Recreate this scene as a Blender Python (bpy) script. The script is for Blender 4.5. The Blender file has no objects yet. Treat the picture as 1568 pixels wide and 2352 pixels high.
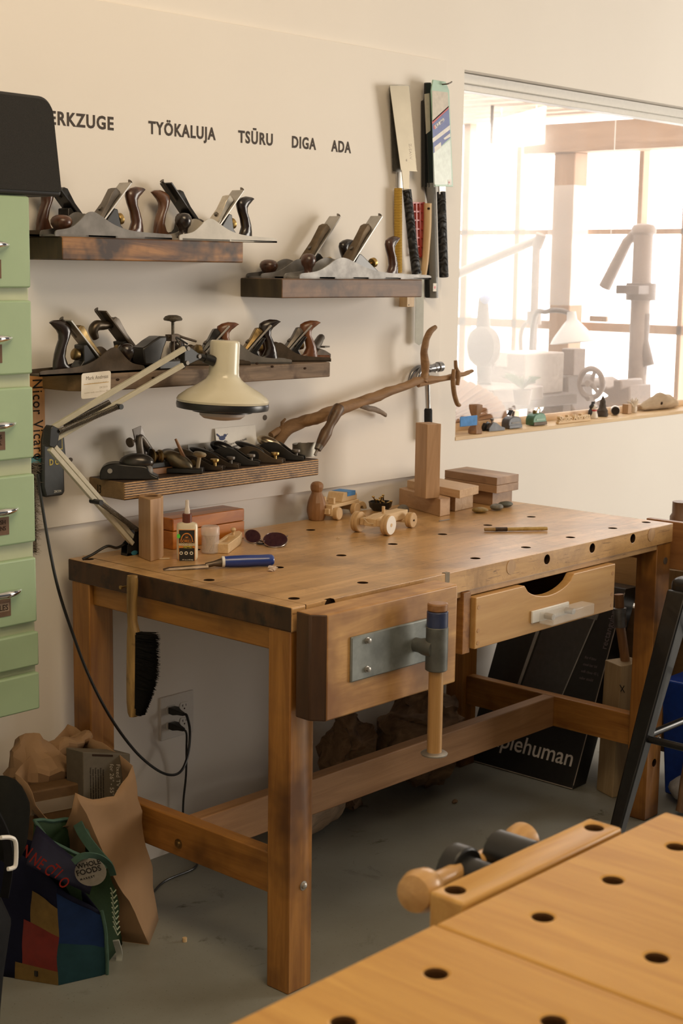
import bpy, bmesh, math, random
from mathutils import Vector, Matrix, Euler, noise
random.seed(7)
S = bpy.context.scene
COL = S.collection
V = Vector
PI = math.pi

# ------------------------------------------------------------------ camera
CAM = V((-2.2045, -2.9234, 1.5573)); FPX = 3478.2
YAW, PIT, ROL = math.radians(47.7551), math.radians(9.1486), math.radians(.7904)
_f = V((math.sin(YAW)*math.cos(PIT), math.cos(YAW)*math.cos(PIT), -math.sin(PIT)))
_r = V((math.cos(YAW), -math.sin(YAW), 0)); _u = _r.cross(_f)
CR = _r*math.cos(ROL) + _u*math.sin(ROL); CU = _u*math.cos(ROL) - _r*math.sin(ROL)
cd = bpy.data.cameras.new('camera'); cam = bpy.data.objects.new('camera', cd); COL.objects.link(cam)
cam.matrix_world = Matrix(((CR.x, CU.x, -_f.x, CAM.x), (CR.y, CU.y, -_f.y, CAM.y), (CR.z, CU.z, -_f.z, CAM.z), (0, 0, 0, 1)))
cd.sensor_fit = 'VERTICAL'; cd.sensor_height = 36; cd.sensor_width = 24; cd.lens = FPX/2352*36
cd.clip_start = .05
cd.dof.use_dof = True; cd.dof.focus_distance = 3.6; cd.dof.aperture_fstop = 8.0
S.camera = cam

# ------------------------------------------------------------------ light
S.view_settings.view_transform = 'Standard'; S.view_settings.look = 'None'
S.view_settings.gamma = 1; S.view_settings.use_curve_mapping = False
S.view_settings.exposure = 0.12
wd = bpy.data.worlds.new('world'); S.world = wd; wd.use_nodes = True
wd.node_tree.nodes['Background'].inputs[0].default_value = (.86, .88, 1, 1)
wd.node_tree.nodes['Background'].inputs[1].default_value = .055

def area(name, loc, target, sx, sy, watts, col):
    l = bpy.data.lights.new(name, 'AREA'); l.shape = 'RECTANGLE'; l.size = sx; l.size_y = sy; l.energy = watts; l.color = col
    o = bpy.data.objects.new(name, l); COL.objects.link(o); o.location = loc
    o.rotation_euler = (V(target)-V(loc)).to_track_quat('-Z', 'Y').to_euler()
    return o
area('daylight_doorway', (5.6, -3.9, 1.5), (.6, -.3, .8), 2.6, 2.0, 185, (1, .91, .79))
area('ceiling_lamp', (-.7, -2.1, 3.3), (.5, -.2, 1.7), 1.4, .6, 27, (1, .76, .48))
area('ceiling_lamp', (-1.0, -3.4, 3.3), (-.8, -2.5, .8), 1.2, .5, 15, (1, .78, .50))

# ------------------------------------------------------------------ pixel of the photograph -> point on a plane
def _ray(a, b): return _f + CR*((a-784)/FPX) + CU*((1176-b)/FPX)
def _on(a, b, i, v):
    d = _ray(a, b); return CAM + d*((v-CAM[i])/d[i])
def Xp(a, b, v): return _on(a, b, 0, v)
def Yp(a, b, v=0.): return _on(a, b, 1, v)
def Zp(a, b, v): return _on(a, b, 2, v)

# ------------------------------------------------------------------ materials
def lin(c):
    if isinstance(c, str):
        c = [int(c[i:i+2], 16)/255 for i in (0, 2, 4)]
        c = [x/12.92 if x <= .04045 else ((x+.055)/1.055)**2.4 for x in c]
    return (*c, 1)
MATS = {}
def _new(name):
    m = bpy.data.materials.new(name); m.use_nodes = True
    nt = m.node_tree; return m, nt, nt.nodes['Principled BSDF']
def _coord(nt, scale, obj_random=True, kind='Object'):
    tc = nt.nodes.new('ShaderNodeTexCoord'); mp = nt.nodes.new('ShaderNodeMapping')
    mp.inputs['Scale'].default_value = scale
    nt.links.new(tc.outputs[kind], mp.inputs[0])
    if obj_random:
        oi = nt.nodes.new('ShaderNodeObjectInfo'); ml = nt.nodes.new('ShaderNodeMath'); ml.operation = 'MULTIPLY'; ml.inputs[1].default_value = 37
        nt.links.new(oi.outputs['Random'], ml.inputs[0]); nt.links.new(ml.outputs[0], mp.inputs['Location'])
    return mp.outputs[0]
def _noise(nt, vec, scale, detail=4, rough=.55, dist=0):
    n = nt.nodes.new('ShaderNodeTexNoise'); n.inputs['Scale'].default_value = scale; n.inputs['Detail'].default_value = detail
    n.inputs['Roughness'].default_value = rough; n.inputs['Distortion'].default_value = dist
    nt.links.new(vec, n.inputs['Vector']); return n.outputs['Fac']
def _ramp(nt, fac, stops):
    r = nt.nodes.new('ShaderNodeValToRGB'); e = r.color_ramp.elements
    while len(e) < len(stops): e.new(.5)
    for k, (p, c) in enumerate(stops): e[k].position = p; e[k].color = lin(c)
    nt.links.new(fac, r.inputs[0]); return r.outputs[0]
def _mix(nt, fac, a, b, mode='MIX'):
    m = nt.nodes.new('ShaderNodeMix'); m.data_type = 'RGBA'; m.blend_type = mode
    for s, v in ((m.inputs[0], fac), (m.inputs[6], a), (m.inputs[7], b)):
        if isinstance(v, (int, float)): s.default_value = v
        elif isinstance(v, tuple): s.default_value = v
        else: nt.links.new(v, s)
    return m.outputs[2]
def _bump(nt, bsdf, h, strength=.2, dist=.002):
    b = nt.nodes.new('ShaderNodeBump'); b.inputs['Strength'].default_value = strength; b.inputs['Distance'].default_value = dist
    nt.links.new(h, b.inputs['Height']); nt.links.new(b.outputs[0], bsdf.inputs['Normal'])
def flat(name, c, rough=.5, metal=0, var=.12, spec=.5, bump=0, nscale=60, coat=0):
    """plain painted / metal / plastic surface with slight mottling"""
    if name in MATS: return MATS[name]
    if rough >= .6: spec = min(spec, .15)
    m, nt, b = _new(name)
    v = _coord(nt, (1, 1, 1)); n = _noise(nt, v, nscale, 5)
    base = lin(c); dk = tuple(x*(1-var) for x in base[:3])+(1,); lt = tuple(min(1, x*(1+var)) for x in base[:3])+(1,)
    r = nt.nodes.new('ShaderNodeValToRGB'); r.color_ramp.elements[0].position = .3; r.color_ramp.elements[1].position = .7
    r.color_ramp.elements[0].color = dk; r.color_ramp.elements[1].color = lt; nt.links.new(n, r.inputs[0])
    nt.links.new(r.outputs[0], b.inputs['Base Color'])
    b.inputs['Roughness'].default_value = rough; b.inputs['Metallic'].default_value = metal
    b.inputs['Specular IOR Level'].default_value = spec; b.inputs['Coat Weight'].default_value = coat
    if bump: _bump(nt, b, n, bump, .001)
    MATS[name] = m; return m
def wood(name, dark, light, axis='x', s=1., rough=.5, stretch=14, pos=(.32, .68), bump=.15, blot=None, coat=0):
    """grain streaks stretched along one axis"""
    key = name+'_'+axis
    if key in MATS: return MATS[key]
    m, nt, b = _new(key)
    sc = {'x': (1, stretch, stretch), 'y': (stretch, 1, stretch), 'z': (stretch, stretch, 1)}[axis]
    v = _coord(nt, sc); n = _noise(nt, v, 2.2*s, 6, .62, .9)
    col = _ramp(nt, n, [(pos[0], dark), (pos[1], light)])
    sc2 = tuple(x*(1 if x == 1 else 6) for x in sc); n2 = _noise(nt, _coord(nt, sc2), 3*s, 3)
    col = _mix(nt, _ramp(nt, n2, [(.35, (.75, .75, .75)), (.65, (1, 1, 1))]), _mix(nt, 1., col, lin((.80, .76, .70)), 'MULTIPLY'), col)
    if blot:
        n3 = _noise(nt, _coord(nt, (1, 1, 1)), blot[2], 4, .6)
        col = _mix(nt, _ramp(nt, n3, [(blot[1], (0, 0, 0)), (min(1, blot[1]+.16), (1, 1, 1))]), col, lin(blot[0]))
    nt.links.new(col, b.inputs['Base Color']); b.inputs['Roughness'].default_value = rough
    b.inputs['Coat Weight'].default_value = coat; b.inputs['Coat Roughness'].default_value = .25
    if bump: _bump(nt, b, n, bump, .001)
    MATS[key] = m; return m
def glass(name, c=(1, 1, 1), rough=.05, alpha=.25, spec=.5):
    if name in MATS: return MATS[name]
    m, nt, b = _new(name); b.inputs['Base Color'].default_value = lin(c); b.inputs['Roughness'].default_value = rough
    b.inputs['Alpha'].default_value = alpha; b.inputs['Specular IOR Level'].default_value = spec
    MATS[name] = m; return m
def mat_wall():
    m, nt, b = _new('painted_wall'); v = _coord(nt, (1, 1, 1), False)
    n = _noise(nt, v, 1.3, 3); n2 = _noise(nt, v, 90, 2)
    nt.links.new(_ramp(nt, n, [(.3, (.80, .755, .70)), (.7, (.84, .80, .745))]), b.inputs['Base Color']); b.inputs['Roughness'].default_value = .6
    _bump(nt, b, n2, .06, .001); return m
def mat_floor():
    m, nt, b = _new('painted_concrete'); v = _coord(nt, (1, 1, 1), False)
    n = _noise(nt, v, 2.2, 6, .6); c = _ramp(nt, n, [(.3, (.185, .180, .150)), (.7, (.255, .262, .235))])
    n2 = _noise(nt, v, 9, 8, .72, .6); spots = _ramp(nt, n2, [(.58, (0, 0, 0)), (.65, (1, 1, 1))])
    n3 = _noise(nt, v, 1.7, 2); patch = _ramp(nt, n3, [(.50, (0, 0, 0)), (.60, (1, 1, 1))])
    c = _mix(nt, _mix(nt, 1., spots, patch, 'MULTIPLY'), c, lin((.075, .07, .05)))
    n4 = _noise(nt, v, 160, 2); c = _mix(nt, _ramp(nt, n4, [(.66, (0, 0, 0)), (.72, (.7, .7, .7))]), c, lin((.10, .09, .07)))
    nt.links.new(c, b.inputs['Base Color']); b.inputs['Roughness'].default_value = .42; _bump(nt, b, n2, .08, .002); return m
M_WALL = mat_wall(); M_FLOOR = mat_floor()
def mat_bench(name, axis, dark, light, board, rough=.36, grime=True, darkness=1.):
    """glued-up maple boards: each board its own tone, scratches and grime"""
    m, nt, b = _new(name)
    st = 12; sc = {'x': (1, st, st), 'y': (st, 1, st), 'z': (st, st, 1)}[axis]
    v = _coord(nt, sc, False); n = _noise(nt, v, 2.4, 7, .65, .7)
    col = _ramp(nt, n, [(.28, dark), (.72, light)])
    raw = nt.nodes.new('ShaderNodeTexCoord').outputs['Object']; sp = nt.nodes.new('ShaderNodeSeparateXYZ'); nt.links.new(raw, sp.inputs[0])
    idx = {'x': 1, 'y': 0, 'z': 0}[axis]
    dv = nt.nodes.new('ShaderNodeMath'); dv.operation = 'DIVIDE'; dv.inputs[1].default_value = board; nt.links.new(sp.outputs[idx], dv.inputs[0])
    fl = nt.nodes.new('ShaderNodeMath'); fl.operation = 'FLOOR'; nt.links.new(dv.outputs[0], fl.inputs[0])
    wn = nt.nodes.new('ShaderNodeTexWhiteNoise'); wn.noise_dimensions = '1D'; nt.links.new(fl.outputs[0], wn.inputs['W'])
    col = _mix(nt, .55, col, _mix(nt, 1., col, _ramp(nt, wn.outputs['Value'], [(0, (.72, .70, .66)), (1, (1.0, 1.0, 1.0))]), 'MULTIPLY'))
    if grime:
        o = _coord(nt, (1, 1, 1), False); g = _noise(nt, o, 5, 7, .68, .5)
        col = _mix(nt, _ramp(nt, g, [(.46, (0, 0, 0)), (.66, (.66, .66, .66))]), col, lin((.22, .115, .042)))
        scr = _noise(nt, _coord(nt, (3, 60, 60) if axis == 'x' else (60, 3, 60), False), 2.2, 4, .7, 1.5)
        col = _mix(nt, _ramp(nt, scr, [(.60, (0, 0, 0)), (.66, (.7, .7, .7))]), col, lin((.10, .048, .02)))
        scr2 = _noise(nt, _coord(nt, (30, 5, 30) if axis == 'x' else (5, 30, 30), False), 2.6, 4, .7, 2.5)
        col = _mix(nt, _ramp(nt, scr2, [(.63, (0, 0, 0)), (.67, (.5, .5, .5))]), col, lin((.12, .06, .025)))
    if darkness != 1: col = _mix(nt, 1., col, lin((darkness, darkness*.92, darkness*.85)), 'MULTIPLY')
    nt.links.new(col, b.inputs['Base Color']); b.inputs['Roughness'].default_value = rough
    _bump(nt, b, n, .10, .001); return m

# ------------------------------------------------------------------ mesh building
def frame(z):
    z = V(z).normalized(); a = V((0, 0, 1)) if abs(z.z) < .95 else V((1, 0, 0))
    x = a.cross(z).normalized(); return x, z.cross(x), z
def spline(pts, n=6, closed=False):
    pts = [V(p) for p in pts]; out = []; N = len(pts)
    for i in range(N if closed else N-1):
        if closed: p0, p1, p2, p3 = pts[i-1], pts[i], pts[(i+1) % N], pts[(i+2) % N]
        else: p0, p1, p2, p3 = pts[max(i-1, 0)], pts[i], pts[i+1], pts[min(i+2, N-1)]
        for k in range(n):
            t = k/n; out.append(.5*((2*p1)+(p2-p0)*t+(2*p0-5*p1+4*p2-p3)*t*t+(3*p1-p0-3*p2+p3)*t*t*t))
    if not closed: out.append(pts[-1])
    return out
class B:
    def __init__(s): s.bm = bmesh.new()
    def v(s, p): return s.bm.verts.new(p)
    def face(s, vs):
        try: return s.bm.faces.new(vs)
        except ValueError: return None
    def hexa(s, p):  # 8 corners: bottom 4 ccw, top 4
        q = [s.v(x) for x in p]
        for f in ((3, 2, 1, 0), (4, 5, 6, 7), (0, 1, 5, 4), (1, 2, 6, 5), (2, 3, 7, 6), (3, 0, 4, 7)): s.face([q[i] for i in f])
        return s
    def box(s, a, b):
        (x0, x1), (y0, y1), (z0, z1) = [sorted((a[i], b[i])) for i in range(3)]
        return s.hexa([(x0, y0, z0), (x1, y0, z0), (x1, y1, z0), (x0, y1, z0), (x0, y0, z1), (x1, y0, z1), (x1, y1, z1), (x0, y1, z1)])
    def obox(s, c, size, m=None):
        m = m or Matrix.Identity(3); c = V(c); h = V(size)/2
        return s.hexa([c+m@V((sx*h.x, sy*h.y, sz*h.z)) for sz in (-1, 1) for sx, sy in ((-1, -1), (1, -1), (1, 1), (-1, 1))])
    def bar(s, p, q, w, h, up=(0, 0, 1)):
        p, q = V(p), V(q); d = (q-p).normalized(); u = V(up); r = d.cross(u).normalized(); u = r.cross(d)
        return s.hexa([p-r*w/2-u*h/2, q-r*w/2-u*h/2, q+r*w/2-u*h/2, p+r*w/2-u*h/2, p-r*w/2+u*h/2, q-r*w/2+u*h/2, q+r*w/2+u*h/2, p+r*w/2+u*h/2])
    def rings(s, rings, cap=True, closed=False):
        R = [[s.v(p) for p in r] for r in rings]; n = len(R[0])
        for i in range(len(R) if closed else len(R)-1):
            a, b = R[i], R[(i+1) % len(R)]
            for k in range(n): s.face([a[k], a[(k+1) % n], b[(k+1) % n], b[k]])
        if cap and not closed: s.face(R[0][::-1]); s.face(R[-1])
        return s
    def cyl(s, p, q, r, r2=None, n=20):
        p, q = V(p), V(q); x, y, z = frame(q-p); r2 = r if r2 is None else r2
        return s.rings([[c+(x*math.cos(t)+y*math.sin(t))*rr for t in [2*PI*k/n for k in range(n)]] for c, rr in ((p, r), (q, r2))])
    def lathe(s, prof, o=(0, 0, 0), axis=(0, 0, 1), n=24, cap=True):
        o = V(o); x, y, z = frame(axis)
        return s.rings([[o+z*h+(x*math.cos(t)+y*math.sin(t))*max(r, 1e-5) for t in [2*PI*k/n for k in range(n)]] for r, h in prof], cap)
    def tube(s, pts, r, n=10, sq=None):
        pts = [V(p) for p in pts]; N = len(pts); rr = r if isinstance(r, (list, tuple)) else [r]*N
        if len(rr) != N:
            q = rr; m = len(q)-1
            rr = [q[min(int(i*m/(N-1)), m-1)]*(1-(i*m/(N-1)-min(int(i*m/(N-1)), m-1)))+q[min(int(i*m/(N-1)), m-1)+1]*(i*m/(N-1)-min(int(i*m/(N-1)), m-1)) for i in range(N)]
        out = []; x = None
        for i, p in enumerate(pts):
            d = (pts[min(i+1, N-1)]-pts[max(i-1, 0)]).normalized()
            if x is None: x, y, _ = frame(d)
            else: x = (x-d*x.dot(d)).normalized(); y = d.cross(x)
            out.append([p+(x*math.cos(t)+y*math.sin(t))*rr[i] for t in [2*PI*k/n for k in range(n)]])
        return s.rings(out)
    def prism(s, poly, o, ax, ay, depth):
        """2-D outline in (ax, ay) at o, pushed by vector depth"""
        o, ax, ay, depth = V(o), V(ax), V(ay), V(depth)
        a = [o+ax*p[0]+ay*p[1] for p in poly]; return s.rings([a, [p+depth for p in a]])
    def sphere(s, c, r, n=16, m=10, rot=None):
        c = V(c); r = V((r, r, r)) if isinstance(r, (int, float)) else V(r); rot = rot or Matrix.Identity(3)
        return s.rings([[c+rot@V((r.x*math.sin(b)*math.cos(t), r.y*math.sin(b)*math.sin(t), -r.z*math.cos(b))) for t in [2*PI*k/n for k in range(n)]] for b in [max(.02, min(PI-.02, PI*j/m)) for j in range(m+1)]])
    def quad(s, p): s.face([s.v(x) for x in p]); return s
    def jitter(s, amp, scale, seed=0.):
        for q in s.bm.verts:
            q.co += noise.noise_vector(q.co*scale+V((seed, seed*2, seed*3)))*amp
        return s
    def subdiv(s, cuts=2):
        bmesh.ops.subdivide_edges(s.bm, edges=s.bm.edges[:], cuts=cuts, use_grid_fill=True); return s
    def build(s, name, mat, parent=None, bevel=0, smooth=True, sub=0, seg=2, ang=38):
        bmesh.ops.recalc_face_normals(s.bm, faces=s.bm.faces[:])
        me = bpy.data.meshes.new(name); s.bm.to_mesh(me); s.bm.free()
        if smooth:
            me.polygons.foreach_set('use_smooth', [True]*len(me.polygons)); me.set_sharp_from_angle(angle=math.radians(ang))
        o = bpy.data.objects.new(name, me); COL.objects.link(o); me.materials.append(mat)
        attach(o, parent)
        if bevel:
            b = o.modifiers.new('bevel', 'BEVEL'); b.width = bevel; b.segments = seg; b.limit_method = 'ANGLE'; b.angle_limit = math.radians(35)
        if sub:
            d = o.modifiers.new('sub', 'SUBSURF'); d.levels = sub; d.render_levels = sub
        return o
PLACE = {}
def attach(o, parent):
    if parent is None: return
    o.parent = parent
    if parent.name in PLACE: o.matrix_parent_inverse = Matrix.Translation(-PLACE[parent.name])
def thing(name, label, cat, loc, rotz=0, group=None, world=False, kind=None):
    """Empty at the base of a thing; world=True when its parts are written in room coordinates"""
    o = bpy.data.objects.new(name, None); COL.objects.link(o); o.location = loc; o.rotation_euler = (0, 0, rotz); o.empty_display_size = .05
    if world: PLACE[o.name] = V(loc)
    if kind: o['kind'] = kind
    else:
        o['label'] = label; o['category'] = cat
        if group: o['group'] = group
    return o
def tag(o, label, cat, group=None):
    o['label'] = label; o['category'] = cat
    if group: o['group'] = group
    return o
def struct(o): o['kind'] = 'structure'; return o
def sub(o, part):
    """make o a sub-part of part; both written in the same coordinates"""
    o.parent = part; o.matrix_parent_inverse = Matrix.Identity(4); return o
def cut(o, cutter, inner=None):
    c = cutter.build('cutter', inner or o.data.materials[0], None, smooth=False)
    keep = [(m.name, m.type) for m in o.modifiers]
    bv = [(m.width, m.segments) for m in o.modifiers if m.type == 'BEVEL']
    for m in list(o.modifiers): o.modifiers.remove(m)
    md = o.modifiers.new('cut', 'BOOLEAN'); md.operation = 'DIFFERENCE'; md.object = c; md.solver = 'EXACT'; md.material_mode = 'TRANSFER'
    par, inv = o.parent, o.matrix_parent_inverse.copy(); o.parent = None
    bpy.context.view_layer.update()
    me = bpy.data.meshes.new_from_object(o.evaluated_get(bpy.context.evaluated_depsgraph_get()))
    o.modifiers.clear(); o.data = me; o.parent = par; o.matrix_parent_inverse = inv
    cm = c.data; bpy.data.objects.remove(c); bpy.data.meshes.remove(cm)
    for w, sg in bv:
        b = o.modifiers.new('bevel', 'BEVEL'); b.width = w; b.segments = sg; b.limit_method = 'ANGLE'; b.angle_limit = math.radians(50)
    return o
def text(name, body, size, mat, o, right, up, parent=None, xs=1., bold=0, depth=.0004, align='LEFT', shear=0., spacing=1.):
    cu = bpy.data.curves.new(name, 'FONT'); cu.body = body; cu.size = size; cu.offset = bold*size; cu.extrude = depth; cu.align_x = align; cu.shear = shear; cu.resolution_u = 3; cu.space_character = spacing
    t = bpy.data.objects.new(name, cu); COL.objects.link(t); bpy.context.view_layer.update()
    me = bpy.data.meshes.new_from_object(t.evaluated_get(bpy.context.evaluated_depsgraph_get()))
    bpy.data.objects.remove(t); bpy.data.curves.remove(cu)
    r, u = V(right).normalized(), V(up).normalized(); n = r.cross(u); o = V(o)
    me.transform(Matrix(((r.x*xs, u.x, n.x, o.x), (r.y*xs, u.y, n.y, o.y), (r.z*xs, u.z, n.z, o.z), (0, 0, 0, 1))))
    me.materials.clear(); me.materials.append(mat); me.name = name
    ob = bpy.data.objects.new(name, me); COL.objects.link(ob); attach(ob, parent); return ob
def rz(a): return Matrix.Rotation(a, 3, 'Z')
def ry(a): return Matrix.Rotation(a, 3, 'Y')

# shared materials
M_STEEL = flat('bright_steel', (.42, .40, .37), .42, .8, .15, nscale=25)
M_STEELD = flat('dull_steel', (.17, .15, .13), .48, .7, .3, nscale=18)
M_GREYIRON = flat('grey_iron', (.22, .21, .20), .6, .45, .25, nscale=22)
M_RUSTY = flat('browned_iron', (.085, .062, .042), .55, .45, .35, nscale=30)
M_JAPAN = flat('black_japanning', (.018, .017, .016), .28, .1, .3)
M_BLACK = flat('black_paint', (.012, .012, .012), .35, 0, .2)
M_RUBBER = flat('black_rubber', (.020, .021, .023), .6, 0, .2, bump=.3, nscale=200)
M_BRASS = flat('old_brass', (.52, .35, .13), .36, 1, .2)
M_BRASSD = flat('tarnished_brass', (.26, .18, .08), .42, 1, .3)
M_CHROME = flat('chrome', (.80, .79, .78), .12, 1, .03)
M_ROSE = wood('rosewood', (.030, .012, .007), (.115, .045, .022), 'z', 3, .3, 10, coat=.4)
M_ROSEB = wood('black_rosewood', (.010, .007, .006), (.028, .017, .013), 'z', 3, .25, 10, coat=.4)
M_ROSER = wood('red_brown_beech', (.10, .032, .012), (.22, .085, .03), 'z', 3, .35, 10, coat=.3)
M_INK = flat('black_ink', (.02, .018, .016), .7, 0, .05)
M_PAPER = flat('white_card', (.90, .87, .82), .7, 0, .03)
M_WHITEPL = flat('white_plastic', (.78, .76, .72), .4, 0, .03)
M_LUCENT = None
def W_MAPLE(ax): return wood('maple', (.50, .30, .145), (.66, .45, .25), ax, 1.2, .42, 10)
def W_OAK(ax): return wood('pale_oak', (.46, .29, .15), (.60, .41, .24), ax, 1.6, .5, 16)
def W_PINE(ax): return wood('pale_pine', (.58, .39, .20), (.74, .55, .32), ax, 1.4, .5, 12)
def W_CHERRY(ax): return wood('cherry_brown', (.26, .115, .045), (.38, .185, .075), ax, 1.3, .38, 10)
def W_LEG(ax): return wood('amber_fir', (.225, .088, .016), (.43, .195, .042), ax, 1.2, .4, 14, blot=((.11, .042, .010), .50, 3))

# ================================================================== THE SETTING
WX0, WX1, WZ0, WZ1 = 1.556, 3.45, 1.036, 2.158      # window opening
WF = .012                                           # face of the bare wall; the board on it comes out to y = 0
b = B()
b.box((-2.6, WF, 0), (WX0, WF+.10, 3.5)); b.box((WX1, WF, 0), (5.2, WF+.10, 3.5))
b.box((WX0, WF, 0), (WX1, WF+.10, WZ0-.012)); b.box((WX0, WF, WZ1), (WX1, WF+.10, 3.5))
bmesh.ops.remove_doubles(b.bm, verts=b.bm.verts[:], dist=1e-5)
struct(b.build('wall_back', M_WALL, smooth=False))
struct(B().box((-1.0, 0, .932), (1.453, WF, 2.171)).build('trim_1', M_WALL, bevel=.0012))          # large painted board screwed to the wall
struct(B().box((-5, -6.5, -.05), (7.5, 7, 0)).build('floor', M_FLOOR, smooth=False))
struct(B().box((-5, -6.5, 3.5), (5.2, .2, 3.55)).build('ceiling', M_WALL, smooth=False))
struct(B().box((-2.75, -6.5, 0), (-2.65, .112, 3.5)).build('wall_left', M_WALL, smooth=False))

# window in the back wall: birch sill, white head frame, dusty plastic pane
win = thing('window_1', '', '', (WX0, 0, WZ0), kind='structure', world=True)
M_SILL = W_PINE('x')
struct(B().box((WX0, -.002+WF, WZ0-.012), (WX1, .16, WZ0)).box((WX0, .118, WZ0), (WX1, .135, WZ0+.024)).build('sill', M_SILL, win, bevel=.001))
struct(B().box((WX0, .050, WZ1-.032), (WX1, .145, WZ1-.002)).box((WX0, .062, WZ1-.052), (WX1, .105, WZ1-.032)).build('head_frame', M_WHITEPL, win, bevel=.002))
def mat_pane():
    m = bpy.data.materials.new('dusty_plastic'); m.use_nodes = True; nt = m.node_tree; nt.nodes.clear()
    out = nt.nodes.new('ShaderNodeOutputMaterial'); tr = nt.nodes.new('ShaderNodeBsdfTransparent'); tl = nt.nodes.new('ShaderNodeBsdfTranslucent')
    gl = nt.nodes.new('ShaderNodeBsdfGlossy'); gl.inputs['Roughness'].default_value = .08
    tl.inputs[0].default_value = (1, .86, .76, 1)
    v = _coord(nt, (1, 1, 1), False); n = _noise(nt, v, 3.2, 5, .6, 1.5)
    mr = nt.nodes.new('ShaderNodeMapRange'); mr.inputs[1].default_value = .3; mr.inputs[2].default_value = .7; mr.inputs[3].default_value = .11; mr.inputs[4].default_value = .18
    nt.links.new(n, mr.inputs[0])
    a = nt.nodes.new('ShaderNodeMixShader'); nt.links.new(mr.outputs[0], a.inputs[0]); nt.links.new(tr.outputs[0], a.inputs[1]); nt.links.new(tl.outputs[0], a.inputs[2])
    c = nt.nodes.new('ShaderNodeMixShader'); c.inputs[0].default_value = .035; nt.links.new(a.outputs[0], c.inputs[1]); nt.links.new(gl.outputs[0], c.inputs[2])
    nt.links.new(c.outputs[0], out.inputs[0]); return m
struct(B().box((WX0, .108, WZ0+.002), (WX1, .110, WZ1-.035)).build('pane', mat_pane(), win, smooth=False))

# ------------------------------------------------------------------ the bright room beyond the window
XG = 5.6                                            # its far glazed wall runs along y
M_LUM = wood('beige_fir', (.36, .22, .13), (.50, .32, .20), 'z', 1, .6, 10)  # the fir's own beige grain tones
M_LUMY = wood('beige_fir', (.36, .22, .13), (.50, .32, .20), 'y', 1, .6, 10)
def mat_glow(name, col, st):
    m = bpy.data.materials.new(name); m.use_nodes = True; nt = m.node_tree; nt.nodes.clear()
    e = nt.nodes.new('ShaderNodeEmission'); e.inputs[0].default_value = (*col, 1); e.inputs[1].default_value = st
    o = nt.nodes.new('ShaderNodeOutputMaterial'); nt.links.new(e.outputs[0], o.inputs[0]); return m
M_DAY = mat_glow('overcast_daylight', (1, .965, .92), 6.0)
w2 = thing('window_2', '', '', (XG, 2, 0), kind='structure', world=True)
struct(B().box((XG+.06, .2, .0), (XG+.07, 5.5, 3.1)).build('bright_glazing', M_DAY, w2, smooth=False))
def zy(px, py): p = Xp(px, py, XG); return p.y, p.z
b = B()
for py, hh in ((533, .030), (748, .052)):
    z = zy(1300, py)[1]; b.box((XG-.02, .2, z-hh/2), (XG+.05, 5.5, z+hh/2))
for px, ww in ((1068, .05), (1187, .034), (1465, .030), (1568, .03)):
    y = zy(px, 640)[0]; b.box((XG-.02, y-ww/2, 0), (XG+.05, y+ww/2, 3.1))
struct(b.build('mullions', M_LUM, w2))
w3 = thing('window_3', '', '', (4.5, 2, 3), kind='structure', world=True)
struct(B().box((2.2, .2, 2.80), (6.2, 5.5, 2.81)).build('bright_skylight', M_DAY, w3, smooth=False))
b = B()
for i in range(16):
    x = 2.6+i*.195; b.box((x, .2, 2.465), (x+.122, 5.5, 2.49))
struct(b.build('trim_2', wood('pale_slats', (.52, .40, .30), (.66, .53, .42), 'y', 1, .6, 10)))            # slatted roof
bt, bb = zy(1300, 292), zy(1300, 357)
struct(B().box((XG-.22, .2, bb[1]), (XG-.04, zy(1252, 320)[0], bt[1])).build('trim_3', M_LUMY, bevel=.004))       # roof beam
y0, y1 = zy(1353, 640)[0], zy(1306, 640)[0]
post = thing('roof_post', 'timber post wrapped in clear plastic beyond the window', 'post', (XG-.12, (y0+y1)/2, 0), world=True)
B().box((XG-.20, y0, 0), (XG-.06, y1, bb[1])).build('post_shaft', M_LUM, post, bevel=.006)
def mat_film():
    return glass('clear_film', (.95, .93, .9), .25, .45)
pts = []
b = B()
for i in range(9):
    z = zy(1320, 430)[1]+(zy(1320, 700)[1]-zy(1320, 430)[1])*i/8; w = .010+.008*math.sin(i*1.9)
    pts.append([(XG-.215-w, y0-.012-w/2, z), (XG-.215-w*.6, y1+.01+w/2, z), (XG-.05, y1+.012, z), (XG-.05, y0-.012, z)])
b.rings(pts, cap=False).build('plastic_wrap', mat_film(), post)
# hanging sheet and its hook bar
def mat_lucent():
    m = bpy.data.materials.new('translucent_sheet'); m.use_nodes = True; nt = m.node_tree; nt.nodes.clear()
    o = nt.nodes.new('ShaderNodeOutputMaterial'); t_ = nt.nodes.new('ShaderNodeBsdfTranslucent'); t_.inputs[0].default_value = (.9, .88, .85, 1); nt.links.new(t_.outputs[0], o.inputs[0]); return m
p = Xp(1130, 225, 4.9); q = Xp(1247, 330, 4.9); p.z = min(p.z, 2.455)
sh = tag(B().hexa([(4.9, Xp(1246, 330, 4.9).y, q.z), (4.92, Xp(1246, 330, 4.9).y, q.z), (4.92, p.y, q.z-.02), (4.9, p.y, q.z-.02), (4.9, q.y, p.z), (4.92, q.y, p.z), (4.92, p.y, p.z-.06), (4.9, p.y, p.z-.06)]).build('hanging_sheet', mat_lucent()), 'bright white sheet hanging from the slatted roof', 'sheet')
for py_ in (q.y+.06, p.y-.06): sub(B().cyl((4.91, py_, p.z-.05), (4.91, py_, 2.465), .004, n=6).build('hanging_cord', M_PAPER), sh)
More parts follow.
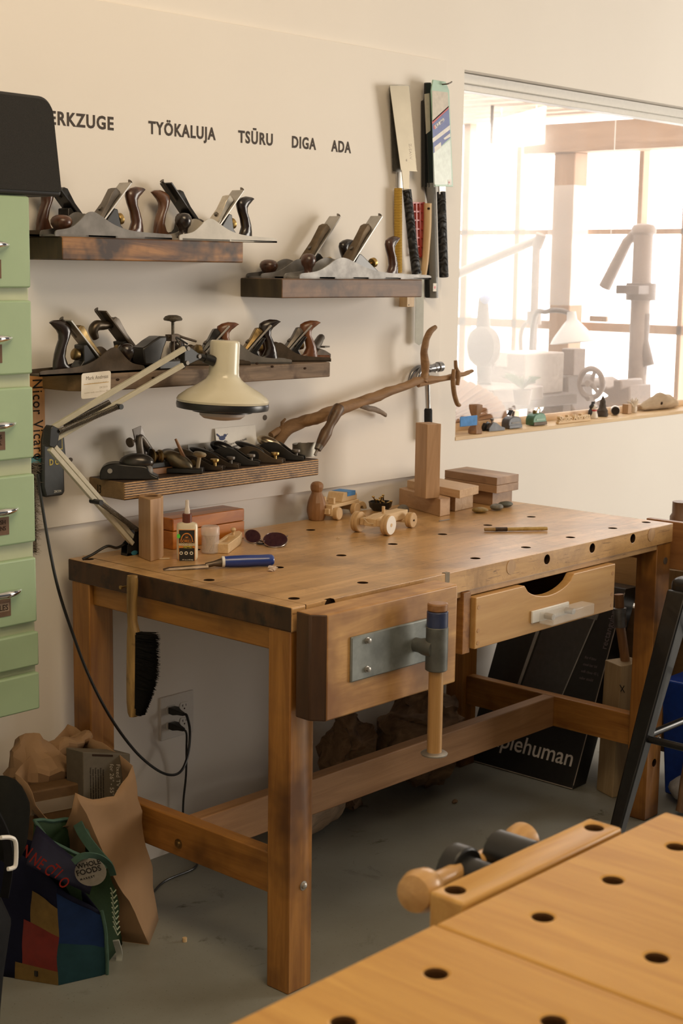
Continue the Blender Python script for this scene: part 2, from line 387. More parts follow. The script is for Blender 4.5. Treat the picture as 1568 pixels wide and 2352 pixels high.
p = Xp(1130, 255, 4.8); tag(B().cyl((4.8, p.y, 2.465), (4.8, p.y, Xp(1130, 330, 4.8).z), .009).build('hanging_rod', M_GREYIRON), 'short dark rod hanging left of the white sheet', 'rod')
# small sign hanging right of the post
p0, p1 = Xp(1353, 725, 5.0), Xp(1392, 740, 5.0)
t = thing('hanging_plaque', 'small brown plaque hung right of the timber post', 'plaque', (5, p1.y, p1.z), world=True)
B().box((5, p0.y, p0.z), (5.02, p1.y, p1.z)).build('plaque_board', M_LUMY, t, bevel=.002)
B().cyl((5.01, p1.y, p0.z), (5.01, p1.y, 2.465), .0025, n=6).build('cord', M_PAPER, t)
M_SHOP = flat('shop_machine_grey', (.13, .10, .085), .5, .2, .15)
M_SHOPL = flat('shop_machine_pale', (.26, .20, .165), .5, .1, .12)
XM = 4.3
def mp(px, py, x=None): return Xp(px, py, XM if x is None else x)
# drill press
XM = 4.9
t = thing('drill_press', 'tall drill press column standing right of the timber post', 'drill press', (XM, mp(1470, 900).y, 0), world=True)
c = mp(1473, 640); B().cyl((XM, c.y, 0), (XM, c.y, mp(1470, 525).z), .052).build('column', M_SHOPL, t)
B().lathe([(.05, 0), (.066, .015), (.066, .035), (.055, .055), (.03, .062)], (XM, c.y, mp(1470, 528).z-.03)).build('top_cap', M_SHOPL, t)
B().cyl((XM, c.y, mp(1470, 690).z), (XM, c.y, mp(1470, 650).z), .08).box((XM-.14, c.y-.07, mp(1470, 675).z), (XM-.03, c.y+.07, mp(1470, 655).z)).build('collar', M_SHOP, t, bevel=.004)
B().tube([mp(1458, 535), mp(1440, 555), mp(1388, 660)], [.024, .028, .034], 12).build('feed_handle', M_SHOPL, t)
B().tube([mp(1462, 720), mp(1490, 840)], .03, 10).tube([mp(1478, 720), mp(1470, 860)], .035, 10).build('lower_strut', M_SHOP, t)
B().box((XM-.2, c.y-.18, 0), (XM+.2, c.y+.18, .10)).build('base', M_SHOP, t, bevel=.01)
# swing-arm frame
XM = 4.6
t = thing('swing_arm_stand', 'slender stand with a long sloping arm beyond the window', 'stand', (XM, mp(1226, 700).y, 0), world=True)
c = mp(1227, 700); B().cyl((XM, c.y, 0), (XM, c.y, mp(1226, 556).z), .022).cyl((XM, c.y, mp(1226, 745).z), (XM, c.y, mp(1226, 715).z), .04).build('upright', M_SHOPL, t)
B().tube([mp(1050, 629), mp(1240, 548)], [.026, .022], 10).build('sloping_arm', M_SHOPL, t)
B().tube([mp(1243, 538), mp(1232, 568)], .03, 10).build('arm_head', M_SHOPL, t)
B().tube(spline([mp(1228, 735), mp(1205, 745), mp(1196, 775), mp(1198, 830)]), .012, 8).build('hose', M_SHOPL, t)
# gooseneck lamp
XM = 4.35
t = thing('gooseneck_lamp', 'curved-neck lamp with a pale shade in front of the post', 'lamp', (XM-.1, mp(1310, 760, XM-.1).y, 0), world=True)
xl = XM-.1
B().tube(spline([(xl, mp(1222, 735, xl).y, 0), (xl, mp(1222, 735, xl).y, .7), mp(1224, 745, xl), mp(1255, 716, xl), mp(1290, 714, xl), mp(1310, 722, xl)]), .013, 10).build('neck', M_SHOP, t)
c = mp(1312, 716, xl); e = mp(1316, 778, xl); ax = (e-c).normalized()
B().lathe([(.022, 0), (.026, .04), (.045, .06), (.10, .125), (.118, .155), (.114, .155), (.095, .125), (.04, .065)], c, ax, 28, False).build('shade', M_WHITEPL, t)
# anvil-shaped cast machine with handwheel
XM = 3.8
t = thing('cast_machine', 'dark cast machine with a spoked handwheel behind the window sill', 'machine', (XM, mp(1290, 900).y, 0), world=True)
out = [(1257, 862), (1262, 873), (1283, 884), (1284, 905), (1271, 938), (1244, 962), (1244, 1100), (1360, 1100), (1360, 962), (1340, 930), (1330, 905), (1330, 860)]
o = mp(1290, 900); poly = [(-(mp(a, b_).y-o.y), mp(a, b_).z-o.z) for a, b_ in out]
ch = B().prism(poly, (XM-.1, o.y, o.z), (0, -1, 0), (0, 0, 1), (.22, 0, 0))
ch.build('casting', M_SHOP, t, bevel=.012)
B().box((XM-.12, o.y-.105, 0), (XM+.12, o.y+.105, mp(1290, 1060).z)).build('pedestal', M_SHOP, t, bevel=.01)
B().box((XM-.05, mp(1332, 800).y, mp(1318, 862).z), (XM+.05, mp(1303, 800).y, mp(1318, 800).z)).build('slide', M_SHOPL, t, bevel=.005)
c = mp(1357, 880, XM-.16); rr = (mp(1335, 880, XM-.16)-c).length*1.18
ci = [c+V((0, math.cos(a)*rr, math.sin(a)*rr*1.08)) for a in [2*PI*k/32 for k in range(32)]]
b = B(); ringv = []
for i, p in enumerate(ci):
    rad = (p-c).normalized(); ringv.append([p+(rad*math.cos(a)+V((1, 0, 0))*math.sin(a))*.0135 for a in [2*PI*k/8 for k in range(8)]])
b.rings(ringv, closed=True)
for k in range(3):
    a = PI/2+.3+2*PI*k/3; b.tube([c, c+V((0, math.cos(a), math.sin(a)))*rr], [.012, .008], 8)
b.cyl(c-V((.03, 0, 0)), c+V((.10, 0, 0)), .015).tube([c+V((-.02, -.3*rr, -rr*1.1)), c+V((-.05, -.3*rr, -rr*1.1))], .011, 10)
b.build('handwheel', M_SHOPL, t)
# slanted bracing machine at the right
XM = 4.45
t = thing('tilted_vise', 'pale slanted machine vise right of the handwheel', 'vise', (XM, mp(1470, 920).y, 0), world=True)
out = [(1424, 862), (1433, 862), (1470, 884), (1482, 880), (1482, 866), (1500, 866), (1502, 884), (1520, 878), (1520, 960), (1520, 1100), (1440, 1100), (1440, 945), (1406, 930), (1470, 902), (1424, 872)]
o = mp(1470, 900); poly = [(-(mp(a, b_).y-o.y), mp(a, b_).z-o.z) for a, b_ in out]
B().prism(poly, (XM-.3, o.y, o.z), (0, -1, 0), (0, 0, 1), (.2, 0, 0)).build('vise_body', M_SHOPL, t, bevel=.008)
B().box((XM-.35, o.y-.10, 0), (XM-.05, o.y+.10, mp(1470, 1060).z)).build('pedestal', M_SHOP, t, bevel=.01)
# mitre saw and pale carton at the lower left
xs = 3.2
p0, p1 = mp(1114, 808, xs), mp(1203, 900, xs)
t = thing('outer_table', 'low table under the carton beyond the window', 'table', (xs, p1.y, 0), world=True)
tz = mp(1150, 905, xs).z
B().box((xs-.5, mp(1228, 905, xs).y, tz-.05), (xs+.33, p0.y+.35, tz)).build('table_top', M_SHOP, t, bevel=.004)
for sx in (-.42, .27):
    for yy in (mp(1222, 905, xs).y+.03, p0.y+.30): B().box((xs+sx-.03, yy-.03, 0), (xs+sx+.03, yy+.03, tz-.05)).build('leg', M_SHOP, t)
t = thing('pale_carton', 'pale carton standing on the low table beyond the window', 'carton', (xs, p0.y, tz), world=True)
B().box((xs, p0.y, tz), (xs+.3, p1.y, p0.z)).build('carton_body', flat('carton_grey', (.52, .46, .42), .7), t, bevel=.006)
B().box((xs-.002, p0.y-.12, p0.z-.06), (xs+.302, p0.y-.06, p0.z+.001)).build('packing_tape', M_PAPER, t)
t = thing('mitre_saw', 'mitre saw with a blue knob left of the pale carton', 'saw', (xs-.3, p0.y+.1, tz), world=True)
c = mp(1112, 875, xs-.25); g = .085
B().lathe([(.02, 0), (g, .012), (g, .05), (.05, .075)], (xs-.25, c.y-.02, tz+.22), (-1, .2, 0), 28).build('blade_guard', M_SHOP, t)
B().box((xs-.45, c.y-.2, tz), (xs-.1, c.y+.22, tz+.06)).build('saw_bed', M_SHOPL, t, bevel=.006)
B().tube([V((xs-.25, c.y, tz+.06)), V((xs-.2, c.y+.05, tz+.25)), V((xs-.3, c.y-.02, tz+.42))], [.03, .035, .02]).build('saw_arm', M_SHOP, t)
B().sphere((xs-.3, c.y-.03, tz+.42), .022).build('knob', flat('soft_blue', (.22, .35, .75), .4), t)
# potted leaves
t = thing('leafy_plant', 'small leafy sprig standing in front of the pale carton', 'plant', (xs-.35, mp(1200, 890, xs-.35).y, tz), world=True)
c = V((xs-.35, mp(1200, 890, xs-.35).y, tz)); b = B()
for k in range(16):
    a = k*2.4; L = .10+.03*math.sin(k); d = V((.2*math.cos(a), math.cos(a), .35+.35*math.sin(a*1.3)))
    tip = c+V((0, 0, .07))+d*L; mid = c+V((0, 0, .07))+d*L*.5+V((0, 0, .012)); sd = V((.008, .0, .012))
    b.hexa([c+V((0, 0, .06)), mid-sd, tip, mid+sd, c+V((.001, 0, .061)), mid-sd+V((.001, .001, 0)), tip+V((.001, 0, 0)), mid+sd+V((.001, .001, 0))])
b.build('leaves', flat('leaf_green', (.10, .16, .07), .5), t)
B().lathe([(.03, 0), (.04, .06), (.036, .06), (.03, .02)], c, n=20).build('pot', M_SHOPL, t)

# ================================================================== THE MAIN WORKBENCH
BL, BD, BB, BH = 1.54, .785, .035, .86               # length, front edge, back edge, height
M_TOP = mat_bench('bench_top_maple', 'x', (.47, .265, .098), (.68, .42, .185), .045, .31)
M_TOPF = mat_bench('bench_front_maple', 'x', (.52, .31, .14), (.68, .44, .22), .5, .4)
M_END = wood('bench_end_grain', (.022, .009, .003), (.085, .036, .012), 'z', 1.4, .5, 4, (.3, .72), .25, blot=((.012, .006, .003), .52, 18))
M_HOLE = flat('hole_shade', (.03, .015, .007), .8)  # shade inside holes put into the colour; seam and pins share it
bench = thing('workbench', 'large wooden workbench with a front vise and dog holes against the white wall', 'workbench', (BL/2, -BD/2, 0), world=True)
top = B().box((.045, -BD, .808), (BL, -BB, BH)).build('bench_top', M_TOP, bench, bevel=.004, smooth=False)
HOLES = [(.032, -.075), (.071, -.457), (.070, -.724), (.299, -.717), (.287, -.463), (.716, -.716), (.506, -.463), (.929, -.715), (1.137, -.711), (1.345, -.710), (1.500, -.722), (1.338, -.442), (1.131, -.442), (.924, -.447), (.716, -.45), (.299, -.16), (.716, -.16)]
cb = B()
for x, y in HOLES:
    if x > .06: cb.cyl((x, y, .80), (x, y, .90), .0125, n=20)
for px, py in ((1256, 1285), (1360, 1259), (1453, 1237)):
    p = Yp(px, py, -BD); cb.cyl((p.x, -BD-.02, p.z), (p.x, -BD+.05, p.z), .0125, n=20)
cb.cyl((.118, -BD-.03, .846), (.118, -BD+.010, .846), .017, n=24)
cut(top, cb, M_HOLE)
ec = B().box((0, -BD, .806), (.0448, -BB, BH)).build('end_cap', M_TOP, bench, bevel=.004, smooth=False)
cut(ec, B().cyl((.030, -.075, .83), (.030, -.075, .9), .0125, n=20), M_HOLE)
ec.data.materials.append(M_END)
for f in ec.data.polygons:
    if f.normal.x < -.8 and f.center.x < .001: f.material_index = len(ec.data.materials)-1
B().box((.0446, -BD+.001, .807), (.0452, -BB, BH-.0004)).build('end_seam', M_HOLE, bench)
B().box((.02, -BD+.004, .792), (BL-.075, -BD+.055, .808)).build('front_rail', M_TOPF, bench, bevel=.002)
for px, py, r in ((1173, 1302, .0185), (1495, 1228, .0185)):
    p = Yp(px, py, -BD); B().cyl((p.x, -BD-.0012, p.z), (p.x, -BD+.01, p.z), r, n=28).build('round_plug', wood('plug_maple', (.40, .23, .10), (.55, .34, .16), 'z', 2, .4), bench)
p = Yp(1027, 1327, -BD); B().box((p.x-.008, -BD-.0006, p.z-.012), (p.x+.008, -BD+.01, p.z+.012)).build('patch', flat('grey_patch', (.25, .21, .16), .6), bench)
LW, LD = .072, .066
MZ = W_LEG('z'); MY = W_LEG('y'); MX = W_LEG('x')
for x0, y0 in ((.002, -BD+.003), (BL-LW-.002, -BD+.003), (.002, -BB-LD-.012), (BL-LW-.002, -BB-LD-.012)):
    lg = B().box((x0, y0, 0), (x0+LW, y0+LD, .808)).build('leg', MZ, bench, bevel=.003)
    if y0 < -.5 and x0 > 1:
        cut(lg, B().cyl((x0+.04, y0-.02, .165), (x0+.04, y0+.03, .165), .011, n=16), M_HOLE)
    if y0 < -.5 and x0 < 1:
        ph = Yp(701, 1503, y0); cut(lg, B().cyl((ph.x, y0-.02, ph.z), (ph.x, y0+.04, ph.z), .012, n=20), M_HOLE)
SX0, SX1, SZ0, SZ1 = .020, .055, .205, .298
B().box((SX0, -BD+.003+LD, SZ0), (SX1, -BB-LD-.012, SZ1)).build('end_stretcher', MY, bench, bevel=.003)
B().box((BL-SX1, -BD+.003+LD, SZ0), (BL-SX0, -BB-LD-.012, SZ1)).build('end_stretcher', MY, bench, bevel=.003)
ya = Zp(727, 1790, SZ1).y
B().box((SX1, -.445, SZ0), (BL-SX1, -.405, SZ1)).build('long_stretcher', W_CHERRY('x') if 0 else wood('dusty_fir', (.27, .132, .050), (.40, .215, .095), 'x', 1.2, .55, 12), bench, bevel=.003)
B().box((.014, -BD+.003+LD, .755), (.050, -BB-LD-.012, .808)).build('end_rail', MY, bench, bevel=.003)
B().box((BL-.05, -BD+.003+LD, .755), (BL-.014, -BB-LD-.012, .808)).build('end_rail', MY, bench, bevel=.003)
# bolts
def bolt(c, ax, r, parent, mat=M_STEEL):
    c, ax = V(c), V(ax); return B().lathe([(r*1.5, 0), (r*1.5, .0015), (r, .0018), (r*.92, .006), (r*.5, .0075)], c, ax, 12).build('bolt', mat, parent)
p = Yp(696, 2034, -BD+.003); bolt(p, (0, -1, 0), .007, bench)
p = Yp(1527, 1288, -BD+.003); B().cyl(p, p+V((0, -.002, 0)), .010).build('bolt', M_STEELD, bench)
p = Yp(1511, 1697, -BD+.003); bolt(p, (0, -1, 0), .007, bench)
p = Xp(410, 1938, SX0); bolt(p, (-1, 0, 0), .008, bench, M_BRASSD)
p = Xp(303, 1322, 0)
# --- vise
jaw_o = [(.020, -.868), (.452, -.868), (.456, -.862), (.456, -.798), (.0, -.798), (-.002, -.840)]
jaw = B().prism([(x, y) for x, y in jaw_o], (0, 0, .628), (1, 0, 0), (0, 1, 0), (0, 0, .228)).build('vise_jaw', wood('vise_maple', (.33, .155, .045), (.63, .365, .135), 'x', 1.1, .42, 9, blot=((.24, .105, .032), .46, 4)), bench, bevel=.004)
jaw.data.materials.append(wood('jaw_shaded_end_grain', (.030, .012, .004), (.10, .042, .014), 'z', 1.2, .5, 5, (.3, .72), .25))  # end grain, with the shade of the jaw's left side put into its colour
for f in jaw.data.polygons:
    if f.normal.x < -.3 and abs(f.normal.z) < .5: f.material_index = 1
def subw(o): return sub(o, jaw)
pl = subw(B().box((.090, -.874, .699), (.404, -.867, .797)).build('face_plate', flat('galvanised_plate', (.20, .215, .205), .5, .45, .4, nscale=14), None, bevel=.003))
for px, py in ((843, 1471), (842, 1537), (987, 1434), (985, 1498)):
    p = Yp(px, py, -.874); subw(B().lathe([(.0075, 0), (.0075, .0015), (.0055, .002), (.0055, .008), (.003, .009)], (p.x, -.874, p.z), (0, -1, 0), 8).build('bolt', M_STEEL))
hc = V((.310, -.925, .745))
subw(B().lathe([(.016, 0), (.016, .02), (.019, .03), (.021, .060)], (hc.x-.010, -.868, hc.z), (0, -1, 0), 20).lathe([(.0225, -.050), (.0245, -.048), (.0245, .046), (.0225, .048)], hc, (0, 0, 1), 24).build('screw_hub', flat('galvanised_hub', (.13, .135, .125), .5, .5, .3, nscale=25)))
subw(B().cyl(hc+V((0, 0, -.235)), hc+V((0, 0, .06)), .0165, n=24).build('handle_bar', wood('hickory', (.36, .19, .06), (.50, .29, .11), 'z', 2, .42, 14)))
subw(B().cyl(hc+V((0, 0, .046)), hc+V((0, 0, .082)), .0235, n=24).build('tape_wrap', flat('navy_tape', (.030, .042, .10), .35, bump=.2), None, bevel=.002))
subw(B().cyl(hc+V((0, 0, .082)), hc+V((0, 0, .100)), .0225, n=24).build('handle_cap', wood('cap_wood', (.24, .11, .04), (.34, .17, .07), 'x', 2, .4), None, bevel=.003))
subw(B().lathe([(.012, 0), (.029, .001), (.030, .004), (.026, .007), (.012, .008)], hc+V((0, 0, -.242)), (0, 0, 1), 28).build('washer', M_STEEL))
# --- drawer under the front
d0, d1, dz0, dz1 = .612, 1.222, .664, .790
DYF, DYB = -.800, -.775
n0, n1 = Yp(1205, 1345, DYF).x, Yp(1318, 1320, DYF).x; nm = (n0+n1)/2
fr = [(d0, dz0), (d1, dz0), (d1, dz1), (n1, dz1)]
for k in range(1, 14):
    t_ = k/14; x = n1+(n0-n1)*t_; fr.append((x, dz1-.040*math.sin(PI*t_)**.55))
fr += [(n0, dz1), (d0, dz1)]
M_DRW = mat_bench('drawer_birch', 'x', (.56, .305, .10), (.72, .44, .175), .5, .38, False)
dr = B().prism(fr, (0, DYF, 0), (1, 0, 0), (0, 0, 1), (0, DYB-DYF, 0)).build('drawer', M_DRW, bench, bevel=.002, smooth=False)
def subd(o): return sub(o, dr)
md = W_CHERRY('y')
subd(B().box((d0, DYB, dz0), (d0+.014, -.30, dz1)).build('drawer_side', md)); subd(B().box((d1-.014, DYB, dz0), (d1, -.30, dz1)).build('drawer_side', md))
subd(B().box((d0+.014, DYB, dz0), (d1-.014, -.30, dz0+.01)).build('drawer_bottom', md)); subd(B().box((d0+.014, -.31, dz0+.01), (d1-.014, -.30, dz1)).build('drawer_back', md))
mpg = wood('peg_maple', (.42, .23, .09), (.52, .30, .13), 'y', 2, .4)
for x in (d0+.012, d1-.012):
    for z in (.678, .708, .765): subd(B().cyl((x, DYF-.0008, z), (x, DYF+.01, z), .0055, n=14).build('peg', mpg))
hb0, hb1 = Yp(1217, 1415, DYF), Yp(1308, 1392, DYF)
subd(B().box((.838, DYF-.006, .690), (1.000, DYF-.0002, .722)).build('handle_base', flat('white_acrylic', (.80, .78, .74), .3, 0, .04), None, bevel=.002))
subd(B().box((.866, DYF-.048, .686), (1.055, DYF-.006, .716)).build('handle_block', glass('clear_acrylic', (.93, .93, .92), .12, .26), None, bevel=.004))
for x in (.895, .985): subd(B().cyl((x, DYF-.030, .702), (x, DYF-.006, .702), .008, n=14).build('handle_screw', M_STEEL))
# runner block left of the drawer
B().box((d0-.036, -.79, .655), (d0-.006, -.30, .806)).build('drawer_runner', W_LEG('y'), bench, bevel=.002)
B().box((d1+.006, -.76, .735), (d1+.036, -.30, .806)).build('drawer_runner', W_LEG('y'), bench, bevel=.002)

# ================================================================== SECOND WORKBENCH (foreground)
M_TOP2 = mat_bench('front_bench_pine', 'y', (.54, .265, .045), (.74, .42, .095), .297, .42, False)
f2 = thing('workbench', 'blurred honey-coloured workbench in the foreground with rows of round dog holes', 'workbench', (-1.0, -2.5, 0), world=True)
FX0, FX1, FY1, FY0 = -1.75, -.512, -1.965, -2.85
t2 = B().box((FX0, FY0, .80), (-.9925, FY1, BH)).box((-.9905, FY0, .80), (FX1, FY1, BH)).build('bench_top', M_TOP2, f2, bevel=.004, smooth=False)
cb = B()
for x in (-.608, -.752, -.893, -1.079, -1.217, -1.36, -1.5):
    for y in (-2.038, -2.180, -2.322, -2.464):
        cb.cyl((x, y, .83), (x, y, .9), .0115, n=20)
cut(t2, cb, flat('hole_shade_brown', (.10, .045, .014), .8))  # hole walls coloured darker to stand for the shade inside
B().box((-.9930, FY0+.005, .80), (-.9900, FY1-.003, BH-.0022)).build('board_seam', flat('seam_brown', (.20, .09, .03), .7), f2)
mw = wood('honey_pine', (.50, .26, .060), (.68, .40, .115), 'x', 1.2, .42, 8)
for x in (FX0+.04, FX1-.13):
    for y in (FY0+.04, FY1-.14): B().box((x, y, 0), (x+.09, y+.09, .80)).build('leg', wood('honey_pine', (.50, .26, .060), (.68, .40, .115), 'z', 1.2, .42, 8), f2, bevel=.003)
vj = B().box((-.926, -1.955, .745), (-.598, -1.905, .859)).build('vise_jaw', mw, f2, bevel=.004)
cut(vj, B().cyl((-.622, -1.928, .83), (-.622, -1.928, .9), .0115, n=20).cyl((-.9, -1.922, .83), (-.9, -1.922, .9), .0115, n=20), flat('hole_shade_brown', (.10, .045, .014), .8))
def subf(o): return sub(o, vj)
for x in (-.84, -.70): subf(B().cyl((x, -1.966, .80), (x, -1.954, .80), .022).build('guide_rod', M_ROSER))
c = V((-.885, -1.865, .838))
subf(B().lathe([(.004, -.031), (.022, -.026), (.026, -.012), (.024, .006), (.017, .014), (.0135, .022), (.0125, .05), (.0125, .16), (.014, .23), (.022, .245), (.024, .262), (.016, .275)], c, (.98, .16, -.09), 24).build('handle_bar', wood('turned_beech', (.48, .26, .08), (.64, .38, .14), 'x', 2, .35, 8, coat=.3)))
subf(B().cyl((-.79, -1.906, .825), (-.79, -1.835, .825), .022).cyl((-.79, -1.855, .825), (-.79, -1.83, .825), .033).cyl((-.72, -1.906, .83), (-.72, -1.845, .83), .03).build('screw_head', M_BLACK, None, bevel=.003))

# ================================================================== BEAM SHELVES ON THE WALL
def shelf(label, bl, fl, flb, fr, mat, endmat, cham=0, depth=None):
    d = depth
    a = Yp(*fl, -d); z1 = a.z; z0 = Yp(*flb, -d).z; x0 = a.x; x1 = Yp(*fr, -d).x
    t = thing('beam_shelf', label, 'shelf', ((x0+x1)/2, -d/2, z0), world=True)
    b = B()
    if cham == 1: poly = [(x0, 0), (x0, -d), (x1-.010, -d), (x1, -d+.02), (x1, 0)]
    elif cham == 2: poly = [(x0, 0), (x0+.0, -d+.05), (x0+.045, -d), (x1-.008, -d), (x1, -d+.03), (x1, 0)]
    else: poly = [(x0, 0), (x0, -d), (x1, -d), (x1, 0)]
    o = b.prism(poly, (0, 0, z0), (1, 0, 0), (0, 1, 0), (0, 0, z1-z0)).build('beam', mat, t, bevel=.003, smooth=False)
    o.data.materials.append(endmat)
    for f in o.data.polygons:
        if abs(f.normal.x) > .5: f.material_index = 1
    return t, x0, x1, z0, z1
def charred(name, dark, light, s, pos, axis='x', stretch=16):
    return wood(name, dark, light, axis, s, .55, stretch, pos, .5)
M_S1 = wood('scorched_pine', (.085, .034, .014), (.50, .24, .075), 'x', .8, .5, 12, (.38, .68), .3, blot=((.040, .020, .012), .43, 7))
M_S2 = wood('brown_beam', (.075, .036, .018), (.25, .135, .065), 'x', .9, .5, 9, (.28, .72), .3, blot=((.05, .025, .014), .47, 8))
M_S3 = wood('weathered_barn_wood', (.11, .078, .055), (.30, .215, .15), 'x', 1.4, .75, 14, (.3, .7), .8, blot=((.085, .055, .038), .50, 14))
def mat_growth():
    """boldly striped grain: dark winter bands between pale bands"""
    m, nt, b = _new('striped_grain')
    v = _coord(nt, (.35, 1, 1), False); w = nt.nodes.new('ShaderNodeTexWave'); w.wave_type = 'BANDS'; w.bands_direction = 'Z'
    w.inputs['Scale'].default_value = 52; w.inputs['Distortion'].default_value = 1.4; w.inputs['Detail'].default_value = 3; w.inputs['Detail Scale'].default_value = 6
    nt.links.new(v, w.inputs['Vector'])
    c = _ramp(nt, w.outputs['Fac'], [(.25, (.055, .032, .020)), (.6, (.46, .27, .115))])
    n = _noise(nt, _coord(nt, (1, 1, 1), False), 16, 3); c = _mix(nt, _ramp(nt, n, [(.55, (0, 0, 0)), (.72, (.8, .8, .8))]), c, lin((.06, .035, .025)))
    nt.links.new(c, b.inputs['Base Color']); b.inputs['Roughness'].default_value = .55; _bump(nt, b, w.outputs['Fac'], .4, .001); return m
M_S4 = mat_growth()
M_EG1 = wood('dark_end_grain', (.028, .020, .010), (.095, .068, .030), 'z', 1.2, .6, 5, (.3, .7), .4)
M_EG3 = wood('brown_end_grain', (.12, .070, .028), (.23, .14, .06), 'y', 2, .6, 6, (.3, .7), .4)
M_EG4 = wood('tan_end_grain', (.17, .10, .045), (.30, .19, .085), 'x', 3, .6, 4, (.3, .7), .3)
s1 = shelf('scorched pine beam shelf, highest on the wall beside the green drawers', None, (142, 543), (142, 597), (565, 556), M_S1, M_EG1, 1, .15)
s2 = shelf('smooth brown beam shelf under the hanging saws', None, (647, 640), (647, 685), (970, 643), M_S2, M_EG1, 0, .154)
s3 = shelf('rough grey weathered beam shelf behind the desk lamp', None, (185, 862), (185, 902), (763, 828), M_S3, M_EG3, 2, .165)
s4 = shelf('stripe-grained short beam shelf with block planes, lowest on the wall', None, (285, 1108), (286, 1150), (732, 1057), M_S4, M_EG4, 0, .134)
Z1, Z2, Z3, Z4 = s1[4], s2[4], s3[4], s4[4]
p = Xp(238, 1125, s4[1]); text('inked_number', '13', .030, M_INK, (s4[1]-.0006, -.030, s4[3]+.008), (0, -1, 0), (0, 0, 1), s4[0], .6)
for px, py in ((270, 872), (352, 868), (590, 835), (625, 842), (700, 846)):
    p = Yp(px, py, -.165); B().sphere(p, (.006, .0015, .003), 10, 6).build('nail_hole', M_HOLE, s3[0])

# ================================================================== BENCH PLANES
def tote_mesh(x, sgn=1, h=1., lean=1.):
    st = [((.046, 0), (-.022, 0), .012), ((.040, .007), (-.022, .010), .012), ((.020, .013), (-.020, .022), .0125), ((.011, .030), (-.016, .036), .013), ((.015, .052), (-.010, .050), .0135),
          ((.024, .070), (-.003, .064), .0135), ((.030, .084), (-.004, .076), .013), ((.028, .094), (-.010, .084), .0125), ((.016, .101), (-.018, .090), .011), ((.000, .105), (-.024, .095), .008), ((-.018, .104), (-.030, .099), .004)]
    r = []
    for f, k, w in st:
        f, k = V((x+f[0], 0, .006+f[1]*h)), V((x+k[0], 0, .006+k[1]*h)); c = (f+k)/2; a = (f-k)/2
        r.append([c+a*math.cos(q)+V((0, w*math.sin(q), 0)) for q in [2*PI*j/16 for j in range(16)]])
    return B().rings(r)
KN_H = [(.016, 0), (.017, .003), (.0125, .008), (.0105, .016), (.012, .024), (.018, .032), (.0205, .042), (.019, .052), (.013, .059), (.005, .061)]
KN_L = [(.015, 0), (.0145, .005), (.013, .009), (.019, .015), (.0245, .024), (.0245, .032), (.020, .039), (.012, .043), (.005, .044)]
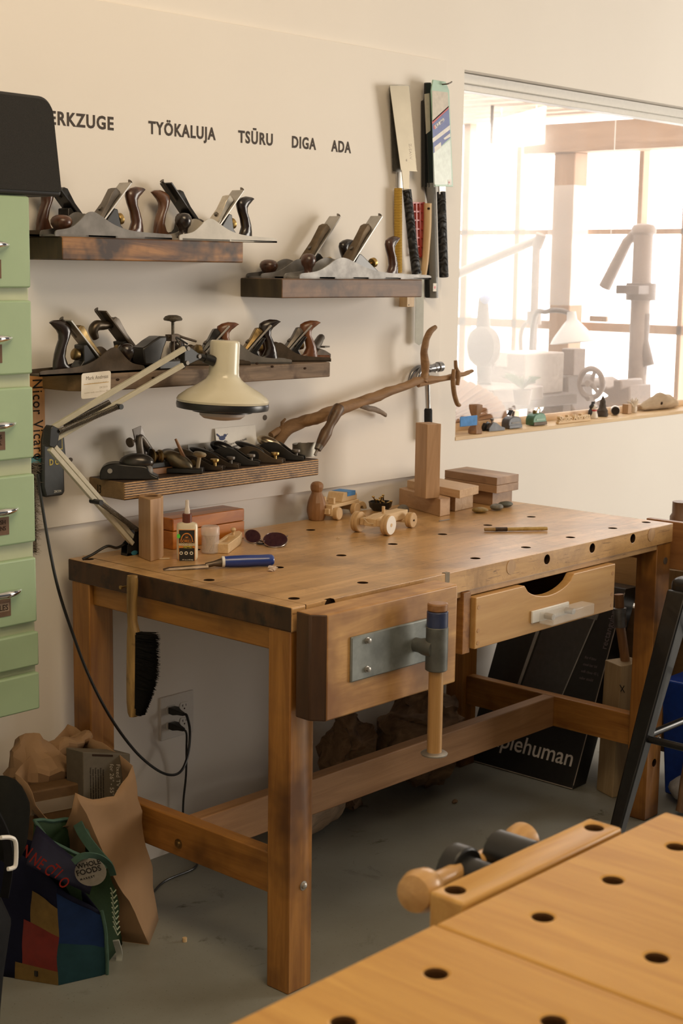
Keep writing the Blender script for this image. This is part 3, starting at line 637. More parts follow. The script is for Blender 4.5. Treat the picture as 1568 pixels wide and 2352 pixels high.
def hand_plane(label, loc, rot, L=.36, W=.058, hump=1., body=None, inner=None, cap=None, iron=None, tote=None, knob=None, kn=KN_H, brass=True, group='bench planes on the wall shelves', tall=1., usetote=True, rest=True, capc=0, ti=.19):
    t = thing('bench_plane', label, 'hand plane', loc, rot, group)
    body, inner, cap, iron = body or M_GREYIRON, inner or M_JAPAN, cap or M_STEELD, iron or M_STEEL
    pr = [(.5, .0), (.5, .006), (.485, .012), (.42, .015), (.36, .020), (.30, .032), (.25, .045), (.205, .051), (.16, .049), (.10, .040), (.02, .028), (-.08, .019), (-.2, .0145), (-.35, .0125), (-.47, .011), (-.5, .008), (-.5, 0)]
    pr = [(a*L, z*hump) for a, z in pr]
    pr = [(q.x, q.z) for q in spline([(a, 0, z) for a, z in pr[1:-1]], 3)]; pr = [(L/2, 0)]+pr+[(-L/2, 0)]
    b = B()
    for y in (-W/2, W/2-.0035): b.prism(pr, (0, y, 0), (1, 0, 0), (0, 0, 1), (0, .0035, 0))
    b.build('side_wall', body, t, smooth=True) if 0 else None
    b2 = b; n = 14; a = []
    for k in range(n+1):
        q = PI*k/n-PI/2; a.append((L/2-.012+.012*math.cos(q)+.002, (W/2)*math.sin(q)))
    a += [(-L/2, W/2), (-L/2, -W/2)]
    b2.prism(a, (0, 0, 0), (1, 0, 0), (0, 1, 0), (0, 0, .0045)); b2.build('body', body, t)
    xm = .165*L; an = math.radians(47); d = V((-math.cos(an), 0, math.sin(an))); nrm = V((math.sin(an), 0, math.cos(an)))
    B().prism([(xm-.012, .0045), (xm-.105*L/.36, .0045), (xm-.10*L/.36, .016), (xm-.085*L/.36, .030), (xm-.072, .066), (xm-.062, .068)], (0, -W*.33, 0), (1, 0, 0), (0, 0, 1), (0, W*.66, 0)).box((xm+.02, -W*.4, .0045), (L*.32, W*.4, .011)).build('frog', inner, t, bevel=.002)
    o = V((xm, 0, .004)); iw = W*.74; Li = ti*L/.36*tall
    B().hexa([o+V((0, -iw/2, 0)), o+V((0, iw/2, 0)), o+d*Li+V((0, iw/2, 0)), o+d*Li+V((0, -iw/2, 0)), o+nrm*.0045+V((0, -iw/2, 0)), o+nrm*.0045+V((0, iw/2, 0)), o+d*Li+nrm*.0045+V((0, iw/2, 0)), o+d*Li+nrm*.0045+V((0, -iw/2, 0))]).build('iron', iron, t, bevel=.001)
    c0, c1 = o+d*.018+nrm*.006, o+d*Li*.80+nrm*.006; B_ = B(); rs = []
    for f, w, h in ((0, .46, .003), (.08, .47, .006), (.35, .42, .009), (.6, .33, .011), (.8, .29, .016), (.93, .32, .018), (1, .24, .014)):
        c = c0+(c1-c0)*f; rs.append([c+V((0, -W*w*.8, 0)), c+V((0, W*w*.8, 0)), c+nrm*h+V((0, W*w*.66, 0)), c+nrm*h+V((0, -W*w*.66, 0))])
    lc = B_.rings(rs).build('lever_cap', cap, t, bevel=.0012)
    sc = c0+(c1-c0)*.45+nrm*.0095
    s_ = B().cyl(sc, sc+nrm*.004, .0055, n=12).build('cap_screw', M_STEELD); sub(s_, lc)
    # upper lateral lever tip
    tip = o+d*(Li+.012)-nrm*.004; B().tube([o+d*Li*.7-nrm*.004, tip-d*.004, tip], [.0025, .003, .006], 8).build('lateral_lever', M_STEELD, t)
    if brass:
        c = V((xm-.088*L/.36, 0, .043)); B().lathe([(.003, -.012), (.003, 0), (.0125, .001), (.0135, .004), (.0135, .012), (.010, .015), (.004, .016)], c, (-.86, 0, .2), 20).build('adjuster_wheel', M_BRASSD if brass == 2 else M_BRASS, t)
    if usetote: tote_mesh(-.245*L, h=hump*.98).build('tote', tote or M_ROSE, t)
    if knob is not False: B().lathe([(r, z*1.0) for r, z in kn], (.385*L, 0, .0045), n=22).build('front_knob', knob or M_ROSE, t)
    return t
def pl(px_toe, px_heel, py_toe, py_heel, y, z, label, rot=None, **k):
    """place a plane so its near side runs between two spots of the shelf"""
    W = k.get('W', .058)
    a, h = Yp(px_toe, py_toe, y-W/2), Yp(px_heel, py_heel, y-W/2); L = abs(a.x-h.x)
    fl = PI if a.x < h.x else 0
    return hand_plane(label, ((a.x+h.x)/2, y, z+.0003), fl, L=L, **k)
# top shelf
pl(127, 395, 545, 547, -.113, Z1, 'grey jack plane with dark rosewood handle, end nearest the green drawers', body=M_GREYIRON, cap=M_STEELD, tote=M_ROSE, knob=wood('low_rosewood', (.05, .02, .012), (.14, .06, .03), 'z', 3, .3, 10), kn=KN_L, hump=1.12, ti=.175)
pl(412, 636, 547, 553, -.115, Z1, 'bright plated plane with glossy black handle overhanging the top shelf end', body=flat('nickel_plate', (.46, .43, .38), .55, .4, .12, nscale=20), cap=flat('nickel_cap', (.55, .50, .42), .3, 1, .12), tote=M_ROSEB, knob=M_ROSEB, hump=1.05, ti=.18)
pl(300, 52, 540, 540, -.042, Z1, 'black-capped plane partly hidden by the green drawers', body=M_RUSTY, cap=M_BLACK, iron=M_JAPAN, tote=M_ROSE, knob=False, brass=False, hump=1.12)
pl(560, 322, 545, 545, -.042, Z1, 'black-capped plane facing right behind the bright plated plane', body=M_RUSTY, cap=M_BLACK, iron=M_JAPAN, tote=wood('walnut_brown', (.07, .028, .015), (.17, .08, .04), 'z', 3, .3, 10, coat=.4), knob=M_ROSE, hump=1.12, brass=False)
# second shelf
pl(600, 880, 640, 640, -.040, Z2, 'brown jack plane with low squat knob, rear one under the saws', body=M_GREYIRON, cap=flat('bronzed_cap', (.14, .10, .06), .45, .7, .25), tote=M_ROSEB, knob=M_ROSE, kn=KN_L, ti=.165)
pl(688, 990, 640, 641, -.117, Z2, 'long silvery jack plane with tall knob at the front of the brown shelf', body=flat('worn_silver_iron', (.33, .32, .31), .55, .4, .3, nscale=30), cap=flat('bronzed_cap', (.14, .10, .06), .45, .7, .25), tote=M_ROSE, knob=M_ROSE, hump=1.1, ti=.150)
# third shelf
pl(333, 92, 842, 848, -.125, Z3, 'smoothing plane with black handle on the left end of the weathered shelf', body=M_RUSTY, cap=M_BRASSD, tote=M_ROSEB, knob=M_ROSEB, W=.055, hump=1.15, brass=2)
y3 = -.055
t = pl(405, 208, 835, 840, y3, Z3, 'tall black plane with a curved rear grip beside the round knurled knob', body=M_JAPAN, cap=M_STEELD, iron=M_RUSTY, knob=False, usetote=False, hump=.8, tall=1.3, brass=2)
q = lambda px, py: V((-(Yp(px, py, y3).x-t.location.x) if abs(t.rotation_euler.z) > 1 else Yp(px, py, y3).x-t.location.x, 0, Yp(px, py, y3).z-t.location.z))
B().tube(spline([q(220, 778), q(214, 760), q(222, 748), q(240, 747), q(258, 742), q(268, 735)]), [.008, .012, .013, .011, .0105, .009], 14).build('rear_grip', flat('bronze_brown', (.085, .065, .045), .35, .7, .2), t)
# compass plane
t = thing('compass_plane', 'black arched compass plane with a big knurled screw knob', 'hand plane', Yp(375, 832, -.07)*1, world=True)
t.location.z = Z3; PLACE[t.name] = V(t.location)
yy = -.138; P2 = lambda px, py: (Yp(px, py, yy).x, Yp(px, py, yy).z)
out = [P2(*c) for c in ((333, 838), (328, 800), (340, 793), (352, 783), (368, 773), (384, 772), (384, 782), (377, 800), (370, 826), (368, 838))]
B().prism(out, (0, yy, 0), (1, 0, 0), (0, 0, 1), (0, .045, 0)).build('arched_body', M_JAPAN, t, bevel=.004)
k0, k1 = Yp(397, 772, -.112), Yp(397, 741, -.112)
B().lathe([(.004, 0), (.004, .038), (.008, .040), (.022, .042), (.0235, .046), (.019, .052), (.010, .055)], (k0.x, -.112, k0.z-.004), n=28).build('knurled_knob', flat('knurled_grey', (.14, .125, .10), .5, .7, .4, bump=.6, nscale=300), t)
B().cyl((k0.x, -.112, k0.z-.004), (k0.x, -.112, Z3), .005).box((k0.x-.014, -.124, k0.z-.012), (k0.x+.012, -.100, k0.z+.004)).build('screw_post', M_RUSTY, t)
B().tube(spline([Yp(385, 774, -.112), Yp(405, 770, -.112), Yp(420, 775, -.112), Yp(450, 784, -.112)]), [.004, .0035, .003], 8).tube(spline([Yp(404, 770, -.112), Yp(412, 774, -.112), Yp(413, 800, -.112)]), .003, 8).build('linkage_arm', M_RUSTY, t)
pa = Yp(366, 838, yy); B().box((pa.x, yy, Z3+.0005), (pa.x+.085, yy+.045, Z3+.022)).build('flexible_sole', M_JAPAN, t, bevel=.003)
def diag(pxm, pym, yc, z, ang, label, L, **k):
    p = Yp(pxm, pym, yc); return hand_plane(label, (p.x, yc, z+.0003), ang, L=L, **k)
diag(478, 822, -.068, Z3, math.radians(152), 'plane with a light red-brown handle mostly behind the lamp neck', .21, body=M_RUSTY, cap=M_JAPAN, tote=M_ROSER, knob=M_ROSEB, W=.05, hump=1.0, ti=.22)
diag(575, 820, -.082, Z3, math.radians(150), 'plane with glossy black handle just right of the lamp head', .21, body=M_GREYIRON, cap=M_BRASSD, tote=M_ROSEB, knob=M_ROSEB, W=.052, hump=1.05, ti=.22)
diag(670, 812, -.085, Z3, math.radians(150), 'plane with reddish handle near the right end of the weathered shelf', .205, body=M_RUSTY, cap=M_STEELD, tote=M_ROSER, knob=M_ROSE, W=.05, hump=1.0, brass=2, ti=.22)
# small bullnose plane at the shelf end
p = Yp(733, 825, -.05); t = thing('small_plane', 'small dark plane peeping out behind the reddish plane handle', 'hand plane', (p.x, -.045, Z3), math.radians(20))
B().prism([(-.05, 0), (.055, 0), (.055, .012), (.02, .022), (-.02, .030), (-.05, .02)], (0, -.016, 0), (1, 0, 0), (0, 0, 1), (0, .032, 0)).build('body', M_RUSTY, t, bevel=.002)
B().tube(spline([(-.03, 0, .03), (0, 0, .045), (.02, 0, .058), (.035, 0, .055)]), [.012, .012, .010, .005], 10).build('lever_cap', M_STEELD, t)
B().box((.015, -.014, .03), (.05, .014, .034)).build('iron', M_STEELD, t)
c = Yp(748, 819, -.12); tag(B().cyl((c.x-.035, -.10, Z3+.008), (c.x+.012, -.12, Z3+.008), .0078, n=14).build('short_dowel', M_ROSER), 'short reddish rod lying on the right end of the weathered shelf', 'rod')

# ================================================================== BLOCK PLANES ON THE LOWEST SHELF
def block_plane(label, px, py, yc, ang, L=.155, W=.046, body=None, cap=None, capk='palm', knob=None, rear=1., disc=None, group='block planes on the lowest shelf'):
    p = Yp(px, py, yc); t = thing('block_plane', label, 'hand plane', (p.x, yc, Z4+.0003), ang, group)
    body = body or M_RUSTY
    pr = spline([(-.5, 0, .004), (-.48, 0, .014), (-.42, 0, .024), (-.30, 0, .034), (-.14, 0, .038), (.02, 0, .034), (.18, 0, .022), (.32, 0, .013), (.44, 0, .010), (.5, 0, .008)], 4)
    pr = [(q.x*L, q.z*rear) for q in pr]; poly = [(-L/2, 0)]+pr+[(L/2, 0)]; b = B()
    for y in (-W/2, W/2-.003): b.prism(poly, (0, y, 0), (1, 0, 0), (0, 0, 1), (0, .003, 0))
    b.box((-L/2, -W/2, 0), (L*.47, W/2, .004))
    b.box((L*.26, -W*.42, .003), (L*.47, W*.42, .010))
    bo = b.build('body', body, t, bevel=.0008)
    if disc:
        for y, s in ((-W/2-.0006, 1),): sub(B().cyl((-.05*L, y, .019), (-.05*L, y+.001, .019), .0085*disc, n=24).build('side_disc', M_BRASSD if disc == 1 else M_JAPAN), bo)
    B().hexa([(-.44*L, -W*.38, .026*rear), (-.44*L, W*.38, .026*rear), (.16*L, W*.38, .006), (.16*L, -W*.38, .006), (-.44*L, -W*.38, .030*rear), (-.44*L, W*.38, .030*rear), (.16*L, W*.38, .009), (.16*L, -W*.38, .009)]).build('iron', M_STEELD, t)
    if capk == 'palm': B().sphere((-.20*L, 0, .034*rear), (.26*L, W*.36, .0165), 20, 12, ry(math.radians(22))).build('lever_cap', cap or M_JAPAN, t)
    elif capk == 'low': B().sphere((-.16*L, 0, .034*rear), (.30*L, W*.36, .010), 18, 10, ry(math.radians(18))).build('lever_cap', cap or M_JAPAN, t)
    elif capk == 'flat':
        B().tube(spline([(.10*L, 0, .018), (-.1*L, 0, .035), (-.28*L, 0, .050), (-.42*L, 0, .052)]), [.010, .013, .014, .010], 12).build('lever_cap', cap or M_STEELD, t)
    if knob: B().lathe([(.005, 0), (.005, .010), (.011, .012), (.012, .016), (.011, .019), (.004, .020)], (.33*L, 0, .009), n=20).build('front_knob', knob, t)
    return t
A = math.radians
# block plane, left end (low black casting)
p = Yp(298, 1095, -.10); t = thing('block_plane', 'low all-black bullnose plane on the left front corner of the lowest shelf', 'hand plane', (p.x+.005, -.092, Z4+.0003), A(-42), 'block planes on the lowest shelf')
pr = spline([(-.07, 0, .003), (-.068, 0, .022), (-.058, 0, .034), (-.035, 0, .040), (0, 0, .036), (.03, 0, .034), (.045, 0, .030), (.052, 0, .016), (.072, 0, .006)], 4)
B().prism([(-.07, 0)]+[(q.x, q.z) for q in pr]+[(.072, 0)], (0, -.026, 0), (1, 0, 0), (0, 0, 1), (0, .052, 0)).build('body', M_JAPAN, t, bevel=.003)
B().sphere((.018, 0, .040), (.042, .023, .022), 20, 12).build('lever_cap', flat('smoky_cap', (.06, .055, .05), .25, .6, .2), t)
B().sphere((.046, -.006, .020), (.012, .018, .015), 16, 10).build('nose_cap', M_GREYIRON, t)
B().cyl((-.045, -.0268, .022), (-.045, -.025, .022), .006, n=16).build('side_screw', M_STEEL, t)
# scraper plane with upright iron
c = Yp(345, 1068, -.045); t = thing('scraper_plane', 'scraping plane with an upright steel blade and thumbscrew', 'hand plane', (c.x, -.045, Z4), world=True)
yb = -.052
i0, i1, i2, i3 = Yp(318, 1050, yb), Yp(350, 1047, yb+.02), Yp(322, 978, yb+.022), Yp(303, 986, yb-.005)
nn = (i1-i0).cross(i3-i0).normalized()*.003
B().hexa([i0, i1, i2, i3, i0+nn, i1+nn, i2+nn, i3+nn]).build('iron', flat('blade_grey', (.30, .28, .26), .38, .85, .15), t)
B().tube(spline([Yp(324, 1050, yb-.006), Yp(320, 1020, yb-.006), Yp(322, 1004, yb-.004), Yp(330, 1012, yb), Yp(345, 1036, yb)]), [.010, .009, .007, .008, .009], 12).build('blade_clamp', M_STEELD, t)
k = Yp(297, 1017, yb-.004); k2 = Yp(308, 1013, yb-.002)
B().lathe([(.012, 0), (.0125, .004), (.007, .006), (.0035, .008), (.0035, .022)], k, (k2-k), 24).build('thumbscrew', M_RUSTY, t)
m0 = Yp(372, 1095, -.085); B().box((m0.x-.055, -.085, Z4+.0005), (m0.x+.045, -.035, Z4+.016)).build('wooden_sole', W_CHERRY('x'), t, bevel=.001)
B().box((m0.x-.055, -.083, Z4+.016), (m0.x+.043, -.037, Z4+.030)).prism([(m0.x-.03, 0), (m0.x+.03, 0), (m0.x-.02, .04)], (0, -.062, Z4+.030), (1, 0, 0), (0, 0, 1), (0, .006, 0)).build('body', M_JAPAN, t, bevel=.002)
w = Yp(360, 1048, -.065); B().lathe([(.020, 0), (.020, .004), (.009, .006), (.009, .014), (.014, .015), (.014, .019), (.018, .021), (.018, .026), (.006, .028), (.006, .040), (.003, .042)], w-V((.018, 0, 0)), (1, -.25, -.05), 22).build('roller_wheels', M_BRASSD, t)
# round-bodied spoke planes in the middle
c = Yp(386, 1075, -.030); t = thing('thumb_plane', 'grey palm-shaped plane behind the roller wheels', 'hand plane', (c.x, -.028, Z4))
B().box((-.045, -.018, 0), (.045, .018, .022)).build('body', M_JAPAN, t, bevel=.003); B().sphere((0, 0, .030), (.036, .018, .024)).build('lever_cap', M_GREYIRON, t)
c = Yp(404, 1078, -.095); t = thing('chisel_plane', 'pale bronze plane with a light wooden mushroom knob', 'hand plane', (c.x+.012, -.095, Z4), A(-50))
B().box((-.045, -.02, 0), (.06, .02, .014)).build('body', M_JAPAN, t, bevel=.003)
B().sphere((-.004, 0, .030), (.043, .020, .020), 20, 12, ry(A(28))).build('lever_cap', flat('pale_bronze', (.24, .20, .13), .38, .8, .2), t)
B().lathe([(.005, 0), (.005, .028), (.015, .032), (.017, .037), (.014, .041), (.005, .043)], (.045, 0, .012), (.15, .1, 1), 22).build('front_knob', flat('pale_knob', (.42, .33, .20), .5), t)
B().hexa([V(v_) for v_ in ((.01, -.008, .03), (.02, -.008, .03), (.02, .008, .03), (.01, .008, .03), (-.012, -.007, .085), (-.008, -.007, .086), (-.008, .007, .086), (-.012, .007, .085))]).build('wedge', wood('wedge_orange', (.36, .17, .07), (.48, .25, .11), 'z', 2, .5), t, bevel=.001)
block_plane('block plane with a bronze disc on its side and a dull humped cap', 452, 1082, -.076, A(-52), .138, .044, M_RUSTY, flat('dull_bronze', (.10, .075, .045), .4, .6, .25), 'palm', M_BRASS, 1.0, 1)
block_plane('low block plane with a steel knob in front of the grey wooden card', 489, 1072, -.070, A(-50), .138, .040, M_RUSTY, M_JAPAN, 'low', M_STEELD, 1.05)
block_plane('block plane with a large glossy black cap in front of the bird card', 536, 1065, -.070, A(-48), .138, .042, M_JAPAN, flat('gloss_black', (.012, .012, .013), .15, .1, .1), 'palm', M_STEELD, 1.25)
block_plane('block plane with an oval side recess and round brass knob', 592, 1058, -.076, A(-56), .140, .042, M_RUSTY, M_JAPAN, 'low', M_BRASS, 1.15, 1.7)
block_plane('block plane with a polished bulging steel cap beside the curled metal strip', 641, 1050, -.072, A(-54), .138, .042, M_JAPAN, flat('polished_cap', (.46, .38, .27), .2, .9, .08), 'palm', M_STEELD, 1.3)
# curled metal strip
c = Yp(700, 1043, -.062); b = B(); rr = []
for i in range(27):
    a = A(-40)+i/26*A(330); r = .026+.006*i/26; x, y = c.x+r*1.25*math.cos(a), -.064-r*math.sin(a)
    rr.append([(x, y, Z4+.0006), (x+.0018*math.cos(a), y-.0018*math.sin(a), Z4+.0006), (x+.0018*math.cos(a), y-.0018*math.sin(a), Z4+.034+(.006 if 8 < i < 17 else 0)), (x, y, Z4+.034+(.006 if 8 < i < 17 else 0))])
b.rings(rr); tag(b.build('curled_strip', flat('zinc_sheet', (.27, .25, .21), .4, .8, .2)), 'curled sheet-metal strip standing at the right end of the lowest shelf', 'metal strip')
# cards leaning on the wall
def card(name, label, cat, cs, mat, th=.0015, parts=True):
    c0 = V(cs[0]); t = thing(name, label, cat, c0, world=True)
    a, b_, c, d = [V(x) for x in cs]; n = (b_-a).cross(d-a).normalized()*th
    B().hexa([a+n, b_+n, c+n, d+n, a, b_, c, d]).build('sheet', mat, t, smooth=False)
    return t, a, (b_-a).normalized(), (d-a).normalized(), -n.normalized()*.0004
def lean(px0, px1, pyt0, y0=-.016, zz=None):
    a, b_ = Yp(px0, 1060, y0), Yp(px1, 1045, y0); z = Z4+.0005 if zz is None else zz
    top = Yp(px0, pyt0, -.004).z
    return [(a.x, y0, z), (b_.x, y0, z), (b_.x, -.004, top), (a.x, -.004, top)]
cs = lean(500, 592, 984)
ct, a, r_, u_, nn = card('greeting_card', 'white notecard with a small blue bird leaning on the wall', 'card', cs, M_PAPER)
off = V((0, -.0022, 0)); ch = (V(cs[3])-V(cs[0])).length
BB_ = flat('bird_blue', (.09, .11, .22), .7)
cc = a+u_*(ch-.026)+r_*.022+off*1.2
b = B()
for ct_, rx, rz_ in ((cc, .011, .006), (cc+r_*.011+u_*.006, .005, .004)):
    b.rings([[ct_+r_*rx*math.cos(q_)+u_*rz_*math.sin(q_) for q_ in [2*PI*k/16 for k in range(16)]], [ct_+V((0, .0006, 0))+r_*rx*math.cos(q_)+u_*rz_*math.sin(q_) for q_ in [2*PI*k/16 for k in range(16)]]])
b.bar(cc-r_*.006+u_*.002, cc-r_*.019+u_*.012, .004, .0006, (0, -1, 0)).bar(cc+r_*.015+u_*.006, cc+r_*.021+u_*.010, .001, .0006, (0, -1, 0)).bar(cc-r_*.018-u_*.022, cc+r_*.012-u_*.006, .0008, .0006, (0, -1, 0))
b.build('bird_drawing', BB_, ct)
rs = (r_+u_*.16).normalized(); us = (u_-r_*.16).normalized()
for i, (tx, dx, dz) in enumerate((('Mark,', .028, .040), ('Thank you so much for the beautiful', .034, .049), ('woodworking tools and', .036, .058), ('kind time', .038, .068))):
    text('handwriting', tx, .0085, flat('grey_ink', (.10, .09, .09), .7), a+r_*dx+u_*(ch-dz)+off, rs, us, ct, .62, 0, .0001, shear=.3)
cs = lean(434, 497, 1020)
ct, a, r_, u_, nn = card('wooden_card', 'grey wooden card with a monogram in front of the notecard', 'card', [(x, y-.006, z) for x, y, z in cs], wood('silver_wood', (.20, .19, .17), (.36, .34, .31), 'x', 2, .6, 12))
ch = (V(cs[3])-V(cs[0])).length
text('monogram', 'H', .022, M_INK, a+r_*.032+u_*(ch-.030)+off, r_, u_, ct, .8, 0, .0001); text('brackets', '(   )', .034, M_INK, a+r_*.022+u_*(ch-.033)+off, r_, u_, ct, .8, 0, .0001)
text('small_print', 'C & H Woodworking', .007, M_INK, a+r_*.018+u_*(ch-.042)+off, r_, u_, ct, .9, 0, .0001)
cs = lean(292, 330, 1037); card('paper_label', 'small pale label leaning behind the scraping plane', 'card', cs, M_PAPER)
# driftwood branch
def brp(px, py, y=-.075): return Yp(px, py, y)
M_DRIFT = wood('driftwood', (.16, .085, .035), (.36, .21, .10), 'x', 2.2, .7, 7, (.3, .7), .7)
t = thing('driftwood_branch', 'crooked bare branch rising from the lowest shelf towards the window', 'branch', (brp(630, 1022).x, -.06, Z4), world=True)
zs = Z4
pts = [V((brp(628, 1030, -.022).x, -.022, Z4+.012)), brp(650, 992, -.028), brp(688, 972, -.04), brp(735, 958), brp(790, 937), brp(835, 920), brp(880, 905), brp(930, 886), brp(972, 873), brp(1010, 871), brp(1050, 862), brp(1084, 852)]
B().tube(spline(pts, 5), [.017, .0185, .016, .0155, .017, .015, .014, .012, .011, .0085, .008, .006], 14).jitter(.0028, 60).jitter(.004, 18, 3.).build('stem', M_DRIFT, t)
B().tube(spline([brp(972, 876), brp(977, 845), brp(973, 812), brp(978, 785), brp(986, 764), brp(1000, 751)], 5), [.012, .012, .012, .0105, .010, .006], 12).jitter(.003, 40).build('upright_fork', M_DRIFT, t)
B().tube([brp(960, 884), brp(1018, 873)], [.008, .003], 8).build('splinter', M_DRIFT, t)
B().tube(spline([brp(828, 930, -.05), brp(848, 938, -.04), brp(865, 942, -.03), brp(886, 953, -.025)], 5), [.009, .008, .0075, .006], 10).jitter(.002, 60).build('grey_twig', wood('grey_twig', (.17, .135, .105), (.34, .27, .21), 'x', 3, .8, 6), t)
B().tube([brp(648, 985, -.028), brp(648, 970, -.03), brp(655, 962, -.03)], [.006, .005, .003], 8).cyl(brp(640, 988, -.028), brp(622, 1000, -.03), .009).build('stub', M_DRIFT, t)
tw = thing('hooked_twig', 'curved stick hooked across the branch tip by the window', 'twig', brp(1047, 860, -.088), world=True)
B().tube(spline([brp(1046, 828, -.09), brp(1047, 845, -.09), brp(1052, 860, -.09), brp(1050, 885, -.09)], 4), [.0055, .006, .0075, .006], 10).build('upper_stick', M_DRIFT, tw)
B().tube(spline([brp(1042, 848, -.092), brp(1040, 875, -.092), brp(1043, 905, -.092), brp(1050, 928, -.092), brp(1056, 930, -.092)], 5), [.006, .0075, .0075, .007, .005], 10).build('curved_stick', M_DRIFT, tw)
# old tool handle leaning against the branch
h0, h1 = Yp(727, 1037, -.115), Yp(780, 932, -.115)
ax = h1-h0; Lh = ax.length
t = thing('tool_handle', 'dark turned wooden tool handle leaning over the lowest shelf end', 'tool handle', h0, world=True)
B().lathe([(.012, .02), (.014, .03), (.016, .05), (.0165, .062), (.013, .078), (.0125, .09), (.015, .105), (.0165, .125), (.0165, Lh-.006), (.013, Lh)], h0, ax, 22).build('grip', wood('dark_ash', (.055, .028, .014), (.17, .095, .045), 'z', 3, .45, 7), t)
B().lathe([(.0035, -.012), (.004, .004), (.010, .006), (.012, .022), (.0125, .024)], h0, ax, 18).build('ferrule', M_STEELD, t)

# ================================================================== WALL LETTERING
M_VINYL = flat('charcoal_vinyl', (.075, .062, .055), .6, 0, .05)
for wd_, px, py, ex in (('WERKZUGE', None, None, None), ('TYÖKALUJA', 341, 305, 495), ('TSŪRU', 547, 327, 626), ('DIGA', 669, 340, 724), ('ADA', 761, 352, 806)):
    x0 = -.052 if px is None else Yp(px, py).x; x1 = .184 if px is None else Yp(ex, py+10).x
    o = text('wall_lettering', wd_, .0425, M_VINYL, (x0, -.0006, 1.877), (1, 0, 0), (0, 0, 1), None, 1, .026, .0004, spacing=1.14)
    w = max(v_.co.x for v_ in o.data.vertices)-min(v_.co.x for v_ in o.data.vertices)
    o.data.transform(Matrix.Translation((x0, 0, 0)) @ Matrix.Diagonal(((x1-x0)/w, 1, 1, 1)) @ Matrix.Translation((-x0, 0, 0)))
    tag(o, 'charcoal word %s lettered on the white wall board' % wd_, 'lettering', 'tool words lettered on the wall')

# ================================================================== SAWS AND HAMMER
def wp(px, py, y=-.02): p = Yp(px, py, y); return (p.x, p.z)
def sheet(name, pxs, y, mat, parent, th=.0012, bevel=0):
    return B().prism([wp(a, b_, y) for a, b_ in pxs], (0, y, 0), (1, 0, 0), (0, 0, 1), (0, -th, 0)).build(name, mat, parent, bevel=bevel, smooth=False)
def teeth(pa, pb, n, d):
    """points of a saw edge from pa to pb with teeth of depth d (pixels)"""
    r = []
    for i in range(n):
        t = i/n; r.append((pa[0]+(pb[0]-pa[0])*t, pa[1]+(pb[1]-pa[1])*t)); r.append((pa[0]+(pb[0]-pa[0])*(t+.5/n)+d, pa[1]+(pb[1]-pa[1])*(t+.5/n)))
    return r+[pb]
def mat_wrap(name, c1, c2, scale, bands='Z', rough=.5):
    m, nt, b = _new(name); v = _coord(nt, (1, 1, 1), False); w = nt.nodes.new('ShaderNodeTexWave'); w.bands_direction = bands; w.inputs['Scale'].default_value = scale
    nt.links.new(v, w.inputs['Vector']); nt.links.new(_ramp(nt, w.outputs['Fac'], [(.2, c1), (.6, c2)]), b.inputs['Base Color']); b.inputs['Roughness'].default_value = rough
    _bump(nt, b, w.outputs['Fac'], .8, .002); return m
def mat_weave():
    m, nt, b = _new('black_basket_grip'); v = _coord(nt, (1, 1, 1), False); w = nt.nodes.new('ShaderNodeTexWave'); w.bands_direction = 'DIAGONAL'; w.inputs['Scale'].default_value = 32; w.inputs['Distortion'].default_value = 6; w.inputs['Detail'].default_value = 0; w.inputs['Detail Scale'].default_value = 1.6
    nt.links.new(v, w.inputs['Vector']); nt.links.new(_ramp(nt, w.outputs['Fac'], [(.25, (.008, .009, .011)), (.7, (.035, .038, .044))]), b.inputs['Base Color']); b.inputs['Roughness'].default_value = .5
    _bump(nt, b, w.outputs['Fac'], 1., .003); return m
M_YEL = mat_wrap('yellow_cord_wrap', (.32, .17, .015), (.66, .42, .06), 70); M_WEAVE = mat_weave()
M_BLADE = flat('satin_blade', (.30, .26, .19), .45, .6, .1, nscale=8); M_BLADED = flat('grey_blade', (.20, .19, .17), .45, .7, .2)
def saw(label, y, base): return thing('pull_saw', label, 'saw', V((*[Yp(*base, y).x], y, Yp(*base, y).z)), world=True, group='saws hung on the wall')
# yellow-handled saw, behind
t = saw('pull saw with a yellow cord-wrapped handle', -.010, (915, 625))
sheet('blade', teeth((893, 203), (900, 393), 55, 2.2)+[(922, 395), (938, 400), (940, 196), (895, 195)], -.008, M_BLADED, t)
sheet('neck', [(911, 395), (923, 395), (924, 432), (911, 434)], -.010, M_STEEL, t, .003)
B().cyl(Yp(914, 627, -.020), Yp(914, 432, -.020), .0118, n=18).build('handle', M_YEL, t, bevel=.002)
# front saw with broad shiny blade
t = saw('pull saw with a broad shiny blade and black woven-pattern handle', -.03, (952, 630))
sheet('blade', [(894, 196), (938, 197)]+teeth((939, 197), (957, 392), 60, -1.6)+[(958, 394), (920, 392)], -.030, M_BLADE, t)
sheet('neck', [(921, 390), (939, 391), (938, 438), (926, 438)], -.030, M_BLADE, t, .002)
B().tube(spline([Yp(934, 436, -.032), Yp(941, 500, -.033), Yp(948, 565, -.033), Yp(956, 628, -.032)]), [.0128, .0135, .0135, .0140], 18).build('handle', M_WEAVE, t)
p = Yp(941, 330, -.0313); text('etched_mark', 'Z-SAW', .016, flat('etched', (.62, .56, .46), .5), (p.x-.004, -.0315, p.z), (.11, 0, -1), (1, 0, .11), t, .9, 0, .0001)
p = Yp(934, 368, -.0313); B().cyl((p.x, -.0313, p.z), (p.x, -.0318, p.z), .0032, n=12).build('etched_dot', flat('etched', (.62, .56, .46), .5), t)
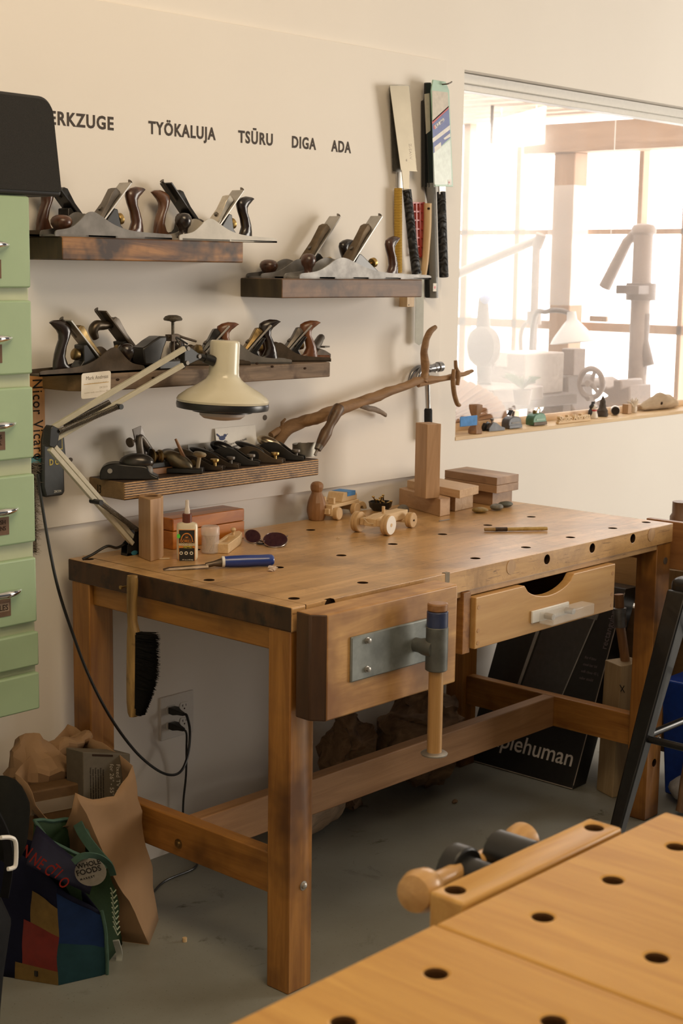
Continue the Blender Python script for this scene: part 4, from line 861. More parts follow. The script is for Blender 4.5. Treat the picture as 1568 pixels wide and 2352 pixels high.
# saw in mint card sleeve
t = saw('boxed pull saw in a pale mint card sleeve', -.045, (1028, 637))
M_MINTC = flat('mint_card', (.36, .55, .45), .35, 0, .04)
sl = sheet('card_sleeve', [(992, 183), (1021, 188), (1029, 208), (1038, 429), (997, 428), (988, 208)], -.046, M_MINTC, t, .004, .0008)
yf = -.0503
def on(name, pxs, mat): return sub(sheet(name, pxs, yf, mat, None, .0002), sl)
on('printed_blade', [(992, 208), (1028, 212), (1030, 246), (993, 280)], flat('print_cream', (.55, .50, .42), .4))
on('printed_panel', [(995, 352), (1034, 320), (1037, 424), (998, 424)], flat('print_pale', (.60, .70, .66), .3))
on('red_band', [(992, 278), (1030, 243), (1030, 250), (992, 286)], flat('print_red', (.50, .05, .06), .4))
yf = -.0506
on('blue_band', [(992.5, 286), (1030.5, 250), (1034, 316), (995, 352)], flat('print_blue', (.085, .12, .36), .4))
yf = -.0509
on('white_stripe', [(993, 318), (1033, 287), (1033.5, 297), (993.5, 328)], flat('print_white', (.72, .70, .66), .4))
on('printed_saw', [(997, 338), (1012, 326), (1013, 338), (998, 350)], flat('print_white', (.72, .70, .66), .4)); on('printed_wood', [(1018, 318), (1033, 306), (1034, 314), (1021, 321)], flat('print_white', (.72, .70, .66), .4))
on('price_label', [(1028, 413), (1036, 412), (1036.5, 425), (1029, 425)], flat('print_white', (.72, .70, .66), .4))
yf = -.0512
p = Yp(999, 296, yf); sub(text('printed_title', '玉鳥青龍作', .0115, flat('print_white', (.72, .70, .66), .4), (p.x, yf, p.z), (.70, 0, .44), (-.44, 0, .70), None, .9, .03, .0001), sl)
p = Yp(998, 292, yf); sub(B().cyl((p.x, yf, p.z), (p.x, yf+.0002, p.z), .006, n=14).build('red_dot', flat('print_red', (.50, .05, .06), .4)), sl)
p = Yp(1031, 419, yf); sub(B().cyl((p.x, yf, p.z), (p.x, yf+.0002, p.z), .003, n=12).build('seal', flat('print_red', (.50, .05, .06), .4)), sl)
sheet('neck', [(1006, 428), (1021, 428), (1021, 446), (1007, 446)], -.047, M_STEEL, t, .004)
B().tube([Yp(1013, 440, -.045), Yp(1019, 637, -.045)], [.0132, .0142], 18).build('handle', M_WEAVE, t, bevel=.002)
p = Yp(1010, 196, -.04); tag(B().tube(spline([V((p.x-.004, -.002, p.z+.003)), V((p.x, -.06, p.z+.002)), V((p.x+.012, -.068, p.z+.006)), V((p.x+.02, -.068, p.z+.010))]), .0022, 8).build('wall_hook', M_STEELD), 'steel hook holding the mint-sleeved saw', 'hook')
# plastic-wrapped dark saws behind
t = saw('dark saw in a clear plastic sleeve with a red-dot sticker', -.03, (998, 685))
sheet('blade', [(975, 192), (988, 190), (994, 430), (984, 430)], -.028, M_BLACK, t, .003)
sheet('card', [(974, 216), (986, 214), (988, 300), (978, 308)], -.0312, flat('print_cream', (.55, .50, .42), .4), t, .0004)
B().tube([Yp(991, 430, -.026), Yp(996, 684, -.026)], [.0118, .013], 16).build('handle', M_BLACK, t)
B().tube([Yp(990, 420, -.026), Yp(996, 686, -.026)], [.0145, .0155], 16).build('plastic_sleeve', glass('sleeve_plastic', (.9, .9, .88), .08, .20, .6), t)
pa = Yp(998, 660, -.042); B().box((pa.x-.008, -.0425, pa.z-.012), (pa.x+.008, -.042, pa.z+.012)).build('sticker', M_PAPER, t)
B().cyl((pa.x, -.0426, pa.z), (pa.x, -.0430, pa.z), .0042, n=14).build('red_dot', flat('print_red', (.50, .05, .06), .4), t)
t = saw('narrow black sheathed saw hung furthest back beside the mint sleeve', -.012, (975, 680))
sheet('sheath', [(966, 232), (972, 228), (973, 190), (981, 190), (984, 470), (981, 470), (973, 430), (967, 430)], -.006, M_BLACK, t, .014, .002)
sheet('handle', [(974, 470), (986, 470), (984, 684), (974, 684)], -.006, M_RUBBER, t, .016, .004)
# bare wood handled saw with white blade, pointing down
t = saw('pull saw with a bare wooden handle and a white blade pointing down', -.02, (962, 790))
sheet('blade', teeth((951.5, 786), (954, 640), 50, 1.4)+[(955, 622), (974, 622), (973, 640), (971, 786), (962, 793)], -.020, flat('white_coated_blade', (.50, .51, .47), .7, 0, .05), t)
B().tube(spline([Yp(982, 467, -.022), Yp(981, 520, -.022), Yp(977, 590, -.022), Yp(974, 618, -.022), Yp(973, 634, -.022)]), [.0128, .0125, .0105, .0098, .0075], 18).build('handle', W_PINE('z'), t)
p = Yp(985, 479, -.034); B().cyl((p.x, -.0352, p.z), (p.x, -.03, p.z), .0034, n=14).build('hang_hole', M_HOLE, t)
t = thing('net_sleeve', 'red plastic net sleeve behind the black woven saw handle', 'sleeve', Yp(960, 590, -.01), world=True)
b = B()
for i in range(7):
    py = 466+i*20; b.bar(Yp(946, py, -.012), Yp(974, py, -.012), .004, .004, (0, -1, 0))
for px in (947, 955, 963, 971): b.bar(Yp(px, 466, -.013), Yp(px+2, 590, -.013), .004, .004, (0, -1, 0))
b.build('net', flat('red_plastic', (.42, .05, .045), .35), t); sheet('backing', [(947, 466), (973, 466), (972, 592), (951, 592)], -.004, flat('red_film', (.50, .12, .10), .3), t, .006)
p0, p1 = Yp(935, 672, -.03), Yp(951, 705, -.03); t = thing('wall_block', 'small pale wooden block on the wall under the brown beam shelf', 'block', (p0.x, -.015, p1.z), world=True); B().box((p0.x, -.03, p1.z), (p1.x, 0, p0.z+.01)).build('block', W_PINE('z'), t, bevel=.001)
B().cyl((p0.x+.008, -.0306, p1.z+.006), (p0.x+.008, -.02, p1.z+.006), .002, n=8).build('nail', M_RUSTY, t)
# hammer
t = thing('claw_hammer', 'steel claw hammer hanging on the wall behind the tall wooden block', 'hammer', Yp(982, 965, -.03), world=True)
yh = -.028; H_ = lambda px, py: Yp(px, py, yh)
M_HAM = flat('hammer_steel', (.25, .25, .26), .3, .9, .15)
B().tube(spline([H_(978, 848), H_(990, 846), H_(998, 845)]), [.013, .012, .011], 16).cyl(H_(996, 845), H_(1005, 843), .0125, .0125).cyl(H_(1004, 843), H_(1013, 842), .0155).build('striking_head', M_HAM, t, bevel=.002)
b = B()
for dy in (-.008, .008):
    b.tube(spline([H_(980, 848)+V((0, dy, 0)), H_(966, 846)+V((0, dy*1.3, 0)), H_(954, 857)+V((0, dy*1.6, 0)), H_(946, 880)+V((0, dy*1.8, 0))]), [.011, .0095, .007, .003], 10)
    (b.build('claw', M_HAM, t)); b = B()
b.bm.free()
B().tube([H_(980, 845), H_(981, 880), H_(983, 940)], [.0085, .0080, .0075], 16).build('shaft', flat('shaft_steel', (.50, .49, .48), .25, 1, .08), t)
B().tube([H_(983, 938), H_(983, 942), H_(983.5, 1010)], [.010, .0125, .0125], 16).build('grip', M_RUBBER, t)
p = Yp(1000, 856, -.02); tag(B().lathe([(.0022, 0), (.0022, .03), (.0042, .0305), (.0042, .033)], (p.x-.012, 0, p.z+.004), (0, -1, 0), 10).build('wall_nail', M_STEEL), 'bright nail in the wall holding the claw hammer', 'nail')
# holes and specks on the wall
p = Yp(608, 959); tag(B().cyl((p.x, -.0012, p.z), (p.x, .004, p.z), .0075, n=16).build('wall_plug', M_RUSTY), 'brown plugged hole in the wall right of the lamp shade', 'plug')

# ================================================================== CARDS ON THE WEATHERED SHELF
c0, c1, c2, c3 = [Yp(*c, -.1675) for c in ((186, 917), (253, 909), (254, 853), (187, 858))]
t = thing('name_card', 'white card with rounded corners pinned to the weathered shelf front', 'card', c0, world=True)
hw, hh = (c1-c0).length, (c3-c0).length; r_ = (c1-c0).normalized(); u_ = (c3-c0).normalized(); pl_ = []
for cx, cy, a0 in ((hw-.006, .006, -90), (hw-.006, hh-.006, 0), (.006, hh-.006, 90), (.006, .006, 180)):
    pl_ += [(cx+.006*math.cos(A(a0+k*18)), cy+.006*math.sin(A(a0+k*18))) for k in range(6)]
B().prism(pl_, c0, r_, u_, (0, -.0008, 0)).build('sheet', M_PAPER, t, smooth=False)
o_ = V((0, -.0010, 0)); GI = flat('grey_print', (.26, .23, .20), .7)
text('printed_name', 'Mark Andreas', .012, GI, c0+r_*.012+u_*(hh-.016)+o_, r_, u_, t, .95, 0, .0001)
text('fine_print', 'studio furniture & woodwork', .0048, flat('faint_print', (.60, .56, .50), .7), c0+r_*.016+u_*(hh-.026)+o_, r_, u_, t, 1, 0, .0001); text('date_print', '04/2019', .007, flat('faint_print', (.60, .56, .50), .7), c0+r_*(hw*.62)+u_*(hh*.34)+o_, r_, u_, t, 1, 0, .0001); text('lower_print', 'member studio since 2012 no. 408', .0045, flat('faint_print', (.60, .56, .50), .7), c0+r_*.008+u_*(hh*.2)+o_, r_, u_, t, 1.1, 0, .0001)
B().bar(c0+r_*.006+u_*(hh*.56)+o_, c0+r_*(hw-.006)+u_*(hh*.56)+o_, .0012, .0002, (0, -1, 0)).build('gold_line', flat('gold_ink', (.60, .38, .09), .5), t)

# ================================================================== DESK LAMP
M_ENAM = flat('cream_enamel', (.66, .62, .48), .26, 0, .03, coat=.3, nscale=12); M_ARM = flat('cream_arm', (.56, .53, .43), .4, 0, .06)
lb = Zp(302, 1266, BH); yb0, yel, yhd = -.102, -.16, -.27
t = thing('desk_lamp', 'cream spring-arm desk lamp clamped on the workbench left end', 'lamp', (lb.x, yb0, BH), world=True)
bp = lambda px, py: Yp(px, py, yb0)
P_ = [bp(*c) for c in ((285, 1282), (316, 1279), (318, 1212), (304, 1214), (300, 1235), (286, 1252))]
for dy in (-.012, .010):
    B().prism([(p.x, max(p.z, BH+.0004)) for p in P_], (0, yb0+dy, 0), (1, 0, 0), (0, 0, 1), (0, .002, 0)).build('bracket_plate', M_BLACK, t)
B().box((bp(285, 1282).x, yb0-.012, BH+.0003), (bp(317, 1280).x, yb0+.012, BH+.006)).cyl((bp(308, 1270).x, yb0, BH+.004), (bp(308, 1270).x, yb0, BH+.03), .009).build('base', M_BLACK, t)
p = bp(301, 1268); b = B(); b.rings([[V((p.x+.010*math.cos(q), yb0-.0124-e, p.z+.0055*math.sin(q))) for q in [2*PI*k/20 for k in range(20)]] for e in (0, .0006)]); b.build('blue_sticker', flat('sticker_blue', (.05, .22, .30), .4), t)
e0 = Yp(112, 1012, yel); e1 = Yp(106, 985, yel); j0 = bp(297, 1247); j1 = bp(308, 1238)
# lower arm: two parallel bars
el_a, el_b = Yp(108, 1030, yel), Yp(122, 1024, yel)
B().bar(j0+V((0, -.010, 0)), el_a+V((0, -.010, 0)), .012, .011, (1, 0, .7)).build('lower_bar', M_ARM, t, bevel=.001)
B().bar(j1+V((0, -.002, 0)), el_b+V((0, -.002, 0)), .012, .010, (1, 0, .7)).build('lower_bar', M_ARM, t, bevel=.001)
B().prism([(Yp(*c, yel).x, Yp(*c, yel).z) for c in ((107, 985), (113, 976), (130, 985), (124, 1020), (116, 1028), (104, 1024))], (0, yel-.014, 0), (1, 0, 0), (0, 0, 1), (0, .026, 0)).build('elbow_plate', M_BLACK, t, bevel=.002)
def up(px, py, f): return Yp(px, py, yel+(yhd-yel)*f)
u0, u1 = up(122, 982, 0), up(424, 800, .95); v0, v1 = up(124, 1010, 0), up(420, 838, .95)
B().bar(u0, u1, .013, .012, (0, 0, 1)).build('upper_bar', M_ARM, t, bevel=.001); B().bar(v0, v1, .013, .011, (0, 0, 1)).build('upper_bar', M_ARM, t, bevel=.001)
def coil(p, q, r, turns, wire=.0011):
    p, q = V(p), V(q); x, y, z = frame(q-p); L = (q-p).length; n = turns*9
    return B().tube([p+z*L*i/n+(x*math.cos(2*PI*i/9)+y*math.sin(2*PI*i/9))*r for i in range(n+1)], wire, 5)
coil(up(128, 990, 0)+V((0, -.012, 0)), up(262, 934, .45)+V((0, -.012, 0)), .0058, 46).build('spring', M_STEELD, t); coil(up(150, 978, .1)+V((0, .008, 0)), up(258, 924, .45)+V((0, .008, 0)), .0058, 40).build('spring', M_STEELD, t)
coil(bp(308, 1216)+V((0, -.012, 0)), Yp(220, 1152, -.15)+V((0, -.014, 0)), .0055, 36).build('spring', M_STEELD, t); coil(bp(312, 1214)+V((0, .010, 0)), Yp(224, 1150, -.15)+V((0, .006, 0)), .0055, 36).build('spring', M_STEELD, t)
for c in (up(265, 933, .45), Yp(219, 1152, -.15)): B().cyl(c+V((0, -.022, 0)), c+V((0, .016, 0)), .0062, n=14).build('spring_pin', M_BLACK, t)
hd = lambda px, py: Yp(px, py, yhd+.015)
B().prism([(hd(*c).x, hd(*c).z) for c in ((416, 795), (424, 792), (456, 815), (456, 823), (422, 840), (416, 838))], (0, yhd+.004, 0), (1, 0, 0), (0, 0, 1), (0, .016, 0)).build('head_plate', M_BLACK, t, bevel=.002)
for c in ((424, 800), (422, 833), (450, 818)): B().cyl(hd(*c)+V((0, -.014, 0)), hd(*c)+V((0, .004, 0)), .005, n=12).build('pivot_screw', M_STEELD, t)
hc_ = Yp(514, 865, yhd)
B().tube([hd(440, 816), hd(460, 820), Yp(487, 828, yhd)], [.007, .009, .008], 12).cyl(Yp(470, 822, yhd+.01), Yp(492, 830, yhd), .0125).build('tilt_joint', M_BLACK, t)
B().lathe([(.009, 0), (.016, .003), (.016, .012), (.010, .016)], Yp(448, 806, yhd+.04), (1, -.3, -.1), 18).build('tension_knob', M_BRASSD, t)
ax = V((-.035, .02, -1)).normalized(); c0_ = Yp(517, 782, yhd)
k_ = .00103
prof = [(30, 0), (33.5, 2), (35, 8), (35, 70), (36, 80), (42, 90), (60, 103), (85, 117), (104, 131), (108, 138), (107, 143), (104, 141), (86, 124), (58, 108), (40, 95), (30, 80)]
B().lathe([(r*k_, h*k_) for r, h in prof], c0_, ax, 48).build('shade', M_ENAM, t)
B().lathe([(r*k_, h*k_) for r, h in [(99, 142), (107.5, 144), (108.5, 150), (107, 158), (98, 160), (70, 163), (66, 163), (66, 142)]], c0_, ax, 48).build('rim_ring', flat('black_ring', (.016, .016, .017), .3), t)
B().lathe([(r*k_, h*k_) for r, h in [(66, 150), (70, 150), (70, 166), (50, 166), (48, 150)]], c0_, ax, 40).build('bulb_collar', flat('black_ring', (.016, .016, .017), .3), t)
B().lathe([(r*k_, h*k_) for r, h in [(18, 100), (44, 150), (54, 164), (53, 174), (44, 181), (18, 185), (1, 185.5)]], c0_, ax, 32).build('bulb', flat('frosted_bulb', (.50, .45, .42), .5, 0, .03), t)
B().tube(spline([Yp(430, 790, yhd+.03), Yp(405, 775, yhd+.02), Yp(412, 790, yhd+.01)]), .0022, 8).build('head_cable', M_BLACK, t)
B().tube(spline([bp(286, 1250), bp(268, 1258), bp(245, 1255), V((.03, -.09, BH+.012)), V((.006, -.085, BH+.004))]), .0035, 8).build('base_cable', M_BLACK, t)

# ================================================================== THINGS BEHIND THE DRAWERS
p0, p1 = Yp(76, 858, -.02), Yp(104, 1045, -.02)
t = thing('marked_board', 'narrow orange board with hand-inked letters beside the green drawers', 'board', (p1.x-.03, -.01, p1.z), world=True)
B().box((p1.x-.075, -.022, p1.z), (p1.x, -.002, p0.z)).build('board', wood('orange_pine', (.46, .22, .08), (.58, .32, .13), 'z', 1.5, .5, 10), t, bevel=.001)
text('inked_letters', 'Nicor Vicaro', .040, M_INK, (p1.x-.034, -.0226, p0.z-.012), (0, 0, -1), (1, 0, 0), t, .78, .004, .0002, spacing=1.15)
c = Yp(97, 1048, -.02); B().box((c.x-.06, -.022, c.z-.014), (c.x+.008, -.002, c.z-.002)).build('teal_band', flat('teal_tape', (.03, .19, .20), .4), t)
p0, p1 = Yp(88, 1052, -.02), Yp(100, 1268, -.02)
t = thing('brush_strip', 'shaggy grey carpet-like strip hanging below the orange board', 'brush', (p0.x, -.01, p1.z), world=True)
B().box((p0.x-.06, -.012, p1.z), (p0.x-.004, -.002, p0.z)).build('backing', M_RUBBER, t)
b = B(); R = random.Random(3)
for i in range(900):
    z = R.uniform(p1.z, p0.z); x = p0.x-.012+R.uniform(-.02, .004)+(.004 if z > p1.z+.1 else -.002); y = -.012+R.uniform(-.012, .008)
    d = V((R.uniform(.2, 1), R.uniform(-.9, .2), R.uniform(-.7, .5))).normalized()*R.uniform(.008, .019); s_ = V((.0006, 0, .0008)); q_ = V((x, y, z))
    b.face([b.v(q_), b.v(q_+s_), b.v(q_+d+s_*.4), b.v(q_+d)])
o = b.build('pile', flat('grey_pile', (.24, .20, .16), .9), t, smooth=False); o['kind'] = 'stuff'
g0, g1 = Yp(102, 985, -.03), Yp(149, 1142, -.03)
t = thing('wall_scanner', 'dark grey handheld detector with yellow marks hanging on the wall', 'detector', ((g0.x+g1.x)/2, -.02, g1.z), world=True)
wp_ = lambda px, py: (Yp(px, py, -.03).x, Yp(px, py, -.03).z)
B().prism([wp_(*c) for c in ((104, 984), (146, 985), (152, 1052), (147, 1064), (149, 1130), (143, 1138), (118, 1141), (104, 1143), (98, 1120), (98, 1010))], (0, -.002, 0), (1, 0, 0), (0, 0, 1), (0, -.030, 0)).build('housing', flat('slate_plastic', (.045, .050, .053), .4), t, bevel=.005)
B().prism([wp_(*c) for c in ((128, 996), (141, 997), (142, 1032), (128, 1032))], (0, -.0322, 0), (1, 0, 0), (0, 0, 1), (0, -.0006, 0)).build('yellow_frame', flat('yellow_print', (.55, .42, .05), .5), t, smooth=False)
B().prism([wp_(*c) for c in ((127, 998.5), (139.5, 999.5), (140, 1029.5), (127, 1029.5))], (0, -.0329, 0), (1, 0, 0), (0, 0, 1), (0, -.0006, 0)).build('screen', M_BLACK, t, smooth=False)
p = Yp(113, 1063, -.0325); text('yellow_mark', 'D O', .020, flat('yellow_print', (.55, .42, .05), .5), (p.x, -.0325, p.z-.006), (1, 0, 0), (0, 0, 1), t, .8, .03, .0003)
p = Yp(124, 1132, -.0325); text('small_mark', 'ZIRCON', .008, M_PAPER, (p.x, -.0325, p.z), (1, 0, 0), (0, 0, 1), t, .7, 0, .0002)
p = Yp(152, 1055, -.01); tag(B().lathe([(.002, 0), (.002, .022), (.0052, .0225), (.0052, .026)], (p.x+.002, 0, p.z), (0, -1, 0), 14).build('wall_screw', M_RUSTY), 'dark screw head in the wall right of the detector', 'screw')

# ================================================================== GREEN DRAWER CABINET
M_MINT = flat('mint_paint', (.345, .475, .295), .42, 0, .05, nscale=7, bump=.04); M_MINTF = flat('pale_mint_paint', (.47, .52, .36), .45, 0, .07, nscale=9)
CY = -.30; CX1 = -.2815; CX0 = -.95
cz1, cz0 = 1.697, .600
cab = thing('drawer_cabinet', 'tall mint-green wall cabinet with seven drawers and chrome handles', 'cabinet', (-.6, -.15, cz0), world=True)
B().box((CX0, CY+.016, cz0), (CX1+.001, -.002, cz1)).build('carcass', M_MINTF, cab, bevel=.003)
M_TAG = flat('brown_tag', (.17, .105, .07), .6); M_TAGI = flat('tag_ink', (.05, .03, .02), .7)
DR = [(452, 661, 562, 618, ''), (690, 858, 776, 812, ''), (888, 1051, 973, 1012, 'PUTTIES\nDYES.'), (1088, 1244, 1170, 1208, 'FINISH\nPENS'), (1280, 1428, 1359, 1396, 'CABLES'), (1452, 1529, None, None, ''), (1546, 1630, None, None, '')]
for k, (ya_, yb_, hy, ly, tx) in enumerate(DR):
    z1, z0 = Yp(78, ya_, CY).z, Yp(82, yb_, CY).z
    d = B().box((CX0+.02, CY, z0), (CX1-(.004 if k < 5 else .001), CY+.018, z1)).build('drawer', M_MINT, cab, bevel=.004)
    if hy:
        hx = Yp(22+k*6 if k < 4 else 46, hy, CY).x; hz = Yp(20, hy, CY).z
        hx = Yp((20, 27, 35, 41, 48)[k], hy, CY).x
        sub(B().tube(spline([(hx-.115, CY-.002, hz), (hx-.09, CY-.018, hz), (hx-.05, CY-.024, hz), (hx-.02, CY-.016, hz), (hx, CY-.002, hz+.001)], 5), [.002, .006, .0085, .0055, .0015], 12).build('handle', M_CHROME), d)
        lx = Yp((2, 4, 11, 20, 24)[k], ly, CY).x; lz = Yp(10, ly, CY).z
        sub(B().box((lx-.105, CY-.0015, lz-.019), (lx, CY, lz+.019)).build('label_plate', M_TAG), d)
        if tx: sub(text('label_text', tx, .013 if '\n' in tx else .017, M_TAGI, (lx-.008 if '\n' in tx else lx-.007, CY-.0019, lz+(.004 if '\n' in tx else -.005)), (1, 0, 0), (0, 0, 1), None, .9, .01, .0002, 'RIGHT'), d)
        if k == 4: sub(B().box((lx-.09, CY-.0018, lz-.008), (lx-.004, CY-.0014, lz+.010)).build('paper_strip', flat('tan_strip', (.32, .23, .16), .6)), d)
s0, s1 = Yp(0, 442, CY), Yp(139, 442, CY); sz1 = Yp(120, 222, CY).z
t = thing('speaker', 'matte black rounded speaker standing on the green drawer cabinet', 'speaker', (-.4, -.2, cz1), world=True)
pl_ = []; x0, x1, z0, z1 = -.62, -.2065, cz1+.0005, 1.902
for cx, cz, r, a0 in ((x1-.008, z0+.008, .008, -90), (x1-.040, z1-.036, .032, 0), (x0+.03, z1-.03, .03, 90), (x0+.008, z0+.008, .008, 180)):
    pl_ += [(cx+r*math.cos(A(a0+j*11.25)), cz+r*math.sin(A(a0+j*11.25))) for j in range(9)]
pl_ = [(x-(.012*(z-z0)/(z1-z0) if x > -.4 else 0), z) for x, z in pl_]
B().prism(pl_, (0, CY-.005, 0), (1, 0, 0), (0, 0, 1), (0, .20, 0)).build('enclosure', flat('speaker_black', (.022, .021, .021), .55, 0, .1, bump=.1, nscale=400), t, bevel=.006, seg=3)
B().prism([(x*.985-.006, z0+.008+(z-z0)*.93) for x, z in pl_], (0, CY-.0055, 0), (1, 0, 0), (0, 0, 1), (0, -.003, 0)).build('grille', flat('grille_cloth', (.030, .029, .028), .8, 0, .2, bump=.3, nscale=700), t, bevel=.001)

# ================================================================== ON THE WORKBENCH
Hb = BH+.0004
zb = lambda px, py, z=Hb: Zp(px, py, z)
M_MAPZ = wood('block_beech', (.36, .205, .095), (.50, .31, .165), 'z', 1.5, .5, 9)
# hexagonal block with a bored hole
c = zb(348, 1284); c = V((.142, -.172, Hb)); t = thing('bored_block', 'tall six-sided wooden block with a hole in its top by the lamp base', 'block', c, world=True)
cor = [zb(319, 1279), zb(346, 1290), zb(379, 1281)]
a, b_, d = cor; e = a+(d-b_)*.9; f_ = d+(a-b_)*.55; g_ = e
hx = [a, b_, b_+(d-b_)*.72, d+(d-b_)*.1+(a-b_)*.25, d+(a-b_)*1.05, a+(d-b_)*.45+(a-b_)*.35]
z1 = Hb+.149
def top_z(px, py, P):  # height at which the vertical through P meets the pixel row
    lo, hi = 0., 2.5
    for _ in range(40):
        m_ = (lo+hi)/2; d_ = V((P[0], P[1], m_))-CAM; y_ = 1176-FPX*d_.dot(CU)/d_.dot(_f)
        if y_ > py: lo = m_
        else: hi = m_
    return lo
z1 = top_z(346, 1148, b_)
bb = B().rings([[V((p.x, p.y, Hb)) for p in hx], [V((p.x, p.y, z1)) for p in hx]]).build('block', M_MAPZ, t, bevel=.0015, smooth=False)
cc = sum((V((p.x, p.y, 0)) for p in hx), V())/6
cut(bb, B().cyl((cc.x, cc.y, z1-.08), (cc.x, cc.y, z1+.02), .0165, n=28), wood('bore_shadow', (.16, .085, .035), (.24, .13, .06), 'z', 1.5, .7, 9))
# glue bottle
c = zb(428, 1287); c = c+V((.010, .008, 0)); zt = lambda py: top_z(428, py, c)
t = thing('glue_bottle', 'white glue bottle with a brown cap and black label', 'bottle', c, world=True)
rt = V((.70, -.714, 0)).normalized(); dp = V((.714, .70, 0))
hw, hd = .0255, .0165
def ov(z, k=1., n=28, sq=2.6): return [V((c.x, c.y, 0))+rt*(hw*k*math.copysign(abs(math.cos(a_))**(2/sq), math.cos(a_)))+dp*(hd*k*math.copysign(abs(math.sin(a_))**(2/sq), math.sin(a_)))+V((0, 0, z)) for a_ in [2*PI*j/n for j in range(n)]]
zs_, zc0, zc1, zn = zt(1200), zt(1196), zt(1180), zt(1148)
B().rings([ov(Hb, .90), ov(Hb+.004, .98), ov(Hb+.010, 1), ov(zs_-.008, 1), ov(zs_-.003, .93), ov(zs_, .70), ov(zs_+.0015, .40)]).build('bottle_body', flat('cream_plastic', (.72, .63, .46), .3, 0, .03, coat=.2), t)
zq = V((c.x, c.y, 0))
B().lathe([(.0115, zs_), (.0118, zc1-.001), (.010, zc1+.001)], zq, n=26).build('cap', flat('brown_cap', (.13, .035, .022), .35), t)
B().lathe([(.0070, zc1), (.0062, zc1+.012), (.0045, zc1+.017), (.0045, zn-.001), (.003, zn)], zq, n=20).build('nozzle', glass('milky_nozzle', (.78, .70, .62), .3, .75), t)
lo_ = zq-dp*(hd+.0004); lz0, lz1 = zt(1287), zt(1214)
def lab(name, x0, z0_, x1, z1_, mat, k=0): return B().hexa([lo_-dp*(.0003+k)+rt*x0+V((0, 0, z0_)), lo_-dp*(.0003+k)+rt*x1+V((0, 0, z0_)), lo_+dp*.003+rt*x1+V((0, 0, z0_)), lo_+dp*.003+rt*x0+V((0, 0, z0_)), lo_-dp*(.0003+k)+rt*x0+V((0, 0, z1_)), lo_-dp*(.0003+k)+rt*x1+V((0, 0, z1_)), lo_+dp*.003+rt*x1+V((0, 0, z1_)), lo_+dp*.003+rt*x0+V((0, 0, z1_))]).build(name, mat, None, smooth=False)
M_OR = flat('label_orange', (.62, .22, .03), .5); M_LBK = flat('label_black', (.015, .014, .013), .5); M_YL = flat('label_yellow', (.62, .48, .06), .5); M_LW = flat('label_white', (.72, .66, .52), .5)
L_ = lab('label', -.0195, lz0, .0195, lz1, M_OR); attach(L_, t)
LH = lz1-lz0
def sl_(o): return sub(o, L_)
sl_(lab('label_field', -.0183, lz0+.0012, .0183, lz1-.0012, M_LBK, .0003))
sl_(B().rings([[lo_-dp*.0009+rt*(.0145*math.cos(q))+V((0, 0, lz0+LH*.66+.019*math.sin(q))) for q in [PI*k/16 for k in range(17)]], [lo_-dp*.0005+rt*(.0145*math.cos(q))+V((0, 0, lz0+LH*.66+.019*math.sin(q))) for q in [PI*k/16 for k in range(17)]]]).build('orange_arch', M_OR))
sl_(B().rings([[lo_-dp*.0012+rt*(.0122*math.cos(q))+V((0, 0, lz0+LH*.66+.0162*math.sin(q))) for q in [PI*k/16 for k in range(17)]], [lo_-dp*.0007+rt*(.0122*math.cos(q))+V((0, 0, lz0+LH*.66+.0162*math.sin(q))) for q in [PI*k/16 for k in range(17)]]]).build('arch_field', M_LBK))
# ape head mark: domed head over broad shoulders
hd_ = [(-.0105, 0), (-.009, .0055), (-.0055, .0075), (-.0045, .0115), (-.002, .0138), (.002, .0138), (.0045, .0115), (.0055, .0075), (.009, .0055), (.0105, 0)]
sl_(B().prism(hd_, lo_-dp*.0014+V((0, 0, lz0+LH*.66)), rt, (0, 0, 1), dp*.0004).build('ape_mark', flat('label_brown', (.10, .045, .015), .5)))
sl_(B().prism([(-.0022, .007), (-.003, .010), (0, .0088), (.003, .010), (.0022, .007)], lo_-dp*.0016+V((0, 0, lz0+LH*.66)), rt, (0, 0, 1), dp*.0004).build('ape_face', M_OR))
txt = lambda s_, sz, h_, m_, x_=0, xs=1., b__=.02: sl_(text('label_text', s_, sz, m_, lo_-dp*.0018+rt*x_+V((0, 0, lz0+LH*h_)), rt, (0, 0, 1), None, xs, b__, .0001, 'CENTER'))
sl_(lab('tan_stripe', -.0183, lz0+LH*.50, .0195, lz0+LH*.585, flat('label_tan', (.42, .31, .17), .5), .0006))
sl_(lab('grey_stripe', -.0183, lz0+LH*.43, .0195, lz0+LH*.50, M_OR, .0006)); sl_(lab('yellow_stripe', -.008, lz0+LH*.42, .013, lz0+LH*.495, M_YL, .0009))
txt('GORILLA', .0088, .61, M_OR, 0, .92); txt('WOOD GLUE', .0070, .505, M_LW, 0, .9); txt('ULTIMATE', .0056, .425, M_LBK, .0025, .9); txt('4 fl. oz. (118 mL)', .0040, .05, M_LW, .002, .95)
for x in (-.0135, -.0015, .011): sl_(B().cyl(lo_-dp*.0010+rt*x+V((0, 0, lz0+LH*.27)), lo_-dp*.0002+rt*x+V((0, 0, lz0+LH*.27)), .0042, n=20).build('round_badge', M_LW)); sl_(B().cyl(lo_-dp*.0014+rt*x+V((0, 0, lz0+LH*.27)), lo_-dp*.0002+rt*x+V((0, 0, lz0+LH*.27)), .0020, n=14).build('badge_sign', M_LBK))
sl_(B().rings([[lo_-dp*(.0012-k)+rt*(-.0195+.0042*math.cos(q))+V((0, 0, lz0+LH*.80+.0055*math.sin(q))) for q in [2*PI*j/16 for j in range(16)]] for k in (0, .0006)]).build('green_sticker', flat('neon_green', (.12, .72, .06), .5)))
